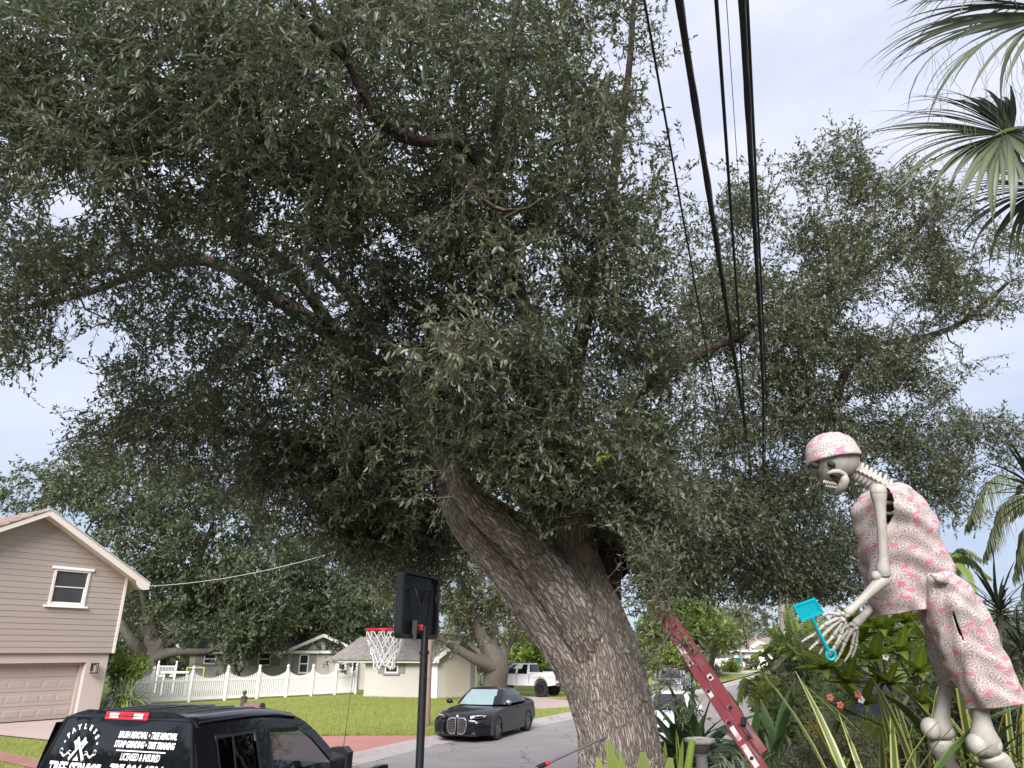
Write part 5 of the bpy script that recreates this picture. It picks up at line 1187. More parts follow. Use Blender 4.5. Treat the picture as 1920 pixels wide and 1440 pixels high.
ws = D(1258, 1320, 21.5); sd_ = sedan('white_sedan', (ws[0], ws[1], .0), math.radians(-108), 'white sedan with black windscreen half hidden by strap-leaved plants', M['white_car'], 1.47); sd_.scale = (.9,) * 3
ns = D(1625, 1318, 23.5); sedan('dark_wagon', (ns[0], ns[1], .1), math.radians(-4), 'dark navy car with red rear light behind the frangipani bush', M['navy_paint'], 1.62)
fc = D(1363, 1247, 95); sedan('white_car', (fc[0], fc[1], .1), math.radians(170), 'tiny white car parked far off in front of the pale bungalow', M['white_car'])
fc = D(1394, 1246, 97); sedan('grey_car', (fc[0], fc[1], .1), math.radians(250), 'tiny grey car parked far off by the thin utility pole', M['silver_car'])

# ---- foreground black work truck
def SS(p): return p
TX, TY = G(372, 1352, 1.915)[:2]; TX2, TY2 = G(127, 1342, 1.915)[:2]
vl = np.array([TX2 - TX, TY2 - TY]); vl /= np.linalg.norm(vl); hd = np.array([vl[1], -vl[0]]); th = math.atan2(hd[1], hd[0]); rw = math.hypot(TX2 - TX, TY2 - TY) / 2
org = np.array([(TX + TX2) / 2, (TY + TY2) / 2]) - hd * 0.13
tk = thing('black_pickup', (org[0], org[1], 0.05), 'black crew-cab work truck with white tree service lettering on its rear window', 'pickup truck', rz=th)
HWB, HWR = rw + .20, rw - .0
SECT = [(HWB + .015, 1.20), (HWB, 1.32), (HWB - .055, 1.50), (HWB - .125, 1.70), (HWR + .035, 1.815), (HWR - .03, 1.875), (HWR - .14, 1.915), (HWR * .5, 1.945), (0, 1.955)]
def sec_y(z):
    zs = [q[1] for q in SECT]; ys_ = [q[0] for q in SECT]; return float(np.interp(z, zs, ys_))
def lean(z): return .02 + .15 * (z - 1.20) / .7
RL_ = 1.90; WSX, WSZ = 2.78, 1.26
def za(x):                                     # height of the roof line / screen pillar at x
    if x <= RL_: return 1.955 - .012 * ((x - .9) / .9) ** 2
    t = (x - RL_) / (WSX - RL_); return 1.955 - .69 * (t * .45 + t * t * .55) - .012
# roof shell
mb = MB(); xs_ = [.13, .17, .25, .45, .8, 1.2, 1.6, 1.82, 1.94]; R = []
half = [(HWR + .035, 1.815), (HWR + .005, 1.85), (HWR - .03, 1.875), (HWR - .07, 1.90), (HWR - .14, 1.908), (HWR * .72, 1.914), (HWR * .45, 1.921), (HWR * .2, 1.925), (0, 1.926)]
full = [(-y, z) for y, z in half] + [(y, z) for y, z in half[::-1][1:]]
for i, x in enumerate(xs_):
    dz = (-.028 if i == 0 else -.008 if i == 1 else 0) - .018 * ((x - .9) / 1.0) ** 2 - max(0, x - 1.2) ** 2 * .09
    R.append([(x + (.05 * (1 - abs(y) / HWR) if i < 3 else 0) * -1, y, z + dz * (1 if z > 1.83 else .3)) for y, z in full])
mb.rings(R, closed=False, cap=False); mb.build('roof', M['black_paint'], tk, 50)
for y in (-.50, -.25, 0, .25, .50):            # stamped roof ribs
    mb = MB(); mb.tube([(.36, y, 1.905), (.40, y, 1.914 - abs(y) * .02), (1.0, y, 1.922 - abs(y) * .022), (1.5, y, 1.906 - abs(y) * .02), (1.55, y, 1.89)], [.004, .015, .016, .015, .004], 8); mb.build('roof_rib', M['black_paint'], tk, 80)
for sg in (-1, 1):                              # drip channel along the roof edge
    mb = MB(); mb.tube([(x, sg * (HWR + .012), 1.858 - .018 * ((x - .9) / 1.0) ** 2 - max(0, x - 1.2) ** 2 * .09) for x in (.16, .5, 1, 1.5, 1.88)], .011, 6); mb.build('roof_seam', M['black_plastic'], tk, 60)
mb = MB(); R = []
for x in np.linspace(.2, 1.85, 6): R.append([(x, y * .95, z - .05) for y, z in full])
mb.rings(R, closed=False, cap=False); mb.build('headliner', M['seat'], tk, 50)
# cab sides with real window openings
def side_pt(x, z, sg, off=0.0):
    zmax = za(x) - .1; y = sec_y(z); zz = z
    if x > RL_: zz = min(z, za(x) - .0)
    return (x, sg * (y + off), zz)
def side_quad(mb, q, sg, off=0.0):
    vs = [side_pt(x, z, sg, off) for x, z in q]; mb.add(vs, [tuple(range(len(q))) if sg < 0 else tuple(range(len(q) - 1, -1, -1))])
def grid_panel(mb, x0, x1, z0, z1, sg, nx=4, nz=4, off=0.0):
    for i in range(nx):
        for k in range(nz):
            a, b = x0 + (x1 - x0) * i / nx, x0 + (x1 - x0) * (i + 1) / nx; c, d = z0 + (z1 - z0) * k / nz, z0 + (z1 - z0) * (k + 1) / nz; side_quad(mb, [(a, c), (b, c), (b, d), (a, d)], sg, off)
B0, B1 = 1.05, 1.24                             # middle pillar
for sg in (-1, 1):
    mb = MB(); grid_panel(mb, .06, .36, 1.2, 1.815, sg); grid_panel(mb, .36, 2.78, 1.2, 1.335, sg, 6, 2); grid_panel(mb, .36, B0, 1.735, 1.815, sg); grid_panel(mb, B0, B1, 1.335, 1.815, sg); side_quad(mb, [(B1, 1.735), (1.90, 1.695), (1.90, 1.772), (1.55, 1.806), (B1, 1.815)], sg)
    mb.build('cab_side', M['black_paint'], tk, 40)
    mb = MB()                                   # screen pillar and front door frame
    px_ = [(1.86, 1.812), (2.04, 1.750), (2.24, 1.645), (2.43, 1.515), (2.62, 1.380), (2.80, 1.245)]
    out = [Vector((x, sg * (sec_y(min(z, 1.88)) - .005), z)) for x, z in px_]; inn = [Vector((x - .10, sg * (sec_y(min(z - .07, 1.86)) + .004), z - .075)) for x, z in px_]
    for k in range(5): mb.add([out[k], out[k + 1], inn[k + 1], inn[k]], [(0, 1, 2, 3)]); mb.add([out[k], out[k + 1], out[k + 1] - Vector((.02, sg * .12, .02)), out[k] - Vector((.02, sg * .12, .02))], [(0, 1, 2, 3)])
    mb.build('screen_pillar', M['black_paint'], tk, 40)
    # rear door window: fixed quarter and main pane, dark
    fr_ = MB()
    for q in ([(.36, 1.335), (.39, 1.335), (.39, 1.735), (.36, 1.735)], [(.39, 1.71), (B0, 1.71), (B0, 1.735), (.39, 1.735)], [(B0 - .03, 1.335), (B0, 1.335), (B0, 1.71), (B0 - .03, 1.71)], [(.39, 1.335), (B0, 1.335), (B0, 1.36), (.39, 1.36)], [(.60, 1.36), (.635, 1.36), (.655, 1.71), (.62, 1.71)]): side_quad(fr_, q, sg, .008)
    fo = fr_.build('window_frame', M['black_plastic'], tk)
    mb = MB(); grid_panel(mb, .39, .60, 1.36, 1.71, sg, 2, 4, -.012); mb.build('window', M['dark_tint'], tk, 60)
    mb = MB(); grid_panel(mb, .64, B0 - .03, 1.36, 1.71, sg, 2, 4, -.012); mb.build('window', M['dark_tint'], tk, 60)
    mb = MB()                                   # front door glass
    q = [(B1 + .02, 1.34), (2.60, 1.34), (2.38, 1.465), (2.12, 1.610), (1.86, 1.705), (B1 + .03, 1.735)]
    vs = [side_pt(x, z, sg, -.012) for x, z in q] + [side_pt(1.7, 1.54, sg, -.012)]; mb.add(vs, [(k, (k + 1) % 6, 6) for k in range(6)]); mb.build('window', M['tint_glass'], tk, 60)
    mb = MB()
    for a, b in (((B1, 1.335), (B1 + .04, 1.735)), ((B1, 1.715), (1.86, 1.69))):
        mb.bar(side_pt(a[0], a[1], sg, .004), side_pt(b[0], b[1], sg, .004), .02, .035)
    mb.build('window_frame', M['black_plastic'], tk)
    # tow mirror
    mm = MB(); c = Vector((2.18, sg * (HWB + .27), 1.345)); mm.prism([c + Vector(q) for q in ((-.09, -sg * .11, -.18), (-.09, sg * .11, -.18), (-.09, sg * .12, .12), (-.09, sg * .06, .17), (-.09, -sg * .09, .16))], (.13, 0, 0)); mm.bar((2.30, sg * (HWB - .05), 1.28), (2.22, sg * (HWB + .22), 1.28), .06, .05); mo = mm.build('mirror', M['black_plastic'], tk, 40)
    mb = MB(); mb.add([c + Vector(q) for q in ((-.094, -sg * .085, -.06), (-.094, sg * .095, -.06), (-.094, sg * .09, .10), (-.094, -sg * .075, .13))], [(0, 1, 2, 3)]); mb.add([c + Vector(q) for q in ((-.094, -sg * .085, -.16), (-.094, sg * .095, -.16), (-.094, sg * .095, -.08), (-.094, -sg * .085, -.08))], [(0, 1, 2, 3)]); mb.build('mirror_glass', M['chrome'], mo)
# lower body: doors, bonnet, bed
mb = MB()
for sg in (-1, 1):
    mb.box((1.35, sg * (HWB - .005), .82), (2.7, .06, .77)); mb.box((3.35, sg * (HWB - .02), .80), (1.3, .07, .70)); mb.box((-1.0, sg * (HWB - .01), .98), (2.05, .07, .78))
mb.box((-2.0, 0, .98), (.08, HWB * 2 - .1, .78)); mb.box((-1.0, 0, .62), (2.0, HWB * 2 - .2, .06)); mb.build('body', M['black_paint'], tk)
mb = MB(); mb.rings([[(x, y, z - abs(y) ** 3 * .06) for y in np.linspace(-HWB + .04, HWB - .04, 9)] for x, z in ((2.66, 1.27), (3.0, 1.26), (3.5, 1.20), (3.9, 1.10), (4.0, .95))], closed=False, cap=False); mb.build('bonnet', M['black_paint'], tk, 40)
mb = MB(); mb.box((4.02, 0, .80), (.08, HWB * 2 - .2, .40)); mb.build('grille', M['black_plastic'], tk)
mb = MB(); mb.box((4.05, 0, .50), (.16, HWB * 2, .24)); mb.build('front_bumper', M['chrome'], tk)
for x in (-1.15, 3.2):
    for sg in (-1, 1): wheel(tk, x, sg * (HWB - .16), .44, .27, M['rim'], 6, .6)
# windscreen
mb = MB(); mb.add([(1.93, -HWR + .10, 1.822), (1.93, HWR - .10, 1.822), (2.74, HWB - .1, 1.28), (2.74, -HWB + .1, 1.28)], [(0, 1, 2, 3)]); mb.build('windscreen', M['tint_glass'], tk)
# rear wall of the cab with the big fixed window
def rear(y, z, off=0.0): return (lean(z) - off - .05 * (1 - (y / HWB) ** 2), y, z)
def rpoly(z_list, inset):  # outline of the rear face
    return [(-sec_y(z) + inset, z) for z in z_list]
zl = [1.0, 1.2, 1.32, 1.5, 1.7, 1.815, 1.87]
mb = MB(); R = []
for z in (.95, 1.2, 1.3, 1.4, 1.5, 1.6, 1.7, 1.77, 1.815, 1.86, 1.90, 1.93):
    w = sec_y(z) if z < 1.88 else max(.05, HWR - .03 - (z - 1.875) * 4.5); R.append([rear(w * t, z) for t in np.linspace(-1, 1, 15)])
mb.rings(R, closed=False, cap=False); mb.build('cab_rear', M['black_paint'], tk, 60)
gz0, gz1 = 1.20, 1.862
def gw(z): return sec_y(z) - .075
mb = MB(); ol = []; zz = np.linspace(gz0, gz1 - .06, 8); L_ = [(-gw(z), z) for z in zz]; top_w = gw(gz1 - .06)
arcl = [(-top_w + .11 * (1 - math.cos(t)), gz1 - .06 + .06 * math.sin(t)) for t in np.linspace(.2, PI / 2, 5)]
ol = L_ + arcl + [(-y, z) for y, z in arcl[::-1]] + [(-y, z) for y, z in L_[::-1]]
cen = (0, 1.53); V_ = []; Fs = []; rg_ = 6
for k in range(rg_ + 1): V_ += [rear(cen[0] + (y - cen[0]) * k / rg_, cen[1] + (z - cen[1]) * k / rg_, .014) for y, z in ol]
n = len(ol)
for k in range(rg_):
    for j in range(n): b = (j + 1) % n; Fs.append((k * n + j, k * n + b, (k + 1) * n + b, (k + 1) * n + j))
mb.add(V_, Fs); mb.build('rear_window', pm('black_glass', (.006, .007, .009), .03, .05, 2, spec=.75), tk, 60)
mb = MB(); mb.tube([rear(y * 1.012, cen[1] + (z - cen[1]) * 1.02, .012) for y, z in ol], .014, 6); mb.build('window_seal', M['black_plastic'], tk, 60)
# high brake light
def blk(mbx, y0, y1, z0, z1, o): 
    vs = [rear(y, z, q) for q in (-.03, o) for y, z in ((y0, z0), (y1, z0), (y1, z1), (y0, z1))]; mbx.add(vs, [(0, 1, 2, 3), (7, 6, 5, 4), (0, 4, 5, 1), (1, 5, 6, 2), (2, 6, 7, 3), (3, 7, 4, 0)])
mb = MB(); blk(mb, -.255, .255, 1.858, 1.922, .020); bl = mb.build('brake_light', M['red_lens'], tk)
for y0, y1 in ((-.20, -.09), (.09, .20)): mb = MB(); blk(mb, y0, y1, 1.868, 1.912, .025); mb.build('cargo_lamp', M['clear_lens'], bl)
mb = MB(); blk(mb, -.075, .075, 1.868, 1.914, .024); mb.build('lens', pm('bright_red_lens', (.75, .02, .03), .2, .1, 30), bl)
# window lettering, on the glass
def on_glass(y, z, rot=0.0):
    p = Vector(rear(y, z, .0175)); ez_ = Vector((lean(1.6) - lean(1.5), 0, .1)).normalized()
    ex_ = Vector((-.05 * 2 * y / HWB ** 2, -1, 0)).normalized(); nn = ex_.cross(ez_)
    m = Matrix((ex_, ez_, nn)).transposed().to_4x4(); m.translation = p; return m @ Matrix.Rotation(rot, 4, 'Z')
def Ltr(t, y, z, size, width=None, sh=.22, rot=0.0, sx=.8, bold=.003):
    if width:
        probe = text_obj(t, size, M['decal'], tk, Matrix.Identity(4), 1, sh, bold=bold); xs = [v.co.x for v in probe.data.vertices]; sx = width / (max(xs) - min(xs)); me = probe.data; bpy.data.objects.remove(probe); bpy.data.meshes.remove(me)
    return text_obj(t, size, M['decal'], tk, on_glass(y, z, rot), sx, sh, bold=bold)
ey, ez0 = .465, 1.645                              # emblem centre (left side of the glass as seen)
for k, chh in enumerate('PAYLESS'):
    a = math.radians(66 - k * 22); Ltr(chh, ey + .185 * math.sin(a), ez0 + .125 * math.cos(a), .060, rot=a * .8, sx=1.0, sh=0)
for s_ in (-1, 1): mb = MB(); mb.lathe([(.011, 0), (.001, .001)], n=8, axis='z'); m_ = mb.build('lettering', M['decal'], tk); m_.matrix_local = on_glass(ey + s_ * .21, ez0 + .01)
def decal_poly(polys, y, z, rot=0.0, mir=1, name='emblem', k=1.0):
    mb = MB()
    for p in polys: mb.add([(a * mir * k, b * k, 0) for a, b in p], [tuple(range(len(p))) if mir > 0 else tuple(range(len(p) - 1, -1, -1))])
    o = mb.build(name, M['decal'], tk); o.matrix_local = on_glass(y, z, rot); return o
axe = [[(-.024, -.24), (.024, -.25), (.020, -.05), (.016, .10), (-.016, .10), (-.016, -.05)], [(-.018, .03), (.018, .03), (.018, .13), (-.018, .135)], [(.014, .045), (.070, .008), (.060, .065), (.066, .122), (.014, .115)], [(.078, .000), (.090, .002), (.080, .065), (.088, .132), (.076, .128), (.068, .065)]]
decal_poly(axe, ey, 1.632, -.66, k=.62); decal_poly(axe, ey, 1.6325, .66, -1, k=.62)
decal_poly([[(-.045, -.035), (-.018, .0), (-.012, -.014), (0, .032), (.010, -.012), (.020, .006), (.045, -.035)]], ey, 1.537, k=.8)
for s_ in (-1, 1):
    for dz, r_ in ((0, .008), (.024, .005)):
        pts = [(s_ * (.09 + .015 * k), .015 * math.sin(k * .9 + dz * 20) + dz * (1 - k / 9), 0) for k in range(9)]
        if dz == 0: pts += [(s_ * (.215 + .018 * math.sin(a)), .010 + .020 - .020 * math.cos(a), 0) for a in np.linspace(.3, 5.2, 9)]
        L1 = [(x, y + r_ * .6, 0) for x, y, z in pts]; L2 = [(x, y - r_ * .6, 0) for x, y, z in pts]; mb = MB(); mb.rings([L1, L2], closed=False, cap=False); o = mb.build('flourish', M['decal'], tk); o.matrix_local = on_glass(ey, 1.552)
Ltr('TREE SERVICE', ey - .01, 1.385, .155, .66, .08, bold=.006)
Ltr('BRUSH REMOVAL • TREE REMOVAL', -.31, 1.715, .072, .66, bold=.003); Ltr('STUMP GRINDING • TREE TRIMMING', -.30, 1.640, .072, .68, bold=.003)
decal_poly([[(-.28, -.005), (.28, -.005), (.28, .005), (-.28, .005)]], -.28, 1.612, name='rule_line')
Ltr('LICENSED & INSURED', -.29, 1.540, .078, .44, bold=.002); Ltr('727-204-6504', -.27, 1.408, .140, .60, bold=.006)
# seats, wheel, dash, antenna
for y in (-.42, .42):
    mb = MB(); mb.box((1.45, y, 1.28), (.16, .50, .62)); mb.box((1.43, y, 1.66), (.10, .26, .16)); mb.build('seat', M['seat'], tk, 30)
mb = MB(); mb.box((.45, 0, 1.22), (.2, 1.4, .56)); mb.build('rear_bench', M['seat'], tk); mb = MB(); mb.box((2.45, 0, 1.15), (.45, 1.6, .28)); mb.build('dashboard', M['seat'], tk)
mb = MB(); mb.tube([(2.12 + .06 * math.sin(a), .42 + .19 * math.cos(a), 1.33 + .17 * math.sin(a)) for a in np.linspace(0, 2 * PI, 17)], .016, 6); mb.build('steering_wheel', M['black_plastic'], tk, 60)
mb = MB(); mb.tube([(2.95, -HWB + .12, 1.22), (2.99, -HWB + .11, 1.6), (3.06, -HWB + .1, 2.22)], [.006, .004, .0025], 5); mb.build('antenna', M['black_plastic'], tk, 60)

tk.scale = (.80, 1, 1)
# ------------------------------------------------------------------ basketball hoop
M['hoop_red'] = pm('red_hoop_steel', (0.55, 0.015, 0.04), 0.4, 0.1, 8)
M['net'] = pm('white_net_cord', (0.82, 0.80, 0.78), 0.9, 0.1, 20)
bt0, bb0 = D(745, 1063, 7.45), D(743, 1193, 7.45); bt1, bb1 = D(819, 1089, 8.3), D(815, 1203, 8.3)
bo = (bb0 + bb1) / 2; bo[2] = (bb0[2] + bb1[2]) / 2; bdir = (bb1 - bb0)[:2]; BW = float(np.linalg.norm(bdir)); bdir = bdir / BW; bn = np.array([-bdir[1], bdir[0]])   # towards the court
BH = float((bt0[2] - bb0[2] + bt1[2] - bb1[2]) / 2) * 1.07
polexy = bo[:2] - bn * .09 + bdir * .02
hoop = thing('basketball_hoop', (polexy[0], polexy[1], float(gz(polexy[0], polexy[1]) if gz(polexy[0], polexy[1]) > 0 else .0)), 'portable black basketball hoop with red rim, seen from behind at the kerb', 'basketball hoop')
def bp(u, z, off=0.0): q = bo[:2] + bdir * u + bn * off; return (q[0], q[1], bo[2] + z)
def rrect(hw, z0, z1, r, k=5):
    o = []
    for cx, cz, a0 in ((hw - r, z1 - r, 0), (-hw + r, z1 - r, PI / 2), (-hw + r, z0 + r, PI), (hw - r, z0 + r, 1.5 * PI)):
        for t in np.linspace(a0, a0 + PI / 2, k): o.append((cx + r * math.cos(t), cz + r * math.sin(t)))
    return o
ol = rrect(BW / 2, 0, BH, .07); il = rrect(BW / 2 - .05, .05, BH - .05, .05); n = len(ol)
mb = MB(); mb.add([bp(u, z, .0) for u, z in ol] + [bp(u, z, .035) for u, z in ol], [tuple(range(n)), tuple(range(2 * n - 1, n - 1, -1))] + [(k, n + k, n + (k + 1) % n, (k + 1) % n) for k in range(n)]); bb = mb.build('backboard', M['black_plastic'], hoop, world=True)
mb = MB(); mb.add([bp(u, z, -.045) for u, z in ol] + [bp(u, z, -.045) for u, z in il] + [bp(u, z, .0) for u, z in ol] + [bp(u, z, -.002) for u, z in il], [(k, (k + 1) % n, n + (k + 1) % n, n + k) for k in range(n)] + [(k, 2 * n + k, 2 * n + (k + 1) % n, (k + 1) % n) for k in range(n)] + [(n + k, n + (k + 1) % n, 3 * n + (k + 1) % n, 3 * n + k) for k in range(n)]); mb.build('board_frame', M['black_plastic'], bb, world=True)
rib = MB(); nr = 34                                     # moulded ribs on the back
for k in range(1, nr):
    u = -BW / 2 + .05 + (BW - .1) * k / nr; a, b = bp(u - .004, .06, -.014), bp(u + .004, BH - .06, -.002); rib.bar(bp(u, .06, -.010), bp(u, BH - .06, -.010), .016, .010, up=tuple(np.append(bn, 0)))
for k in range(1, 24): z = .05 + (BH - .1) * k / 24; rib.bar(bp(-BW / 2 + .05, z, -.007), bp(BW / 2 - .05, z, -.007), .010, .010)
tag(rib.build('moulded_rib', M['black_plastic'], bb, world=True), kind='stuff')
zr_ = .05                                                # rim level over the board's lower edge
rc = bo[:2] + bn * (.15 + .23); rz_ = bo[2] + .10
ring = [(rc[0] + .228 * math.cos(a), rc[1] + .228 * math.sin(a), rz_) for a in np.linspace(0, 2 * PI, 33)]
mb = MB(); mb.tube(ring, .0145, 8, cap=False); rim_ = mb.build('rim', M['hoop_red'], hoop, 80, world=True)
mb = MB(); mb.bar(bp(0, .10, .03), bp(0, .10, .16), .14, .02); mb.bar(bp(-.05, .10, .03), bp(-.10, .10, .26), .02, .03); mb.bar(bp(.05, .10, .03), bp(.10, .10, .26), .02, .03); mb.bar(bp(0, .02, .03), bp(0, .09, .15), .10, .015); mb.build('bracket', M['hoop_red'], rim_, world=True)
net = MB(); NS = 12; lv_ = [(0, .225), (.10, .205), (.19, .165), (.27, .135), (.34, .12), (.40, .12)]
rgn = np.random.default_rng(3)
def npnt(k, i): a = 2 * PI * (k + (i % 2) * .5) / NS + .05 * math.sin(k * 3 + i); dz, r = lv_[i]; return (rc[0] + r * math.cos(a), rc[1] + r * math.sin(a), rz_ - dz * (1 + .06 * math.sin(k * 2.1 + i)))
for i in range(5):
    for k in range(NS):
        p = npnt(k, i)
        for q in (npnt(k if i % 2 == 0 else k + 1, i + 1), npnt(k - 1 if i % 2 == 0 else k, i + 1)):
            m_ = ((p[0] + q[0]) / 2 + rgn.normal(0, .006), (p[1] + q[1]) / 2 + rgn.normal(0, .006), (p[2] + q[2]) / 2 - .012); net.tube([p, m_, q], .0060, 4, cap=False)
net.build('net', M['net'], hoop, 80, world=True)
zt_ = bo[2] + .14; zg_ = hoop.location.z
mb = MB(); mb.tube([(polexy[0], polexy[1], zg_), (polexy[0], polexy[1], bo[2] - .12)], .044, 14); po = mb.build('pole', M['black_plastic'], hoop, 40, world=True)
mb = MB(); mb.tube([(polexy[0], polexy[1], bo[2] - .14), (polexy[0], polexy[1], zt_)], .042, 14); mb.tube([(polexy[0], polexy[1], bo[2] - .16), (polexy[0], polexy[1], bo[2] - .12)], .055, 14); mb.build('upper_pole', M['black_plastic'], hoop, 40, world=True)
mb = MB(); mb.bar(bp(.02, .12, -.10), bp(.0, .12, -.01), .07, .06); mb.build('mount', M['hoop_red'], hoop, world=True)
mb = MB(); mb.box(bp(-.16, .09, -.05), (.05, .05, .20)); mb.build('mount_box', M['black_plastic'], hoop, world=True)
for u0 in (-.20, .20): mb = MB(); mb.tube([bp(u0, BH - .20, -.03), bp(u0, BH - .20, -.06), bp(.02 + u0 * .12, .13, -.10)], .014, 8); mb.build('brace', M['black_plastic'], hoop, 60, world=True)
mb = MB(); mb.box((polexy[0] + .2, polexy[1] - .2, zg_ + .09), (.75, 1.05, .18), rz=math.atan2(bdir[1], bdir[0])); mb.build('base', M['black_plastic'], hoop, world=True)

# ------------------------------------------------------------------ poles and wires
M['pole_wood'] = pm('weathered_pole_wood', (0.235, 0.155, 0.125), 0.9, 0.25, 3, 0.5, 30, dirt=((0.08, 0.065, 0.045), 0.8))
M['pole_grey'] = pm('grey_pole', (0.20, 0.18, 0.165), 0.9, 0.2, 3, 0.3, 30)
M['cable'] = pm('black_cable', (0.010, 0.012, 0.020), 0.45, 0.2, 30)
ub = G(797, 1362, .11)
up_ = thing('utility_pole', ub, 'brown wooden utility pole rising behind the basketball hoop', 'utility pole')
mb = MB(); mb.tube([(0, 0, -.3), (0, 0, 2), (.05, 0, 5), (.10, 0, 10.5)], [.165, .155, .14, .12], 16); mb.build('pole', M['pole_wood'], up_, 60)
mb = MB(); mb.box((.02, -.17, 1.5), (.10, .03, .03)); mb.box((.03, -.165, 3.1), (.06, .03, .06)); mb.build('step_bolt', M['steel'], up_)
fb = G(1392, 1247, .1); fb = D(1391, 1247, 88); fb[2] = .1
fpo = thing('utility_pole', fb, 'thin grey utility pole far down the street before the bungalow', 'utility pole')
mb = MB(); mb.tube([(0, 0, -.2), (0, 0, 9.2)], [.16, .11], 10); mb.build('pole', M['pole_grey'], fpo, 60)
mb = MB(); mb.box((0, 0, 8.6), (1.9, .10, .12)); mb.build('crossarm', M['pole_grey'], fpo)
ftop = np.array([fb[0], fb[1], 8.2])
def wire(label, pix, r, name='overhead_cable', twist=0, zend=None, xend=0.0):
    """pix: (px,py,height above the ground) sightings from near to far, run on to the far pole and back over the camera"""
    pts = [G(*pix[0]), G(*pix[-1])]; d = pts[0] - pts[1]; d = d / np.linalg.norm(d[:2])
    far = ftop + np.array([xend, 0, 0 if zend is None else zend]); e = pts[1] - d * 9
    pl = np.array([pts[0] + d * 12, pts[0], pts[1], e * .6 + (pts[1] + (far - pts[1]) * .12) * .4, far])
    L = np.concatenate([[0], np.cumsum(np.linalg.norm(np.diff(pl, axis=0), axis=1))]); s_ = np.linspace(0, L[-1], 160)
    q = np.stack([np.interp(s_, L, pl[:, c]) for c in range(3)], 1)
    for _ in range(6): q[1:-1] = (q[:-2] + q[1:-1] * 2 + q[2:]) / 4
    t = thing(name, pts[0], label, 'cable', 'wires running overhead along the street')
    mb = MB()
    mb.tube(q, r, 8)
    o = mb.build('strand', M['cable'], t, 80, world=True)
    for k in range(twist):
        ph = 2 * PI * k / twist; m2 = MB(); s_ = np.linspace(0, (len(q) - 1) * .45, 420); Q = np.stack([np.interp(s_, np.arange(len(q)), q[:, c]) for c in range(3)], 1)
        L = np.concatenate([[0], np.cumsum(np.linalg.norm(np.diff(Q, axis=0), axis=1))]); a = L * 4.2 + ph
        tt = nrm(np.gradient(Q, axis=0)); u = nrm(np.cross(tt, np.array([0, 0, 1.0]))); w = np.cross(u, tt)
        Q2 = Q + u * (np.cos(a) * r * .6)[:, None] + w * (np.sin(a) * r * .6)[:, None]; m2.tube(Q2[:330], r * .62, 5, cap=False); m2.build('strand', M['cable'], t, 80, world=True)
    return t
wire('thick black bundled cable, leftmost of the heavy overhead cables', [(1273, 0, 5.35), (1320, 250, 6.52), (1365, 520, 5.3), (1405, 850, 5.25)], .018, twist=2, xend=-.3, zend=-.9)
wire('second heavy black cable, upright between the thin wire and its neighbour', [(1391, 0, 5.3), (1404, 250, 5.3), (1420, 480, 5.25), (1433, 745, 5.2)], .016, twist=2, xend=.1, zend=-1.0)
wire('slim dark cable close against the right side of the second heavy cable', [(1401, 0, 5.7), (1418, 250, 6.95), (1430, 480, 5.6), (1438, 745, 5.6)], .009, xend=.3, zend=-.6)
wire('medium dark cable halfway between the two heavy cables', [(1343, 0, 5.6), (1362, 250, 5.6), (1376, 480, 6.8), (1394, 730, 5.5)], .0105, xend=0, zend=-.6)
wire('thin dark wire crossing the crown left of all heavy cables', [(1208, 0, 5.35), (1250, 250, 6.55), (1290, 460, 5.3), (1345, 770, 5.3)], .0066, name='overhead_wire', xend=-.7, zend=-.8)
wire('hair-thin wire between the medium cable and the second heavy cable', [(1362, 0, 8.2), (1371, 150, 8.15), (1382, 300, 8.1), (1394, 480, 8.05)], .004, name='overhead_wire', xend=.5, zend=.2)
# service drop from the pink house to the pole
a = np.array(wp(s_end - .15, roof_z(s_end) - .1, .3)); b = np.array([ub[0] + .05, ub[1], 7.2]); pl = [a + (b - a) * t - np.array([0, 0, 1.0 * 4 * t * (1 - t) * .55]) for t in np.linspace(0, 1, 24)]
t = thing('service_wire', a, 'pale service wire sagging from the beige house eave towards the trees', 'cable'); mb = MB(); mb.tube(pl, .013, 6); mb.build('strand', pm('grey_wire', (.36, .36, .37), .6, .1, 9), t, 80, world=True)

# ------------------------------------------------------------------ ladder against the oak
M['ladder_red'] = pm('red_fibreglass', (0.15, 0.026, 0.034), 0.5, 0.25, 5, 0.08, 60, dirt=((0.19, 0.10, 0.10), 0.8))
M['alu'] = pm('aluminium', (0.46, 0.46, 0.47), 0.4, 0.1, 20, metal=0.7)
l0 = D(1425, 1462, 4.55); l1 = D(1163, 1050, 6.9); lax = nrm((l1 - l0)[None])[0]; gl0 = float(gz(l0[0], l0[1])); l0 = l0 - lax * (l0[2] - gl0) / lax[2]
LLEN = float(np.linalg.norm(l1 - l0)); lside = nrm(np.cross(lax, np.array([0, 0, 1.0]))[None])[0]
ldir_in = np.array([-lax[1], lax[0], 0]); ldir_in = nrm(np.array([(l0 + l1)[0] * .5, (l0 + l1)[1] * .5, 0.0])[None])[0]; ldir_in = nrm((ldir_in - lax * (ldir_in @ lax))[None])[0]   # rung direction, away from the lens
lw_n = nrm(np.cross(ldir_in, lax)[None])[0]
if lw_n[0] < 0: lw_n = -lw_n
lad = thing('extension_ladder', l0, 'worn red fibreglass extension ladder leaning up into the oak', 'ladder')
def ladp(s, w, i): return Vector(l0 + lax * s + lw_n * w + ldir_in * i)
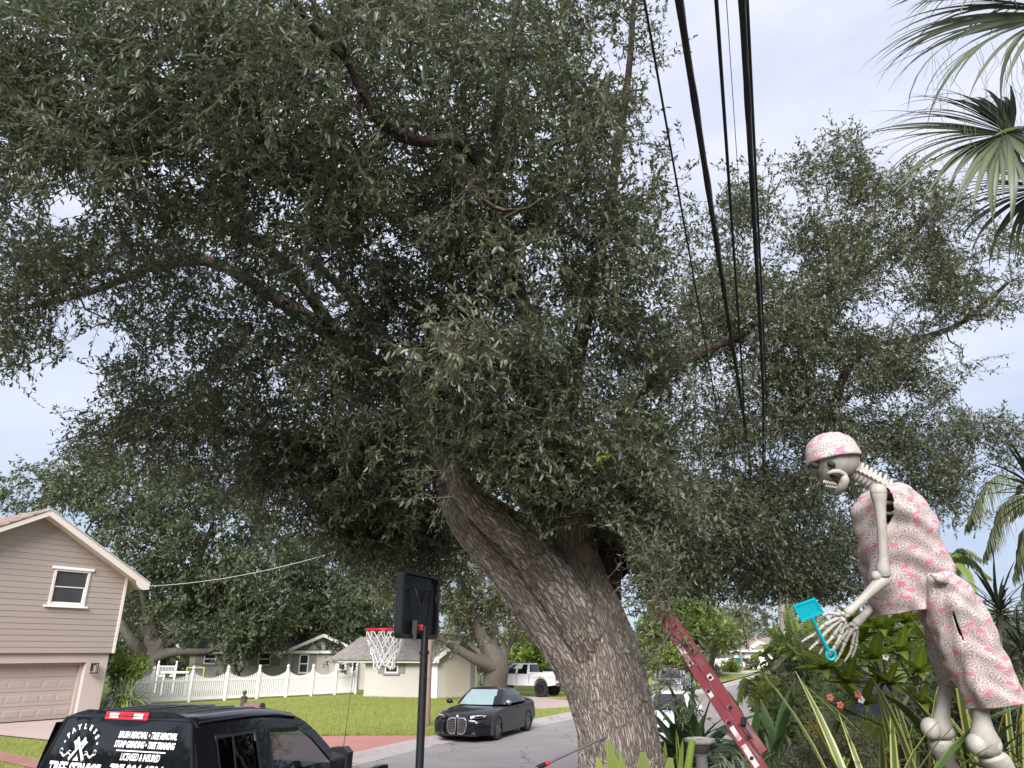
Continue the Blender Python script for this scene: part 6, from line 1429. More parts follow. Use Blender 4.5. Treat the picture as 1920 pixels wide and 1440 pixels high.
def rail(s0, s1, w0, i, nm, mat):
    mb = MB(); W_ = .060
    def seg(a, b, c, d): # box between s0..s1, w a..b, i c..d
        vs = [ladp(s, w, ii) for s in (s0, s1) for w, ii in ((a, c), (b, c), (b, d), (a, d))]; mb.add(vs, [(0, 1, 2, 3), (7, 6, 5, 4), (4, 5, 1, 0), (5, 6, 2, 1), (6, 7, 3, 2), (7, 4, 0, 3)])
    seg(w0, w0 + W_, i, i + .006); seg(w0, w0 + .006, i + .0061, i + .035); seg(w0 + W_ - .006, w0 + W_, i + .0061, i + .035); return mb.build(nm, mat, lad, world=True)
SB = min(np.linspace(0, LLEN, 400), key=lambda q: abs(proj(l0 + lax * q + lw_n * .1)[1] - 1352))
ra = rail(0, LLEN * .86, 0, 0, 'rail', M['ladder_red']); rb = rail(0, LLEN * .86, 0, .42, 'rail', M['ladder_red'])
rc1 = rail(SB, LLEN - .1, .066, .02, 'fly_rail', M['ladder_red']); rc2 = rail(SB, LLEN - .1, .066, .40, 'fly_rail', M['ladder_red'])
def rung(s, w, i0, i1, nm):
    mb = MB(); mb.tube([ladp(s, w, i0), ladp(s, w, i1)], .017, 10); mb.tube([ladp(s, w, i0 - .004), ladp(s, w, i0 + .004)], [.027, .024], 12, cap=False)
    r = mb.build(nm, M['alu'], lad, 40, world=True); m2 = MB(); m2.tube([ladp(s, w, i0 - .0045), ladp(s, w, i0 + .001)], .014, 10); m2.build('rung_hole', M['black_plastic'], r, world=True)
k = .16
while k < LLEN * .84: rung(k, .030, .0, .42, 'rung'); k += .305
k = SB + .14
while k < LLEN - .2: rung(k, .096, .02, .40, 'rung'); k += .305
M['label'] = pm('worn_white_label', (0.45, 0.40, 0.40), 0.7, 0.25, 18, dirt=((0.20, 0.06, 0.07), 1.0))
def label(s0, s1, w0, w1, i=-.0015):
    mb = MB(); mb.add([ladp(s0, w0, i), ladp(s1, w0, i), ladp(s1, w1, i), ladp(s0, w1, i)], [(0, 1, 2, 3), (3, 2, 1, 0)][:1]); return mb.build('warning_label', M['label'], lad, world=True)
label(SB - .34, SB - .16, .012, .048); label(SB - .12, SB + .0, .014, .046); label(SB + .62, SB + .86, .010, .050); label(SB + .42, SB + .48, .08, .115, .0185); label(SB + .28, SB + .34, .014, .046)
mb = MB(); mb.bar(ladp(SB - .03, .10, .02), ladp(SB + .015, .135, .02), .03, .03); mb.build('rung_lock', M['black_plastic'], lad, world=True)
for i in (0, .42): mb = MB(); mb.bar(ladp(-.04, .04, i), ladp(.06, .04, i), .05, .10); mb.build('foot', M['black_plastic'], lad, world=True)

# telescopic pole propped at the trunk
p0, p1 = D(985, 1450, 6.9), D(1100, 1398, 7.25)
ps = thing('pruning_pole', p0, 'telescopic steel pruning pole with red and black collar propped at the trunk', 'pole')
pa = p0 + (p0 - p1) * ((p0[2] - .03) / (p1[2] - p0[2])); sl_ = p0 + (p1 - p0) * .36; s2 = p0 + (p1 - p0) * .18
mb = MB(); mb.tube([pa, s2], .017, 10); mb.build('lower_tube', M['steel'], ps, 60, world=True)
mb = MB(); mb.tube([sl_, p1 + (p1 - p0) * .5], .0125, 10); mb.build('upper_tube', M['steel'], ps, 60, world=True)
mb = MB(); mb.tube([s2, s2 + (sl_ - s2) * .75], .024, 12); cl_ = mb.build('collar', M['black_plastic'], ps, 40, world=True)
mb = MB(); mb.tube([s2 + (sl_ - s2) * .72, sl_ + (sl_ - s2) * .12], .021, 12); mb.build('collar_nut', M['hoop_red'], ps, 40, world=True)

# ------------------------------------------------------------------ far houses, bins, yard things
M['far_roof'] = pm('brown_roof', (0.24, 0.175, 0.15), 0.85, 0.15, 2); M['far_wall'] = pm('far_white_wall', (0.60, 0.57, 0.53), 0.9, 0.06, 1)
bc = D(1430, 1245, 104); bg = thing('bungalow', (bc[0], bc[1], .1), 'low pale bungalow with brown hipped roof far down the street', 'house')
W_, Dp = 10.5, 8
mb = MB(); mb.box((0, 0, 1.2), (W_, Dp, 2.4)); mb.build('wall', M['far_wall'], bg)
mb = MB(); mb.add([(-W_ / 2 - .7, -Dp / 2 - .7, 2.4), (W_ / 2 + .7, -Dp / 2 - .7, 2.4), (W_ / 2 + .7, Dp / 2 + .7, 2.4), (-W_ / 2 - .7, Dp / 2 + .7, 2.4), (-W_ / 2 + 2.6, 0, 4.2), (W_ / 2 - 1.0, 0, 4.2)], [(0, 1, 5, 4), (1, 2, 5), (2, 3, 4, 5), (3, 0, 4), (3, 2, 1, 0)]); mb.build('roof', M['far_roof'], bg)
mb = MB(); mb.box((0, -Dp / 2 - .74, 2.36), (W_ + 1.5, .08, .26)); mb.build('fascia', M['white'], bg)
mb = MB(); mb.prism([(-3.6, -Dp / 2 - .9, 2.45), (.5, -Dp / 2 - .9, 2.45), (-1.55, -Dp / 2 - .9, 3.7)], (0, 1.4, 0)); gg = mb.build('gable', M['white'], bg)
mb = MB(); mb.prism([(-3.0, -Dp / 2 - .93, 2.52), (-.1, -Dp / 2 - .93, 2.52), (-1.55, -Dp / 2 - .93, 3.42)], (0, .02, 0)); mb.build('gable_panel', M['far_roof'], gg)
mb = MB(); mb.box((-.2, -Dp / 2 - .03, 1.05), (4.6, .06, 2.0)); mb.build('garage_door', M['white'], bg)
mb = MB(); mb.box((-4.2, -Dp / 2 - .03, 1.2), (.9, .06, 2.0)); mb.build('door', M['shutter'], bg)
gc = D(1062, 1250, 58); gh = thing('grey_house', (gc[0], gc[1], .1), 'grey-green house wall glimpsed between the white pickup and the big trunk', 'house')
M['grey_wall'] = pm('grey_green_wall', (0.145, 0.165, 0.16), 0.85, 0.06, 1)
mb = MB(); mb.box((0, 3, 1.35), (9, 6, 2.7)); mb.build('wall', M['grey_wall'], gh)
mb = MB(); mb.prism([(-5, -.7, 2.65), (-5, 3, 4.3), (-5, 6.7, 2.65)], (10, 0, 0)); mb.build('roof', M['shingle'], gh)
mb = MB(); mb.box((-1.2, -.04, 1.35), (.14, .08, 2.6)); mb.build('downpipe', M['white'], gh)
mb = MB(); mb.box((0, -.72, 2.6), (10, .06, .2)); mb.build('fascia', M['white'], gh)
def bin_(loc, label, col, lidc, s=1.0):
    t = thing('wheelie_bin', loc, label, 'bin')
    mb = MB(); mb.rings([[(-.26 * k, -.30 * k, z), (.26 * k, -.30 * k, z), (.26 * k, .30 * k, z), (-.26 * k, .30 * k, z)] for k, z in ((.85, .08), (1.05, .95))]); mb.build('body', col, t)
    mb = MB(); mb.rings([[(-.30 * k, -.36 * k, z), (.30 * k, -.36 * k, z), (.30 * k, .36 * k, z), (-.30 * k, .36 * k, z)] for k, z in ((1, .953), (1, 1.0), (.8, 1.06))]); mb.build('lid', lidc, t)
    for x in (-.24, .24): mb = MB(); mb.lathe([(.10, -.03), (.10, .03)], c=(x, .28, .10), n=12, axis='x'); mb.build('wheel', M['rubber'], t)
    t.scale = (s,) * 3; return t
M['bin_green'] = pm('teal_green_plastic', (0.0, 0.11, 0.085), 0.45, 0.1, 6); M['orange'] = pm('orange_plastic', (0.55, 0.17, 0.03), 0.5, 0.1, 6)
q = D(1381, 1250, 88); bin_((q[0], q[1], .1), 'teal green wheelie bin at the far driveway edge', M['bin_green'], M['bin_green'], 1.5)
q = D(1462, 1312, 21); bin_((q[0], q[1], .1), 'green bin with orange lid half hidden by the strap-leaved plants', M['bin_green'], M['orange'], 1.0)
q = D(1352, 1262, 86); mb = MB()
t = thing('mailbox', (q[0], q[1], .1), 'tiny white mailbox beside shrubs on the far lawn', 'mailbox'); mb.box((0, 0, .5), (.15, .15, 1.0)); mb.build('post', M['white'], t); mb = MB(); mb.rings([[(x, .25 * math.cos(a), 1.2 + .3 * math.sin(a)) for a in np.linspace(0, 2 * PI, 10)[:-1]] for x in (-.9, .9)]); mb.build('box', M['white'], t)
# back yard behind the picket fence: deck rail, table, yellow frame
q = D(312, 1262, 43.5); t = thing('deck_rail', (q[0], q[1], .1), 'white deck railing behind the fence beside the oak trunk', 'railing')
for x in (-.55, .55): mb = MB(); mb.box((x, 0, .80), (.10, .10, 1.6)); mb.lathe([(.07, 1.6), (.04, 1.66), (.07, 1.74), (.01, 1.84)], c=(x, 0, 0), n=8); mb.build('post', M['vinyl'], t)
for z in (.95, 1.5): mb = MB(); mb.box((0, 0, z), (1.0, .06, .06)); mb.build('rail', M['vinyl'], t)
for k in range(11): mb = MB(); mb.box((-.46 + k * .092, 0, 1.225), (.03, .03, .48)); mb.build('baluster', M['vinyl'], t)
q = D(333, 1266, 41.5); t = thing('patio_table', (q[0], q[1], .1), 'white patio table top just above the fence by the oak trunk', 'table')
mb = MB(); mb.box((0, 0, 1.22), (1.6, .8, .10)); mb.build('tabletop', M['white'], t)
for x in (-.65, .65): mb = MB(); mb.box((x, 0, .58), (.08, .6, 1.17)); mb.build('leg', M['white'], t)
q = D(366, 1262, 41.5); t = thing('yard_frame', (q[0], q[1], .1), 'yellow-green metal frame behind the fence near the first house window', 'frame')
M['lime'] = pm('lime_metal', (.36, .40, .08), .5, .1, 5); mb = MB(); mb.box((-.5, 0, .72), (.07, .07, 1.44)); mb.box((.5, 0, .72), (.07, .07, 1.44)); mb.box((0, 0, 1.475), (1.07, .08, .07)); mb.build('bar', M['lime'], t)
# ------------------------------------------------------------------ printed cloth
def flamingo_cloth():
    s = Sh('flamingo_print_cloth'); a = s.attr('pat'); uv = s.scale(a, (1, 1, 0))
    base = (0.56, 0.455, 0.47)
    def sprays(sc, col_a, seed, under, thr):
        co = s.vadd(uv, s.comb(*[X(s.t, s.node('ShaderNodeValue').outputs[0]) for _ in range(2)])) if False else uv
        mp = s.node('ShaderNodeMapping', Vector=co); mp.inputs['Location'].default_value = (seed, seed * .7, 0); q = X(s.t, mp.outputs[0])
        v = s.voro(q, sc); v.voronoi_dimensions = '2D'; pos = X(s.t, v.outputs['Position']); cr, cg, _ = s.sep(X(s.t, v.outputs['Color']))
        n = s.t.nodes.new('ShaderNodeVectorMath'); n.operation = 'SUBTRACT'; s.t.links.new(q.o, n.inputs[0]); s.t.links.new(pos.o, n.inputs[1]); x, y, _ = s.sep(X(s.t, n.outputs[0]))
        return x * sc, y * sc, cr, cg
    # palm sprays: fans of thin curved blades
    col = None; acc = None
    for sc, seed in ((9.4, 0.0), (11.5, 3.7)):
        x, y, cr, cg = sprays(sc, None, seed, None, None)
        r = (x * x + y * y).pow(.5); ang = y.atan2(x) + r * (cr - .5) * 2.2 + cg * 6.28
        m = ((ang * 10.0).sin().gt(0.36 if seed == 0 else .46)) * r.lt(.56) * r.gt(.06); acc = m if acc is None else acc.max(m)
    big = s.noise(uv, 3.0, 3)
    green = s.mix(big.ss(.35, .65), (0.20, 0.185, 0.125), (0.125, 0.15, 0.105))
    c = s.mix(acc * .66, base, green)
    # flamingos: body, S neck, legs
    x, y, cr, cg = sprays(6.6, None, 9.3, None, None)
    x = x * (cg.gt(.5) * 2.0 - 1.0); t = (cr - .5) * .7
    xr_ = x * t.cos() - y * t.sin(); yr_ = x * t.sin() + y * t.cos()
    body = ((xr_ / .20).pow(2.0) + ((yr_ + xr_ * .25) / .115).pow(2.0)).lt(1.0)
    nk = (xr_ + .19 + (yr_ * 14.0).sin() * .045).abs().lt(.030) * yr_.gt(-.02) * yr_.lt(.30)
    lg = ((xr_ - .02).abs().lt(.014) + (xr_ - .07 + yr_ * .2).abs().lt(.014)) * yr_.lt(-.05) * yr_.gt(-.33)
    tone = s.noise(uv, 60, 2)
    c = s.mix(body * .95, c, s.mix(tone, (0.50, 0.145, 0.235), (0.58, 0.24, 0.32))); c = s.mix(nk.max(lg.min(1.0)) * .85, c, (0.55, 0.17, 0.25))
    wv = s.noise(uv, 400, 2)
    s.set(Base_Color=c, Roughness=0.9, Specular_IOR_Level=0.15).bump(wv, 0.12, 0.003); return s.m
M['cloth'] = flamingo_cloth()
def bone_mat():
    s = Sh('moulded_bone_plastic'); co = s.coord(); n = s.noise(co, 4, 5, 0.65); f = s.noise(s.scale(co, (1, 1, .35)), 28, 5, .7)
    c = s.mix(n.ss(.3, .7), (0.33, 0.305, 0.28), (0.43, 0.405, 0.375)); c = s.mix(f.ss(.56, .75) * .55, c, (0.27, 0.22, 0.18))
    s.set(Base_Color=c, Roughness=0.55).bump(f, .5, .012); return s.m
M['bone'] = bone_mat()
M['bone_dark'] = pm('painted_hollow_shade', (0.035, 0.03, 0.028), 0.9, 0.2, 10)  # dark colour on solid shapes stands for shade inside the skull's hollows
SK = 5.85
skb = D(1800, 1440, SK); skb[2] = float(gz(skb[0], skb[1])) + .03
sk = thing('skeleton_figure', skb, 'giant lawn skeleton in pink flamingo-print shirt, shorts and head scarf, bending to the left', 'skeleton')
def B(mb, name, sm=70, mat=None): return mb.build(name, mat or M['bone'], sk, sm, world=True)
def cloth_loft(name, st, n=72, per=26, wr=.014, seed=0, freq=(5, 9), open_ends=True, smooth_k=3, cloth=None, hem=0.0, dirv=HOR):
    """garment loft: stations (x1,y1,x2,y2,d,half depth); wrinkled; pattern coordinate in metres"""
    S = spline([list(q) for q in st], per); V = []; A = []; rg = np.random.default_rng(seed); ph = rg.uniform(0, 6.28, 10); vl = 0; prev = None
    for i, (x1, y1, x2, y2, d, h) in enumerate(S):
        a, b = D(x1, y1, d), D(x2, y2, d); c = (a + b) / 2; u = (b - a) / 2; ru = np.linalg.norm(u)
        if prev is not None: vl += np.linalg.norm(c - prev)
        prev = c; f = i / (per - 1)
        for j in range(n + 1):
            t = 2 * PI * j / n
            w = math.sin(freq[0] * t + ph[0] + 2.0 * math.sin(vl * 3 + ph[1])) * .5 + math.sin(freq[1] * t + ph[2] + vl * 5) * .3 + math.sin(vl * 17 + ph[3] + 2.2 * math.sin(2 * t + ph[4])) * .45 + math.sin(vl * 34 + 3 * math.cos(3 * t) + ph[5]) * .25
            k = 1 + wr * w / max(ru, .05)
            V.append(c + (u * math.cos(t) + dirv * h * math.sin(t)) * k); A.append((t * (ru + h) / 2, vl, 0))
    Fq = [(i * (n + 1) + j, i * (n + 1) + j + 1, (i + 1) * (n + 1) + j + 1, (i + 1) * (n + 1) + j) for i in range(per - 1) for j in range(n)]
    return V, Fq, A
def cloth_build(name, V, Fq, A, thick=.006):
    mb = MB(); mb.add(V, Fq); o = mb.build(name, M['cloth'], sk, 180, world=True, attr=A)
    sd = o.modifiers.new('thickness', 'SOLIDIFY'); sd.thickness = thick; sd.offset = 0; return o
# ---- shirt: shoulders to hem, cut open at the near arm hole
st = [(1650, 912, 1682, 908, SK + .02, .07), (1622, 926, 1702, 922, SK + .02, .23), (1612, 948, 1726, 950, SK + .02, .29), (1610, 985, 1746, 985, SK + .03, .31), (1616, 1035, 1768, 1035, SK + .04, .31), (1624, 1085, 1782, 1078, SK + .05, .30), (1634, 1125, 1768, 1112, SK + .06, .28), (1643, 1156, 1742, 1138, SK + .06, .27)]
V, Fq, A = cloth_loft('shirt', st, 170, 92, .030, 3, (4, 7))
Vn = np.array(V); xx, yy, dd = vproj(Vn)
def in_hole(q):
    x = np.mean([xx[k] for k in q]); y = np.mean([yy[k] for k in q]); d = np.mean([dd[k] for k in q])
    return ((x - 1659) / 17) ** 2 + ((y - 950) / 37) ** 2 < 1 and d < SK + .02
Fq = [q for q in Fq if not in_hole(q)]
cloth_build('shirt', V, Fq, A)
# ---- shorts: gathered waist knot, two wide legs
near = [(1733, 1076, 1774, 1070, SK - .16, .10), (1733, 1092, 1790, 1088, SK - .17, .17), (1738, 1130, 1818, 1112, SK - .19, .19), (1752, 1180, 1852, 1168, SK - .20, .18), (1778, 1246, 1884, 1232, SK - .21, .17), (1804, 1295, 1904, 1280, SK - .22, .18), (1823, 1329, 1920, 1312, SK - .22, .185)]
V, Fq, A = cloth_loft('shorts_leg', near, 150, 90, .022, 5, (5, 8)); xx, yy, dd = vproj(np.array(V))
def in_slit(q):
    x = np.mean([xx[k] for k in q]); y = np.mean([yy[k] for k in q]); t = (y - 1146) / 56
    return 0 < t < 1 and abs(x - (1786 + 20 * t)) < 0.6 + 2.4 * math.sin(PI * t) ** .8 and np.mean([dd[k] for k in q]) < SK - .22
Fq = [q for q in Fq if not in_slit(q)]; cloth_build('shorts_leg', V, Fq, A)
farl = [(1730, 1095, 1790, 1085, SK + .12, .15), (1731, 1140, 1808, 1125, SK + .14, .19), (1739, 1190, 1822, 1180, SK + .15, .19), (1752, 1240, 1822, 1230, SK + .15, .17), (1764, 1274, 1814, 1268, SK + .15, .15), (1766, 1284, 1808, 1290, SK + .15, .13), (1774, 1280, 1800, 1284, SK + .15, .10)]
V, Fq, A = cloth_loft('shorts_leg', farl, 64, 38, .024, 8, (5, 7)); cloth_build('shorts_leg', V, Fq, A)
kn = MB(); kp = D(1762, 1084, SK - .33); Ak = []
kn.ell(kp, (.045, .04, .04), 14, 10)
for a in (2.6, 5.6):
    e = kp + np.array([math.cos(a) * .07, .02, math.sin(a) * .06]); kn.tube([kp, kp * .5 + e * .5 + np.array([0, -.01, 0]), e], [.026, .024, .012], 8)
Ak = [(v[0] * 1.0, v[2], 0) for v in kn.v]; kn.build('waist_knot', M['cloth'], sk, 80, world=True, attr=Ak)
# ---- ribs and spine inside the arm hole, neck vertebrae
sp = spline([tuple(D(1597, 884, SK + .02)), tuple(D(1622, 896, SK + .02)), tuple(D(1650, 912, SK + .02)), tuple(D(1690, 935, SK + .03))], 11)
for i, q in enumerate(sp):
    mb = MB(); nx_ = sp[min(i + 1, 10)] - sp[max(i - 1, 0)]; rt = Vector(nx_).to_track_quat('Z', 'Y').to_matrix(); r = .062 + .010 * i / 10
    mb.ell(q, (r, r * 1.1, .027), 14, 8, rt); b_ = rt @ Vector((0, 0, 0)); up = nrm(np.cross(nx_, HOR)[None])[0]
    if up[2] < 0: up = -up
    mb.tube([q, q + up * (r + .045)], [.03, .013], 8); mb.tube([q - HOR * (r + .03), q + HOR * (r + .03)], [.014, .014], 8); B(mb, 'vertebra')
mb = MB(); mb.tube(sp, .05, 10); B(mb, 'neck')
mb = MB(); mb.tube([D(1690, 935, SK + .03), D(1735, 1010, SK + .05), D(1768, 1085, SK + .06)], .06, 10); B(mb, 'spine')
for k in range(6):
    y0 = 935 + k * 20; c = D(1680 + k * 7, y0, SK + .03); mb = MB(); mb.tube([c + np.array([.17 * math.cos(t) - .03, .20 * math.sin(t), -.04 * math.cos(t)]) for t in np.linspace(0, 2 * PI, 20)], .016, 8, cap=False); B(mb, 'rib')
mb = MB(); mb.sil([(1728, 1090, 1780, 1078, SK + .03, .10), (1732, 1115, 1795, 1100, SK + .03, .20), (1745, 1140, 1800, 1128, SK + .03, .18)], 16); B(mb, 'pelvis')
# ---- skull: looks down to the left, slightly towards the camera
hd_ax = nrm((D(1528, 880, SK) - D(1590, 858, SK))[None])[0]                       # facing direction
def hp(x, y, o=0.0): return D(x, y, SK + o)
sc_ = SK / F_PX
mb = MB(); mb.ell(hp(1563, 856), (46 * sc_, 40 * sc_ * .95, 40 * sc_), 28, 18, Matrix.Rotation(math.radians(12), 3, 'Y')); B(mb, 'cranium', 180)
mb = MB()                                                                             # face block: brow, maxilla
mb.sil([(1518, 866, 1600, 880, SK, .155), (1522, 876, 1592, 890, SK, .150), (1531, 888, 1578, 899, SK - .01, .120), (1541, 900, 1574, 909, SK - .015, .095), (1549, 909, 1577, 916, SK - .015, .080), (1557, 918, 1577, 922, SK - .01, .055), (1564, 923, 1573, 925, SK - .01, .03)], 22, e=2.3)
for i, v in enumerate(mb.v):
    x, y, d = proj(v); mb.v[i] = tuple(np.array(v) + np.array([0, 1, 0]) * .012 * math.sin(x * .35) * math.sin(y * .4))
B(mb, 'face', 180)
mb = MB(); zy = [hp(1549, 888, -.135), hp(1554, 887, -.148), hp(1562, 884, -.160), hp(1573, 884, -.165), hp(1583, 889, -.155)]
mb.tube(zy, [.006, .014, .019, .020, .018], 10); B(mb, 'cheekbone', 80)
mb = MB(); zy = [hp(1582, 888, -.15), hp(1584, 899, -.14), hp(1580, 910, -.12), hp(1572, 920, -.075), hp(1566, 924, 0.0), hp(1574, 918, .08), hp(1580, 905, .12)]
mb.tube(zy, [.022, .036, .038, .034, .030, .036, .03], 10); B(mb, 'jaw', 80)
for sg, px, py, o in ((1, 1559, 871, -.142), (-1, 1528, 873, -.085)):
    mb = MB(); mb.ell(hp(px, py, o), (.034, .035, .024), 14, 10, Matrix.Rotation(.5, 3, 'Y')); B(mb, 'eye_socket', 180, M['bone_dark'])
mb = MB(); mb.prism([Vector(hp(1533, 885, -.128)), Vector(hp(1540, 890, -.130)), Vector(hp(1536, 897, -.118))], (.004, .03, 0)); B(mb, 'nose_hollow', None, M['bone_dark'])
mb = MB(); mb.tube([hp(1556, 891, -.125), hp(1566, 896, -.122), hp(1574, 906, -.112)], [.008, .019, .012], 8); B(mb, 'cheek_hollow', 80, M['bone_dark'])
for row, (ya, yb) in enumerate(((904, 910), (911, 917))):
    for k in range(7):
        f = k / 6; x = 1545 + f * 22 + row * 4; y = ya + f * 4 - 1; mb = MB(); q = hp(x, y, -.105 + .0 * f + .01 * row); mb.ell(q, (.0085, .010, .016), 8, 6, Matrix.Rotation(.35, 3, 'Y')); B(mb, 'tooth')
# head scarf: cap over the cranium with a rolled edge
V = []; A = []; n = 56; m = 18; cc = hp(1561, 853); rt = Matrix.Rotation(math.radians(-7), 3, 'Y') @ Matrix.Rotation(math.radians(-4), 3, 'X')
for i in range(m + 1):
    ph = PI / 2 - (PI / 2 + .32) * i / m
    for j in range(n + 1):
        t = 2 * PI * j / n; w = 1 + .012 * math.sin(9 * t + i * .8) + .010 * math.sin(i * 1.9 + 2 * math.sin(2 * t)) + (.028 if i >= m - 2 else 0) + .02 * (i / m) ** 2 * math.sin(5 * t + 1)
        q = rt @ Vector((48 * sc_ * math.cos(ph) ** .9 * math.cos(t) * w, 43 * sc_ * math.cos(ph) ** .9 * math.sin(t) * w, 41 * sc_ * math.sin(ph) * w)) if ph > 0 else rt @ Vector((48 * sc_ * math.cos(t) * w, 43 * sc_ * math.sin(t) * w, 41 * sc_ * math.sin(ph) * w))
        V.append((cc[0] + q.x, cc[1] + q.y, cc[2] + q.z)); A.append((t * .17, ph * .2 + 2.3, 0))
Fq = [(i * (n + 1) + j, (i + 1) * (n + 1) + j, (i + 1) * (n + 1) + j + 1, i * (n + 1) + j + 1) for i in range(m) for j in range(n)]
cloth_build('head_scarf', V, Fq, A, .008)
# ---- limbs
def bone(name, st, n=18, e=2.0): mb = MB(); mb.sil(st, n, e=e); return B(mb, name, 180)
def bonep(name, pts, rs, n=12):
    mb = MB(); q = spline([tuple(p) + (r,) for p, r in zip(pts, rs)], len(pts) * 4); mb.tube([tuple(v[:3]) for v in q], [v[3] for v in q], n); return B(mb, name, 180)
NA = SK - .30
bonep('upper_arm', [hp(1646, 914, -.30), hp(1647, 926, -.31), hp(1650, 950, -.33), hp(1653, 990, -.35), hp(1656, 1040, -.37), hp(1656, 1066, -.38), hp(1657, 1078, -.38)], [.036, .060, .043, .036, .036, .050, .050])
mb = MB(); mb.ell(hp(1647, 921, -.31), (.062, .058, .060), 16, 12); B(mb, 'shoulder_joint', 180)
mb = MB(); mb.tube([hp(1642, 1080, -.38), hp(1668, 1086, -.38)], [.034, .028], 12); mb.ell(hp(1643, 1080, -.38), (.040, .04, .04)); mb.ell(hp(1664, 1085, -.38), (.032, .036, .034)); B(mb, 'elbow', 180)
bonep('forearm', [hp(1660, 1086, -.38), hp(1648, 1094, -.39), hp(1628, 1113, -.40), hp(1606, 1134, -.41), hp(1592, 1146, -.41), hp(1586, 1150, -.41)], [.046, .047, .036, .030, .036, .030])
bonep('upper_arm', [hp(1640, 935, .30), hp(1648, 1010, .34), hp(1654, 1085, .36)], [.05, .036, .045])
bonep('forearm', [hp(1655, 1088, .34), hp(1640, 1128, .20), hp(1622, 1152, .05), hp(1608, 1166, -.08), hp(1602, 1171, -.10)], [.044, .036, .030, .036, .030])
def finger(px, o, r0):
    """px: joints from wrist to tip"""
    pts = [hp(x, y, o + i * .004) for i, (x, y) in enumerate(px)]
    for i in range(len(pts) - 1):
        a, b = pts[i], pts[i + 1]; r = r0 * (1 - .13 * i); k = [a, a + (b - a) * .15, a + (b - a) * .5, a + (b - a) * .85, b]
        mb = MB(); mb.tube(k, [r * .9, r * 1.12, r * .72, r * 1.05, r * .8 if i < len(pts) - 2 else r * .35], 8); B(mb, 'metacarpal' if i == 0 else 'finger_bone', 80)
HN = -.42
def carpals(cx, cy, o, seed):
    rg = np.random.default_rng(seed)
    for k in range(7): mb = MB(); mb.ell(hp(cx + rg.uniform(-9, 9), cy + rg.uniform(-7, 7), o + rg.uniform(-.02, .02)), (.020, .020, .018), 10, 8); B(mb, 'carpal', 80)
carpals(1581, 1156, HN, 1)
finger([(1576, 1152), (1552, 1149), (1541, 1155), (1529, 1162)], HN - .03, .016)
finger([(1574, 1157), (1545, 1172), (1526, 1190), (1513, 1197), (1503, 1204)], HN - .02, .0165)
finger([(1576, 1161), (1549, 1185), (1534, 1203), (1525, 1211), (1517, 1219)], HN - .01, .0165)
finger([(1580, 1164), (1563, 1192), (1549, 1208), (1542, 1217), (1536, 1227)], HN, .016)
finger([(1585, 1165), (1577, 1190), (1566, 1211), (1558, 1223), (1549, 1235)], HN + .01, .015)
carpals(1602, 1177, -.12, 2)
finger([(1598, 1180), (1584, 1205), (1577, 1223), (1572, 1232), (1565, 1242)], -.13, .0155)
finger([(1603, 1182), (1598, 1210), (1594, 1224), (1589, 1232), (1583, 1241)], -.12, .0145)
finger([(1595, 1178), (1576, 1200), (1567, 1214), (1561, 1222), (1556, 1231)], -.10, .0155)
finger([(1607, 1182), (1606, 1206), (1603, 1219), (1600, 1226), (1597, 1233)], -.09, .0135)
finger([(1595, 1172), (1580, 1178), (1570, 1184), (1562, 1190)], -.08, .014)
# legs: far leg first, then near leg
def knee_leg(o, fem, cond, tib, name='thigh_bone'):
    bone(name, fem, 20); mb = MB()
    for (x, y, rx, rz, dy) in cond: mb.ell(hp(x, y, o + dy), (rx * sc_, .085, rz * sc_), 20, 14)
    B(mb, 'knee', 180); bone('shin_bone', tib, 20)
FO = SK + .16
knee_leg(.16, [(1766, 1270, 1800, 1274, FO, .06), (1763, 1290, 1784, 1294, FO, .055), (1758, 1318, 1781, 1320, FO, .055), (1750, 1345, 1780, 1347, FO, .07), (1742, 1362, 1784, 1368, FO, .10), (1740, 1376, 1786, 1378, FO, .11), (1748, 1384, 1780, 1385, FO, .09)], [(1745, 1366, 17, 20, -.03), (1774, 1372, 13, 14, -.02), (1760, 1368, 18, 17, .05)],
         [(1744, 1388, 1784, 1386, FO, .09), (1741, 1394, 1787, 1394, FO, .105), (1748, 1410, 1787, 1409, FO, .09), (1758, 1425, 1790, 1424, FO, .07), (1768, 1440, 1799, 1438, FO, .06), (1790, 1480, 1818, 1474, FO + .02, .05), (1815, 1530, 1838, 1524, FO + .03, .045), (1828, 1575, 1856, 1575, FO + .03, .06)])
NO = SK - .20
knee_leg(-.20, [(1812, 1290, 1856, 1292, NO, .07), (1824, 1326, 1852, 1327, NO, .06), (1826, 1345, 1855, 1346, NO, .062), (1823, 1365, 1861, 1366, NO, .08), (1818, 1385, 1873, 1388, NO, .11), (1822, 1405, 1872, 1408, NO, .12), (1832, 1418, 1862, 1414, NO, .09)], [(1831, 1396, 16, 19, -.03), (1860, 1396, 15, 18, -.02), (1845, 1402, 20, 18, .05)],
         [(1838, 1424, 1876, 1408, NO, .10), (1842, 1432, 1884, 1412, NO, .11), (1858, 1446, 1894, 1424, NO, .09), (1878, 1468, 1906, 1448, NO, .065), (1905, 1505, 1928, 1490, NO, .055), (1935, 1560, 1958, 1552, NO, .05), (1950, 1610, 1978, 1606, NO, .06)])
for x, o in ((1842, .16), (1964, -.20)):
    q = hp(x, 1585, o); q[2] = float(gz(q[0], q[1])) + .06; mb = MB(); mb.ell(q + np.array([-.10, -.02, .0]), (.22, .09, .07), 14, 8); mb.tube([hp(x, 1560, o), q + np.array([0, 0, .02])], [.05, .06], 10); B(mb, 'foot', 80)
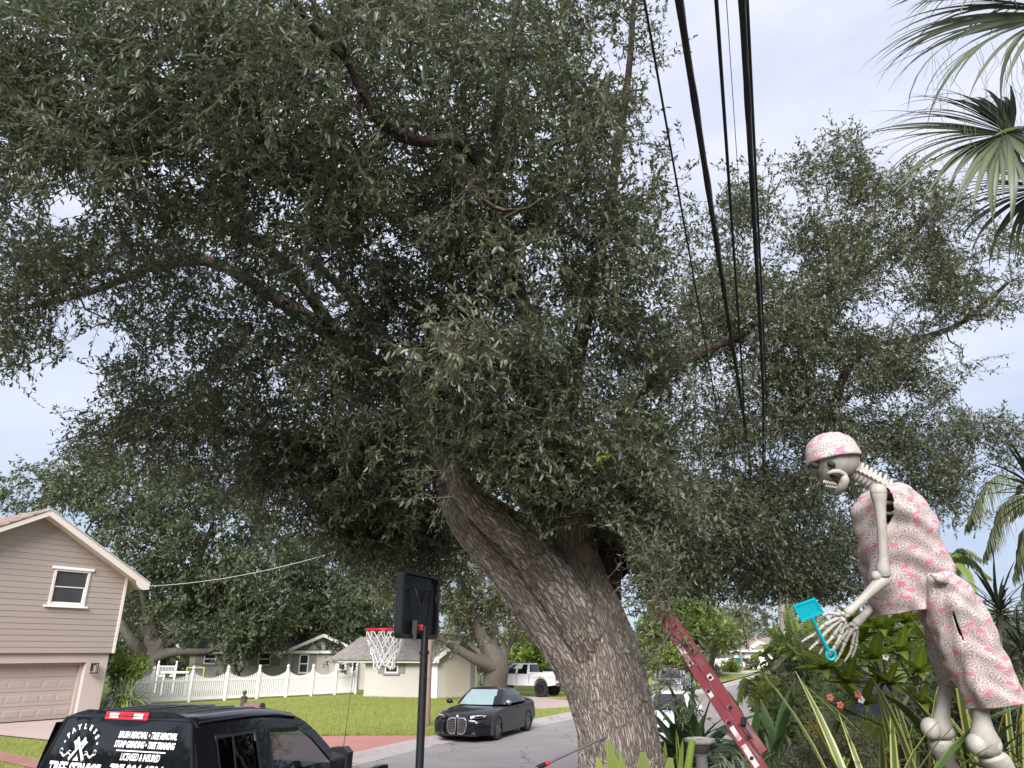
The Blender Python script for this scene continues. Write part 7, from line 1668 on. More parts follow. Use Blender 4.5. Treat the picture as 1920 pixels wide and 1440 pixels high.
# ---- fly swatter
M['teal'] = pm('teal_plastic', (0.0, 0.36, 0.44), 0.35, 0.06, 6)
fsw = thing('fly_swatter', hp(1545, 1195, HN - .05), 'turquoise plastic fly swatter gripped in the skeleton hand', 'fly swatter')
o_ = HN - .055; cn = [hp(1489, 1137, o_), hp(1527, 1123, o_), hp(1542, 1147, o_), hp(1504, 1163, o_)]
ex_, ey_ = (cn[1] - cn[0]), (cn[3] - cn[0]); LX, LY = np.linalg.norm(ex_), np.linalg.norm(ey_); nn_ = nrm(np.cross(ex_, ey_)[None])[0]
mb = MB()
for a, b in ((0, 1), (1, 2), (2, 3), (3, 0)): d_ = nrm((cn[b] - cn[a])[None])[0]; mb.bar(cn[a] - d_ * .007, cn[b] + d_ * .007, .014, .016, up=tuple(nn_))
mb.build('frame', M['teal'], fsw, world=True)
mb = MB(); NXg, NYg = 22, 16
for i in range(1, NXg): a = cn[0] + ex_ * i / NXg; mb.bar(a, a + ey_, .0045, .004, up=tuple(nn_))
for i in range(1, NYg): a = cn[0] + ey_ * i / NYg; mb.bar(a, a + ex_, .0042, .0046, up=tuple(nn_))
rg = np.random.default_rng(6); on = nn_ * (.004 if (nn_ @ _Fw) < 0 else -.004)
for i in range(NXg):                       # closed cells that leave the moulded lattice motif open
    for j in range(NYg):
        u, v = (i + .5) / NXg, (j + .5) / NYg
        if rg.uniform() < (.42 if .15 < u < .85 and .1 < v < .9 else .85): a = cn[0] + ex_ * i / NXg + ey_ * j / NYg; mb.add([a, a + ex_ / NXg, a + ex_ / NXg + ey_ / NYg, a + ey_ / NYg], [(0, 1, 2, 3)])
tag(mb.build('mesh', M['teal'], fsw, world=True), kind='stuff')
mb = MB(); mb.tube([hp(1522, 1156, o_), hp(1531, 1176, o_ + .01), hp(1543, 1200, o_ + .02), hp(1553, 1219, o_ + .03)], [.014, .012, .012, .014], 8); mb.tube([hp(1558 + 8.5 * math.cos(t), 1228 + 9 * math.sin(t), o_ + .03) for t in np.linspace(0, 2 * PI, 20)], .0115, 8, cap=False); mb.build('handle', M['teal'], fsw, 60, world=True)
# ------------------------------------------------------------------ garden plants
def stripe_leaf(name, mid, edge, e0=.55, e1=.75, rough=.45, var=.35, trans=.2):
    """leaf coloured across its width: 'pat' = (-1..1 across, along 0..1, 0)"""
    s = Sh(name); x, y, _ = s.sep(s.attr('pat')); co = s.coord(); r = s.rnd()
    n = s.noise(s.comb(x * 5.0, y * 1.5), 3, 3)
    c = s.mix(x.abs().ss(e0, e1), mid, edge); c = s.mix((y - r * .25).ss(.72, 1.0) * .55, c, tuple(q * .7 + .05 for q in edge))
    c = s.tint(c, n * var + (1 - var / 2)); c = s.tint(c, r * .5 + .75)
    s.set(Base_Color=c, Roughness=rough, Specular_IOR_Level=.45)
    tr = s.node('ShaderNodeBsdfTranslucent'); s.t.links.new(c.o, tr.inputs[0]); mx = s.t.nodes.new('ShaderNodeMixShader'); mx.inputs[0].default_value = trans
    s.t.links.new(s.b.outputs[0], mx.inputs[1]); s.t.links.new(tr.outputs[0], mx.inputs[2]); s.t.links.new(mx.outputs[0], s.out.inputs[0]); return s.m
M['flax'] = stripe_leaf('variegated_flax_leaf', (0.065, 0.105, 0.030), (0.36, 0.34, 0.11), .45, .62)
M['flax_green'] = stripe_leaf('green_flax_leaf', (0.055, 0.095, 0.028), (0.12, 0.16, 0.05), .5, .9)
M['crinum'] = stripe_leaf('dark_strap_leaf', (0.045, 0.088, 0.028), (0.075, 0.13, 0.042), .6, 1.0, .6)
M['brom'] = stripe_leaf('bromeliad_leaf', (0.19, 0.26, 0.055), (0.25, 0.30, 0.09), .5, 1.0, .4)
M['dracaena'] = stripe_leaf('dark_dracaena_leaf', (0.030, 0.040, 0.025), (0.075, 0.085, 0.045), .6, 1.0, .4)
M['lily'] = stripe_leaf('grey_grass_leaf', (0.15, 0.175, 0.105), (0.33, 0.34, 0.25), .4, .8, .5)
M['plum'] = stripe_leaf('frangipani_leaf', (0.26, 0.31, 0.040), (0.17, 0.235, 0.034), .10, .35, .5, .3, .5)
M['palm_leaf'] = stripe_leaf('fan_palm_leaf', (0.155, 0.18, 0.11), (0.10, 0.125, 0.075), .25, .9, .45, .3, .3)
M['palm_light'] = stripe_leaf('light_palm_leaf', (0.27, 0.35, 0.095), (0.22, 0.29, 0.08), .3, .9, .45)
M['croton'] = stripe_leaf('orange_croton_leaf', (0.50, 0.17, 0.02), (0.42, 0.24, 0.03), .3, .9, .4)
M['stem'] = pm('grey_plant_stem', (0.17, 0.145, 0.115), .8, .3, 12, .3, 50)
M['green_stem'] = pm('green_stem', (0.14, 0.17, 0.05), .6, .2, 12)
def leaf_mesh(name, L, W, a0, bend, mat, n=9, fold=.25, p=1.3, prof='strap', kink=None, twist=0.0):
    """one leaf in the XZ plane from the origin; a0 start pitch, bend total turn downward (radians)"""
    x = z = 0.0; V = []; A = []; ds = L / (n - 1)
    for i in range(n):
        t = i / (n - 1); a = a0 - bend * t ** p
        if kink and t > kink[0]: a -= kink[1]
        if i: x += ds * math.cos(a); z += ds * math.sin(a)
        if prof == 'strap': w = W / 2 * (0.55 + .45 * min(1, t * 4)) * (1 - max(0, (t - .55) / .45) ** 1.8 * .97)
        elif prof == 'blunt': w = W / 2 * (.75 + .25 * min(1, t * 3)) * (1 - max(0, (t - .86) / .14) ** 2 * .75)
        elif prof == 'palm': w = W / 2 * min(1, .3 + t * 2.4) * (1 - max(0, (t - .28) / .72) ** 1.25 * .97)
        else: w = W / 2 * max(.03, math.sin(PI * min(1, .04 + t * .96) ** .72) ** .8)
        up = (-math.sin(a), math.cos(a)); tw = twist * t
        for s_ in (-1, 0, 1):
            f = abs(s_) * fold * w; yy = s_ * w * math.cos(tw); zz = s_ * w * math.sin(tw)
            V.append((x + up[0] * (f + zz), yy, z + up[1] * (f + zz))); A.append((s_, t, 0))
    Fq = []
    for i in range(n - 1):
        b = i * 3; Fq += [(b, b + 1, b + 4, b + 3), (b + 1, b + 2, b + 5, b + 4)]
    me = bpy.data.meshes.new(name); me.from_pydata(V, [], Fq); me.update(); at = me.attributes.new('pat', 'FLOAT_VECTOR', 'POINT'); at.data.foreach_set('vector', np.asarray(A, 'f').ravel())
    me.shade_smooth(); me.materials.append(mat); return me
def put(me, name, parent, loc=(0, 0, 0), rot=None, sc=1.0):
    o = bpy.data.objects.new(name, me); COL.objects.link(o); o.parent = parent; m = (rot.to_4x4() if rot is not None else Matrix.Identity(4)); m = Matrix.Translation(Vector(loc)) @ m @ Matrix.Diagonal((sc, sc, sc, 1)); o.matrix_basis = m; return o
rp = random.Random(12)
def ground_at(x, y, d):
    q = D(x, y, d); q[2] = float(gz(q[0], q[1])) ; return q
def strap_plant(name, label, base, n, L, W, mats, a=(1.45, .5), bend=(.5, 1.9), cat='plant', prof='strap', fold=.25, kinks=0.0, group=None, spread=.08, seed=0, az=None):
    t = thing(name, base, label, cat, group); r = random.Random(seed); var = []
    for k in range(9):
        f = k / 8; kk = (r.uniform(.45, .7), r.uniform(.8, 1.5)) if r.random() < kinks else None
        var.append((f, leaf_mesh('leaf', L * r.uniform(.8, 1.15), W * r.uniform(.8, 1.15), a[0] + (a[1] - a[0]) * f, bend[0] + (bend[1] - bend[0]) * f * r.uniform(.7, 1.2), mats[k % len(mats)], prof=prof, fold=fold, kink=kk, twist=r.uniform(-.5, .5))))
    for i in range(n):
        f, me = var[min(8, int(r.random() ** .85 * 9))]; az_ = (i * 2.399 + r.uniform(-.3, .3)) if az is None else r.uniform(*az)
        put(me, 'leaf', t, (r.gauss(0, spread), r.gauss(0, spread), 0), Matrix.Rotation(az_, 3, 'Z') @ Matrix.Rotation(r.uniform(-.12, .12), 3, 'X'), r.uniform(.75, 1.12))
    return t
def aim(d, roll=0.0): return Vector(d).normalized().to_track_quat('X', 'Z').to_matrix() @ Matrix.Rotation(roll, 3, 'X')

# dark strap-leaved clumps
strap_plant('strap_lily', 'dark strap-leaved clump in front of the white sedan, right of the trunk', ground_at(1290, 1392, 9.8) * [1, 1, 0] + [0, 0, .95], 56, 1.15, .135, [M['crinum']], (1.45, .5), (.4, 1.7), seed=3)
strap_plant('strap_lily', 'large dark strap-leaved clump right of the red ladder', ground_at(1440, 1410, 8.6) * [1, 1, 0] + [0, 0, .92], 70, 1.15, .12, [M['crinum'], M['crinum'], M['flax_green']], (1.5, .35), (.4, 1.9), seed=4)
strap_plant('strap_lily', 'low dark strap-leaved clump behind the bird bath', ground_at(1345, 1410, 10.2) * [1, 1, 0] + [0, 0, .75], 22, .7, .07, [M['crinum']], (1.4, .5), (.5, 1.7), seed=5)
strap_plant('strap_lily', 'young pale green strap plant between the trunk and the bird bath', ground_at(1256, 1440, 8.6) * [1, 1, 0] + [0, 0, 1.0], 16, .55, .05, [M['flax'], M['brom']], (1.5, .8), (.2, 1.0), seed=6)
# variegated flax clumps round the skeleton's legs
for i, (x, y, d, n, L, lab) in enumerate(((1640, 1500, 5.5, 54, 1.75, 'yellow-edged flax clump left of the skeleton figure, with bent leaves'), (1715, 1490, 6.3, 76, 1.8, 'yellow-edged flax clump behind the bent far knee of the skeleton'), (1805, 1470, 6.9, 80, 1.85, 'tall yellow-edged flax between the two skeleton legs'), (1890, 1480, 6.4, 92, 1.9, 'green-centred flax clump behind the near leg at the right edge'), (1570, 1480, 7.2, 26, 1.35, 'sparse flax with arching pale leaves left of the dark fine shrub'))):
    q = D(x, y, d); q[2] = float(gz(q[0], q[1])); strap_plant('flax_clump', lab, q, n, L, .066, [M['flax'], M['flax'], M['flax_green']], (1.48, .45), (.55, 2.5), kinks=.4, group='variegated flax clumps', seed=20 + i)
# pale grasses
for i, (x, y, d, n, lab) in enumerate(((1415, 1440, 6.4, 90, 'tuft of pale grey-green grass at the foot of the ladder'), (1470, 1450, 6.2, 70, 'second pale grass tuft right of the ladder foot'), (1365, 1450, 6.9, 50, 'thin pale grass tuft left of the ladder foot'), (1330, 1440, 8.5, 40, 'small grass tuft by the bird bath pedestal'))):
    q = D(x, y, d); q[2] = max(float(gz(q[0], q[1])), q[2] - .12) if i < 3 else .85; q[2] = q[2] if i == 3 else D(x, y, d)[2] - .10
    strap_plant('grass_tuft', lab, q, n, .34, .013, [M['lily']], (1.45, .4), (.5, 2.0), cat='grass', spread=.10, seed=40 + i)
# bromeliads just in front of the trunk
t = thing('bromeliad', D(1200, 1750, 4.6), 'broad blunt-leaved yellow-green bromeliad at the bottom edge before the trunk', 'plant')
def direct_leaf(t, x0, y0, x1, y1, d0, d1, Wpx, mat, prof='blunt', bend=.35, fold=.3, name='leaf'):
    a, b = D(x0, y0, d0), D(x1, y1, d1); v = b - a; L = np.linalg.norm(v); me = leaf_mesh('leaf', L, Wpx * d1 / F_PX, bend * .55, bend, mat, prof=prof, fold=fold)
    fw = Vector(v).normalized(); up = Vector((0, -1, .25)); y_ = up.cross(fw).normalized(); z_ = fw.cross(y_); rot = Matrix((fw, y_, z_)).transposed()
    return put(me, name, t, Vector(a) - Vector(t.location), rot)
for x0, y0, x1, y1, w in ((1192, 1750, 1137, 1378, 27), (1180, 1750, 1117, 1411, 22), (1196, 1750, 1160, 1400, 18), (1204, 1750, 1203, 1401, 38), (1214, 1750, 1256, 1412, 34), (1222, 1750, 1284, 1432, 32), (1184, 1750, 1104, 1432, 20)): direct_leaf(t, x0, y0, x1, y1, 4.6, 4.5, w, M['brom'], bend=.45)
t2 = thing('cut_stalk', D(1284, 1690, 5.2), 'thick green cut-off stalk standing before the bird bath', 'plant'); mb = MB(); mb.tube([D(1280, 1690, 5.2), D(1290, 1440, 5.2), D(1298, 1388, 5.25)], [.032, .030, .026], 12); mb.build('stalk', M['brom'], t2, 40, world=True, attr=[(0.3, .3, 0)] * len(mb.v))
mb = MB(); mb.tube([D(1240, 1440, 8.0), D(1243, 1395, 8.0)], .018, 8); mb.tube([D(1252, 1440, 8.0), D(1262, 1400, 8.0)], .016, 8); 
# bird bath
bbz = D(1312, 1385, 8.6); bbp = thing('bird_bath', (bbz[0], bbz[1], .7), 'grey stone bird bath with rough scalloped rim right of the trunk', 'bird bath'); rad = 27 * 8.6 / F_PX; hz = bbz[2] - .7
M['stone_light'] = pm('rough_pale_stone', (.36, .34, .32), .95, .25, 12, .9, 40, dist=.02); M['stone_dark'] = pm('dark_bowl_stone', (.075, .072, .072), .9, .3, 10, .7, 40)
mb = MB(); wb_ = lambda i, t: 1 + (.05 * math.sin(11 * t) + .03 * math.sin(17 * t + 1)); mb.lathe([(rad * .86, hz - .055), (rad * 1.0, hz - .03), (rad * 1.0, hz), (rad * .9, hz + .006), (rad * .82, hz - .025), (.02, hz - .06)], n=44, wob=wb_); rimo = mb.build('bowl_rim', M['stone_light'], bbp, 60)
mb = MB(); mb.lathe([(rad * .30, hz - .17), (rad * .55, hz - .14), (rad * .84, hz - .058)], n=32); mb.build('bowl', M['stone_dark'], bbp, 60)  # underside of the bowl, darker than the rim
mb = MB(); mb.lathe([(.16, -.1), (.15, .06), (.085, .12), (.07, hz * .5), (.075, hz - .2), (.11, hz - .16)], n=18); mb.build('pedestal', pm('grey_pedestal', (.17, .17, .165), .9, .25, 8, .5, 40), bbp, 60)
q = G(1659, 1432, .8); st_ = thing('stone', q, 'orange-brown rough stone on the ground left of the flax', 'stone'); mb = MB(); mb.ell((0, 0, .08), (.24, .22, .21), 16, 10)
for i, v in enumerate(mb.v): k_ = 1 + .08 * math.sin(v[0] * 60 + v[2] * 40) + .06 * math.sin(v[1] * 75 + 2); mb.v[i] = tuple(c * k_ for c in v)
mb.build('stone', pm('orange_stone', (.30, .17, .10), .95, .3, 9, .8, 30), st_, 60)

# shrubs built of small leaves
def shrub(name, label, boughs, mat, L, W, stems, twigs=8, leaves=10, rad=.2, tl=.25, seed=1, cat='shrub', six=False, spread=.9, up=.3, smat=None):
    bse = D(*stems[0]); t = thing(name, bse, label, cat); rg = np.random.default_rng(seed); cl = []
    for bx, by, rx, ry, d, sp, n in boughs:
        for _ in range(n): r = math.sqrt(rg.uniform()); a = rg.uniform(0, 2 * PI); cl.append(D(bx + rx * r * math.cos(a), by + ry * r * math.sin(a), d + rg.normal(0, sp)))
    cl = np.array(cl); LL = [[tuple(D(*s)) + (.03,), tuple((D(*s) * .4 + cl[i % len(cl)] * .6)) + (.012,)] for i, s in enumerate(stems)]
    br, dirs = grow(LL, cl, seed=seed, node_step=.15); tag(wood_mesh('stem', br, smat or M['stem'], t, 4), kind='stuff'); foliage('foliage', cl, dirs, rad, mat, t, twigs, leaves, L, W, tl, seed=seed, six=six, stick=False, spread=spread, up=up); return t
M['fine_leaf'] = leaf_mat('fine_dark_leaf', (0.035, 0.042, 0.026), (0.115, 0.115, 0.07), .6, .2, .3)
M['mid_leaf'] = leaf_mat('mid_green_leaf', (0.06, 0.10, 0.03), (0.17, 0.22, 0.07), .45, .3, .4)
M['yel_leaf'] = leaf_mat('yellow_green_leaf', (0.14, 0.18, 0.03), (0.32, 0.34, 0.07), .4, .3, .4)
shrub('fine_shrub', 'dark fine-leaved shrub in the bottom right between ladder and flax', [(1560, 1420, 75, 40, 6.3, .18, 64), (1605, 1395, 40, 26, 6.4, .15, 24), (1505, 1440, 45, 25, 6.1, .12, 24), (1560, 1450, 80, 30, 6.1, .15, 40)], M['fine_leaf'], .024, .006, [(1560, 1490, 6.3), (1545, 1490, 6.4)], 16, 16, .09, .14, seed=5)
shrub('croton_shrub', 'yellow variegated croton bush beyond the dark strap plants', [(1444, 1324, 20, 18, 15, .4, 12), (1462, 1330, 26, 18, 14.5, .4, 14), (1432, 1345, 20, 16, 14, .3, 9), (1441, 1298, 12, 12, 15, .3, 8)], M['yel_leaf'], .13, .06, [(1445, 1380, 15)], 7, 8, .16, .2, seed=6)
shrub('leafy_shrub', 'mid-green leafy shrub right of the yellow croton', [(1510, 1335, 40, 34, 14, .6, 26), (1480, 1355, 35, 24, 13.5, .5, 18), (1545, 1325, 25, 34, 15, .5, 16)], M['mid_leaf'], .15, .07, [(1510, 1390, 14)], 8, 9, .22, .3, seed=7)
shrub('leafy_shrub', 'olive shrub below the palm hedge beside the street', [(1485, 1305, 36, 20, 18, .6, 20), (1445, 1312, 20, 12, 18, .5, 9)], M['brown_leaf'], .2, .08, [(1460, 1345, 18)], 8, 9, .25, .35, seed=8)
shrub('leafy_shrub', 'dark green shrub mass at the right edge behind the skeleton legs', [(1860, 1240, 60, 50, 10, .5, 40), (1800, 1290, 60, 50, 9.6, .5, 40), (1900, 1330, 50, 60, 9, .4, 40), (1740, 1340, 50, 40, 9, .4, 30)], M['far_leaf'], .10, .04, [(1830, 1420, 9.5), (1890, 1430, 9)], 8, 10, .2, .3, seed=9)
shrub('leafy_shrub', 'light green garden bushes behind the dark car', [(1580, 1225, 60, 30, 27, .8, 30), (1660, 1215, 60, 36, 27, .8, 34), (1740, 1215, 50, 36, 26, .8, 30), (1700, 1180, 40, 20, 28, .8, 14)], M['mid_leaf'], .2, .09, [(1600, 1262, 27), (1700, 1262, 27)], 8, 9, .45, .6, seed=10)
shrub('leafy_shrub', 'low bush under the frangipani beside the dark car', [(1610, 1380, 50, 18, 9.5, .4, 20), (1680, 1390, 50, 20, 8.8, .4, 22), (1560, 1365, 30, 16, 11, .4, 12)], M['mid_leaf'], .09, .03, [(1630, 1410, 9.3)], 8, 9, .15, .25, seed=11)
shrub('leafy_shrub', 'slender light green shrub with yellow shoots at the corner of the beige house', [(226, 1248, 11, 26, 30, .3, 18), (250, 1260, 15, 14, 30, .3, 13), (222, 1275, 10, 16, 30, .3, 9), (262, 1244, 8, 12, 30, .2, 6)], M['green_leaf'], .17, .07, [(228, 1312, 30)], 7, 8, .2, .32, seed=12, up=.6)
strap_plant('fountain_grass', 'fountain-shaped grass bush against the fence at the beige house corner', D(232, 1320, 29) , 170, 1.2, .05, [M['palm_light'], M['lily'], M['brom']], (1.45, .5), (.6, 2.2), cat='grass', spread=.22, seed=60)
for i, (x, d) in enumerate(((1340, 70), (1318, 66))): shrub('leafy_shrub', ('wild grassy shrubs on the verge behind the ladder', 'low shrub left of the verge bushes behind the ladder')[i], [(x, 1272, 26, 9, d, 1, 16)], M['brown_leaf'], .4, .14, [(x, 1285, d)], 7, 8, .5, .8, seed=70 + i)
shrub('leafy_shrub', 'bright yellow round bush on the far lawn corner', [(1366, 1252, 11, 5, 84, .6, 10)], M['yel_leaf'], .5, .3, [(1366, 1260, 84)], 7, 8, .5, .7, seed=73)
shrub('leafy_shrub', 'clipped dark bush before the bungalow', [(1412, 1245, 14, 4, 96, .6, 12)], M['far_leaf'], .5, .25, [(1412, 1252, 96)], 7, 8, .5, .7, seed=74)
shrub('leafy_shrub', 'bright green shrub behind the silver pickup', [(1255, 1235, 30, 14, 50, 1, 26), (1280, 1245, 22, 14, 50, 1, 16)], M['green_leaf'], .35, .16, [(1260, 1262, 50)], 7, 8, .5, .7, seed=75)
# orange croton
t = thing('orange_croton', D(1525, 1400, 7.9), 'young croton with upright orange leaves behind the dark fine shrub', 'plant')
for x0, y0, x1, y1, w in ((1526, 1378, 1510, 1334, 7), (1527, 1378, 1541, 1351, 6), (1524, 1385, 1508, 1365, 6), (1530, 1385, 1533, 1364, 5), (1522, 1386, 1515, 1372, 6), (1528, 1388, 1540, 1375, 5)): direct_leaf(t, x0, y0, x1, y1, 7.9, 7.85, w, M['croton'], 'leaf')
mb = MB(); mb.tube([D(1526, 1420, 7.9), D(1526, 1376, 7.9)], .008, 6); mb.build('stem', M['stem'], t, 60, world=True)

# frangipani with big whorled leaves
fg = thing('frangipani', D(1665, 1450, 7.6) * [1, 1, 0] + [0, 0, .8], 'frangipani shrub with whorls of broad yellow-green leaves behind the skeleton hands', 'shrub')
trk = D(1690, 1440, 7.6)
tips = [(1652, 1180, 7.4), (1700, 1168, 7.8), (1738, 1200, 7.6), (1612, 1205, 7.6), (1545, 1256, 7.2), (1588, 1282, 7.2), (1640, 1236, 7.3), (1690, 1222, 7.5), (1722, 1262, 7.5), (1668, 1285, 7.3), (1622, 1322, 7.2), (1730, 1320, 7.6), (1580, 1235, 7.7), (1665, 1195, 8.0), (1600, 1165, 8.2), (1750, 1165, 8.0)]
fork = [D(1690, 1330, 7.6), D(1660, 1270, 7.5), D(1715, 1280, 7.7)]
mb = MB(); mb.tube([trk, fork[0]], [.035, .028], 8); mb.tube([fork[0], fork[1]], [.026, .02], 8); mb.tube([fork[0], fork[2]], [.026, .02], 8); mb.build('trunk', M['stem'], fg, 60, world=True)
lm = [leaf_mesh('leaf', .33 * k, .120 * k, .25, b, M['plum'], n=8, fold=.18, prof='leaf') for k, b in ((1, .5), (.9, .8), (1.1, .35), (.75, .9))]
for i, (x, y, d) in enumerate(tips):
    tp = D(x, y, d); f = min(fork, key=lambda q: np.linalg.norm(q - tp)); md = (f + tp) / 2 - np.array([0, 0, .06]); mb = MB(); mb.tube(spline([f, md, tp], 6), [.018, .016, .014, .013, .012, .011], 6); mb.build('branch', M['stem'], fg, 80, world=True)
    r = random.Random(i + 5); nl = 16
    for k in range(nl):
        az_ = k * 2.399 + r.uniform(-.2, .2); el = .95 - 1.15 * k / nl; d_ = Vector((math.cos(az_) * math.cos(el), math.sin(az_) * math.cos(el), math.sin(el)))
        put(lm[k % 4], 'leaf', fg, Vector(tp) - Vector(fg.location), aim(d_, r.uniform(-.3, .3)), r.uniform(.75, 1.1))
M['petal'] = pm('red_white_petal', (.62, .14, .12), .5, .3, 30); M['petal_w'] = pm('white_petal', (.72, .66, .62), .5, .1, 30)
for i, (x, y, d) in enumerate(((1608, 1302, 7.0), (1614, 1312, 7.0), (1556, 1308, 7.1), (1660, 1232, 7.2), (1575, 1322, 7.1))):
    mb = MB(); c = D(x, y, d)
    for k in range(5): a = k * 1.256; mb.ell(c + np.array([.022 * math.cos(a), -.01, .022 * math.sin(a)]), (.016, .006, .016), 8, 5)
    mb.build('flower', M['petal'] if i % 2 == 0 else M['petal_w'], fg, 60, world=True)

# spiky dracaena rosettes on bare canes
dr_ = thing('dracaena', D(1905, 1400, 7.0) * [1, 1, 0] + [0, 0, .8], 'dark spiky dracaena with rosettes on bare canes at the right edge', 'plant')
lm = [leaf_mesh('leaf', .46 * k, .032, .12, b, M['dracaena'], n=8, fold=.3, prof='strap') for k, b in ((1, .3), (.9, .55), (1.1, .2), (.8, .7))]
for i, (x, y, d, n, k) in enumerate(((1938, 908, 6.6, 52, 1.05), (1872, 1138, 7.0, 54, .95), (1915, 1215, 7.3, 40, .85), (1880, 1255, 7.6, 36, .8))):
    tp = D(x, y, d); b = D(1905 + i * 4, 1430, 7.0 + .1 * i); b[2] = .8; mb = MB(); mb.tube(spline([b, (b + tp) / 2 + np.array([.1 * (-1) ** i, 0, 0]), tp], 8), .022, 7); mb.build('cane', M['stem'], dr_, 80, world=True); r = random.Random(i)
    for j in range(n):
        az_ = j * 2.399; el = 1.45 - 2.0 * (j / n) ** .9; d_ = Vector((math.cos(az_) * math.cos(el), math.sin(az_) * math.cos(el), math.sin(el))); put(lm[j % 4], 'leaf', dr_, Vector(tp) - Vector(dr_.location) + Vector((0, 0, -.12 * j / n)), aim(d_), k * r.uniform(.85, 1.15))

# fan palm: fronds hang into the picture at the top right
fp_ = thing('fan_palm', (5.6, 5.6, .8), 'fan palm whose big drooping fronds hang in at the top right corner', 'palm')
mb = MB(); mb.tube([(5.6, 5.6, .5), (5.55, 5.6, 3), (5.45, 5.55, 7.2)], [.24, .20, .19], 16); mb.build('trunk', M['far_bark'], fp_, 60, world=True)
def fan_frond(hub, axis_px, d1, L, n, span, face, seed, W=.045, mat=None, par=fp_, pet=None, droop=1.0):
    r = random.Random(seed); h = np.array(hub); ax = nrm((D(axis_px[0], axis_px[1], d1) - h)[None])[0]; nf = nrm(np.array(face)[None])[0]; nf = nrm((nf - ax * (nf @ ax))[None])[0]; sd = np.cross(nf, ax)
    fr_ = MB()
    if pet is not None: fr_.tube(spline([pet, (np.array(pet) + h) / 2 + np.array([0, 0, .12]), h, h + ax * L * .22], 12), [.022] * 8 + [.016, .012, .008, .004], 7)
    else: fr_.tube([h - ax * .1, h + ax * L * .2], [.014, .004], 6)
    fo = fr_.build('frond', M['palm_light'], par, 60, world=True, attr=[(0, .5, 0)] * len(fr_.v))
    var = [leaf_mesh('blade', L, W, .08, b * droop, mat or M['palm_leaf'], n=12, fold=.22, p=2.2, prof='palm') for b in (.5, .8, 1.15, 1.5)]
    for k in range(n):
        f = k / (n - 1) * 2 - 1; a = f * span; d_ = ax * math.cos(a) + sd * math.sin(a) + nf * (.10 * (1 - f * f) + r.uniform(-.06, .06))
        org = h + ax * L * .12 * (1 - abs(f)); fw = Vector(d_).normalized(); upv = Vector((0, 0, 1)) * .75 + Vector(nf) * .6; y_ = upv.cross(fw)
        if y_.length < .05: y_ = Vector(sd)
        y_.normalize(); z_ = fw.cross(y_); rot = Matrix((fw, y_, z_)).transposed() @ Matrix.Rotation(r.uniform(-.25, .25), 3, 'X')
        org_l = root_matrix(fo).inverted() @ Vector(org); put(var[min(3, int(r.random() * 4))], 'blade', fo, org_l, rot, (1 - .28 * abs(f)) * r.uniform(.9, 1.08))
crown = np.array([5.45, 5.55, 7.2])
fan_frond(D(2010, 20, 5.3), (1760, 110), 5.2, 1.50, 60, 1.9, (-.25, -.8, .5), 1, W=.085, pet=crown, droop=.8)
fan_frond(D(1935, -60, 5.6), (1740, 10), 5.4, 1.05, 50, 1.9, (-.2, -.7, .7), 5, W=.075, pet=crown, droop=.8)
fan_frond(D(1899, 243, 5.2), (1760, 300), 5.1, 1.05, 74, 2.35, (-.15, -.9, .35), 2, W=.070, droop=.8, pet=crown + np.array([0, 0, -.3]))
fan_frond(D(1962, 345, 5.35), (1850, 440), 5.2, 0.84, 54, 2.1, (-.15, -.85, .45), 3, W=.056, droop=.8, pet=crown + np.array([0, 0, -.5]))
# loose fibres under the fronds
mb = MB(); r = random.Random(4)
for k in range(60):
    x, y = r.uniform(1740, 1930), r.uniform(60, 260); a = D(x, y, 5.2); L = r.uniform(.25, .6); mb.tube([a, a + np.array([r.uniform(-.1, .02), 0, -L * .5]), a + np.array([r.uniform(-.16, .0), r.uniform(-.05, .05), -L])], .0013, 3, cap=False)
tag(mb.build('fibre', M['lily'], fp_, world=True, attr=[(0, .2, 0)] * len(mb.v)), kind='stuff')
# small fan palms in the bed
sp1 = thing('palmetto', D(1565, 1420, 8.4) * [1, 1, 0] + [0, 0, .8], 'small silvery palmetto with narrow stiff fans in the bed', 'palm')
for i, (hx, hy, tx, ty, d) in enumerate(((1566, 1352, 1545, 1322, 8.2), (1580, 1350, 1590, 1318, 8.2), (1556, 1362, 1528, 1352, 8.3))): fan_frond(D(hx, hy, d), (tx, ty), d, .36, 22, 1.5, (.1, -.8, .6), 30 + i, W=.016, mat=M['lily'], par=sp1, pet=D(1566, 1415, 8.4), droop=.6)
sp2 = thing('fan_palm', D(1630, 1440, 7.2) * [1, 1, 0] + [0, 0, .8], 'small olive-yellow fan palm between the palmetto and the flax', 'palm')
for i, (hx, hy, tx, ty, d) in enumerate(((1622, 1388, 1632, 1345, 7.0), (1640, 1385, 1668, 1365, 7.0))): fan_frond(D(hx, hy, d), (tx, ty), d, .30, 20, 1.4, (.1, -.8, .6), 40 + i, W=.024, mat=M['plum'], par=sp2, pet=D(1630, 1440, 7.2), droop=.5)

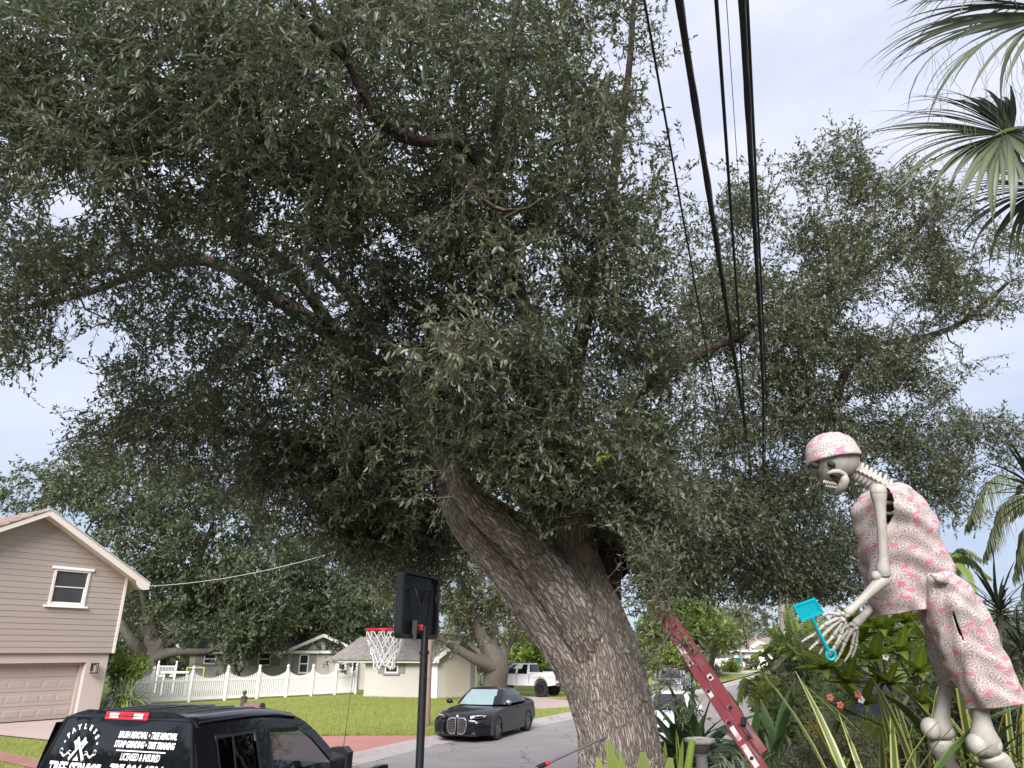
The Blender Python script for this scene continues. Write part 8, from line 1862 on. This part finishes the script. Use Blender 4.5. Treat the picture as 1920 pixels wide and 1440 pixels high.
# feather palms
def feather(parent, a, b, sag, L, n, mat, W=.02, droop=1.2, name='frond', seed=0, side=1.0):
    """arching rachis a->b with leaflets, one mesh"""
    rg = np.random.default_rng(seed); a, b = np.array(a), np.array(b); m = (a + b) / 2 + np.array([0, 0, sag]); R = spline([a, m, b], 24); mb = MB(); mb.tube(R, np.linspace(.014, .004, 24) * (np.linalg.norm(b - a) / 1.8), 5); A = [(0, .3, 0)] * len(mb.v)
    T = nrm(np.gradient(R, axis=0))
    for k in range(n):
        f = .12 + .88 * k / n; i = min(22, int(f * 23)); p = R[i] + (R[i + 1] - R[i]) * (f * 23 - i); tg = T[i]; sd = nrm(np.cross(tg, np.array([0, 0, 1.0]))[None])[0]
        for sg in (-1, 1):
            l = L * (math.sin(PI * min(1, f * .9 + .1)) * .75 + .25) * rg.uniform(.85, 1.1); d_ = nrm((sd * sg * side + tg * .65 + rg.normal(0, .1, 3))[None])[0]
            q1 = p + d_ * l * .5 - np.array([0, 0, l * .10 * droop]); q2 = p + d_ * l * .85 - np.array([0, 0, l * .42 * droop]); w = nrm(np.cross(d_, np.array([0, .3, 1.0]))[None])[0] * W / 2
            mb.add([p - w * .5, p + w * .5, q1 + w, q2, q1 - w], [(0, 1, 2, 3, 4)]); A += [(0, .2, 0), (.5, .2, 0), (.9, .5, 0), (.2, .8, 0), (.9, .5, 0)]
    return mb.build(name, mat, parent, None, world=True, attr=A)
M['queen'] = stripe_leaf('queen_palm_leaf', (0.16, 0.185, 0.10), (0.20, 0.23, 0.13), .2, .9, .45)
qp = thing('queen_palm', (8.2, 9.5, .5), 'queen palm with feathery hanging fronds at the right edge above the dracaena', 'palm')
mb = MB(); mb.tube([(8.2, 9.5, .3), (8.2, 9.5, 5.6)], [.16, .13], 12); mb.build('trunk', M['pale_bark'], qp, 60, world=True); qc = np.array([8.2, 9.5, 5.6])
for i, (x0, y0, x1, y1, d, sag) in enumerate(((1950, 915, 1812, 985, 9.6, .42), (1960, 935, 1845, 1040, 9.4, .36), (1975, 965, 1900, 1080, 9.6, .3), (1985, 1000, 1915, 1110, 9.2, .25))): feather(qp, qc if i < 0 else D(x0, y0, d), D(x1, y1, d), sag, .46, 60, M['queen'], .015, 2.0, seed=i)
qp2 = thing('queen_palm', D(1760, 1260, 22) * [1, 1, 0] + [0, 0, .1], 'pale distant feather palm beyond the skeleton shirt hem', 'palm'); c = D(1765, 1075, 22)
mb = MB(); mb.tube([D(1768, 1262, 22), c], [.13, .10], 10); mb.build('trunk', M['pale_bark'], qp2, 60, world=True)
for i in range(11): a = i * .571 + .2; feather(qp2, c, c + np.array([1.3 * math.cos(a), 1.3 * math.sin(a), .25 - .45 * (i % 3)]), .55, .55, 34, M['lily'] if i % 2 else M['palm_light'], .04, 1.3, seed=20 + i)
# clumping areca palms that make the hedge by the street
for i, (x, y, d, n, H_, lab) in enumerate(((1520, 1300, 20, 24, 4.2, 'tall feathery areca palm, rightmost of the street hedge'), (1490, 1305, 21, 20, 3.5, 'feathery areca palm in the middle of the street hedge'), (1462, 1315, 19, 18, 2.0, 'low feathery areca palm, leftmost of the street hedge by the road'), (1545, 1300, 17.5, 18, 3.4, 'areca palm with brownish fronds beside the skeleton fingers'), (1500, 1290, 28, 14, 3.6, 'yellowish areca palm standing behind the street hedge'))):
    b = D(x, y, d); b[2] = .1; t = thing('areca_palm', b, lab, 'palm', 'areca palms of the street hedge'); r = random.Random(i)
    for k in range(n):
        a = k * 2.399; f = (k + .5) / n; rad_ = .30 + .90 * f; h = H_ * (1.0 - .42 * f); e = b + np.array([rad_ * math.cos(a), rad_ * math.sin(a), h * r.uniform(.7, 1.05)]); feather(t, b + np.array([.12 * math.cos(a), .12 * math.sin(a), .2]), e, .28 + .75 * f, .62, 34, (M['palm_light'], M['palm_light'], M['brom'])[k % 3] if i != 3 else (M['palm_light'], M['lily'])[k % 2], .045, 1.0, seed=i * 30 + k)
# trimmings and sprigs on the oak that stand out
sp = np.array([D(860 + 30 * math.cos(a) * k, 640 + 34 * math.sin(a) * k, 5.2 + .2 * math.sin(a * 3)) for a in np.linspace(0, 6.2, 9) for k in (.5, 1.6)])
br2, dr2 = grow([[tuple(D(850, 600, 5.8)) + (.012,), tuple(D(860, 640, 5.3)) + (.008,)]], sp, seed=9); tag(wood_mesh('branch', br2, M['twig'], oak), kind='stuff'); foliage('crown', sp, dr2, .12, M['pale_leaf'], oak, 3, 10, .078, .022, .28, seed=33)
sp = np.array([D(1128 + 8 * math.cos(a), 866 + 10 * math.sin(a), 6.3) for a in (0, 2, 4)]); foliage('crown', sp, np.tile(np.array([0, 0, 1.0]), (3, 1)), .02, M['green_leaf'], oak, 2, 6, .07, .03, .08, seed=34)
sp = np.array([D(1226 + 20 * math.cos(a * 1.7) * (.3 + k), 1030 + k * 105 + 20 * math.sin(a * 3), 6.5 - .5 * k) for a in np.linspace(0, 6, 6) for k in (0, .35, .7, 1.1)] + [D(1262 + 22 * math.sin(a * 5), 1190 + a * 22, 5.6) for a in np.linspace(0, 5, 10)])
br3, dr3 = grow([[tuple(D(1150, 980, 7.3)) + (.02,), tuple(D(1222, 1040, 6.8)) + (.012,), tuple(D(1248, 1120, 6.2)) + (.008,), tuple(D(1265, 1230, 5.8)) + (.006,), tuple(D(1290, 1310, 5.5)) + (.004,)]], sp, seed=10); tag(wood_mesh('branch', br3, M['twig'], oak), kind='stuff'); foliage('crown', sp, dr3, .16, M['oak_leaf'], oak, 5, 9, .060, .018, .24, seed=35, up=-.4)
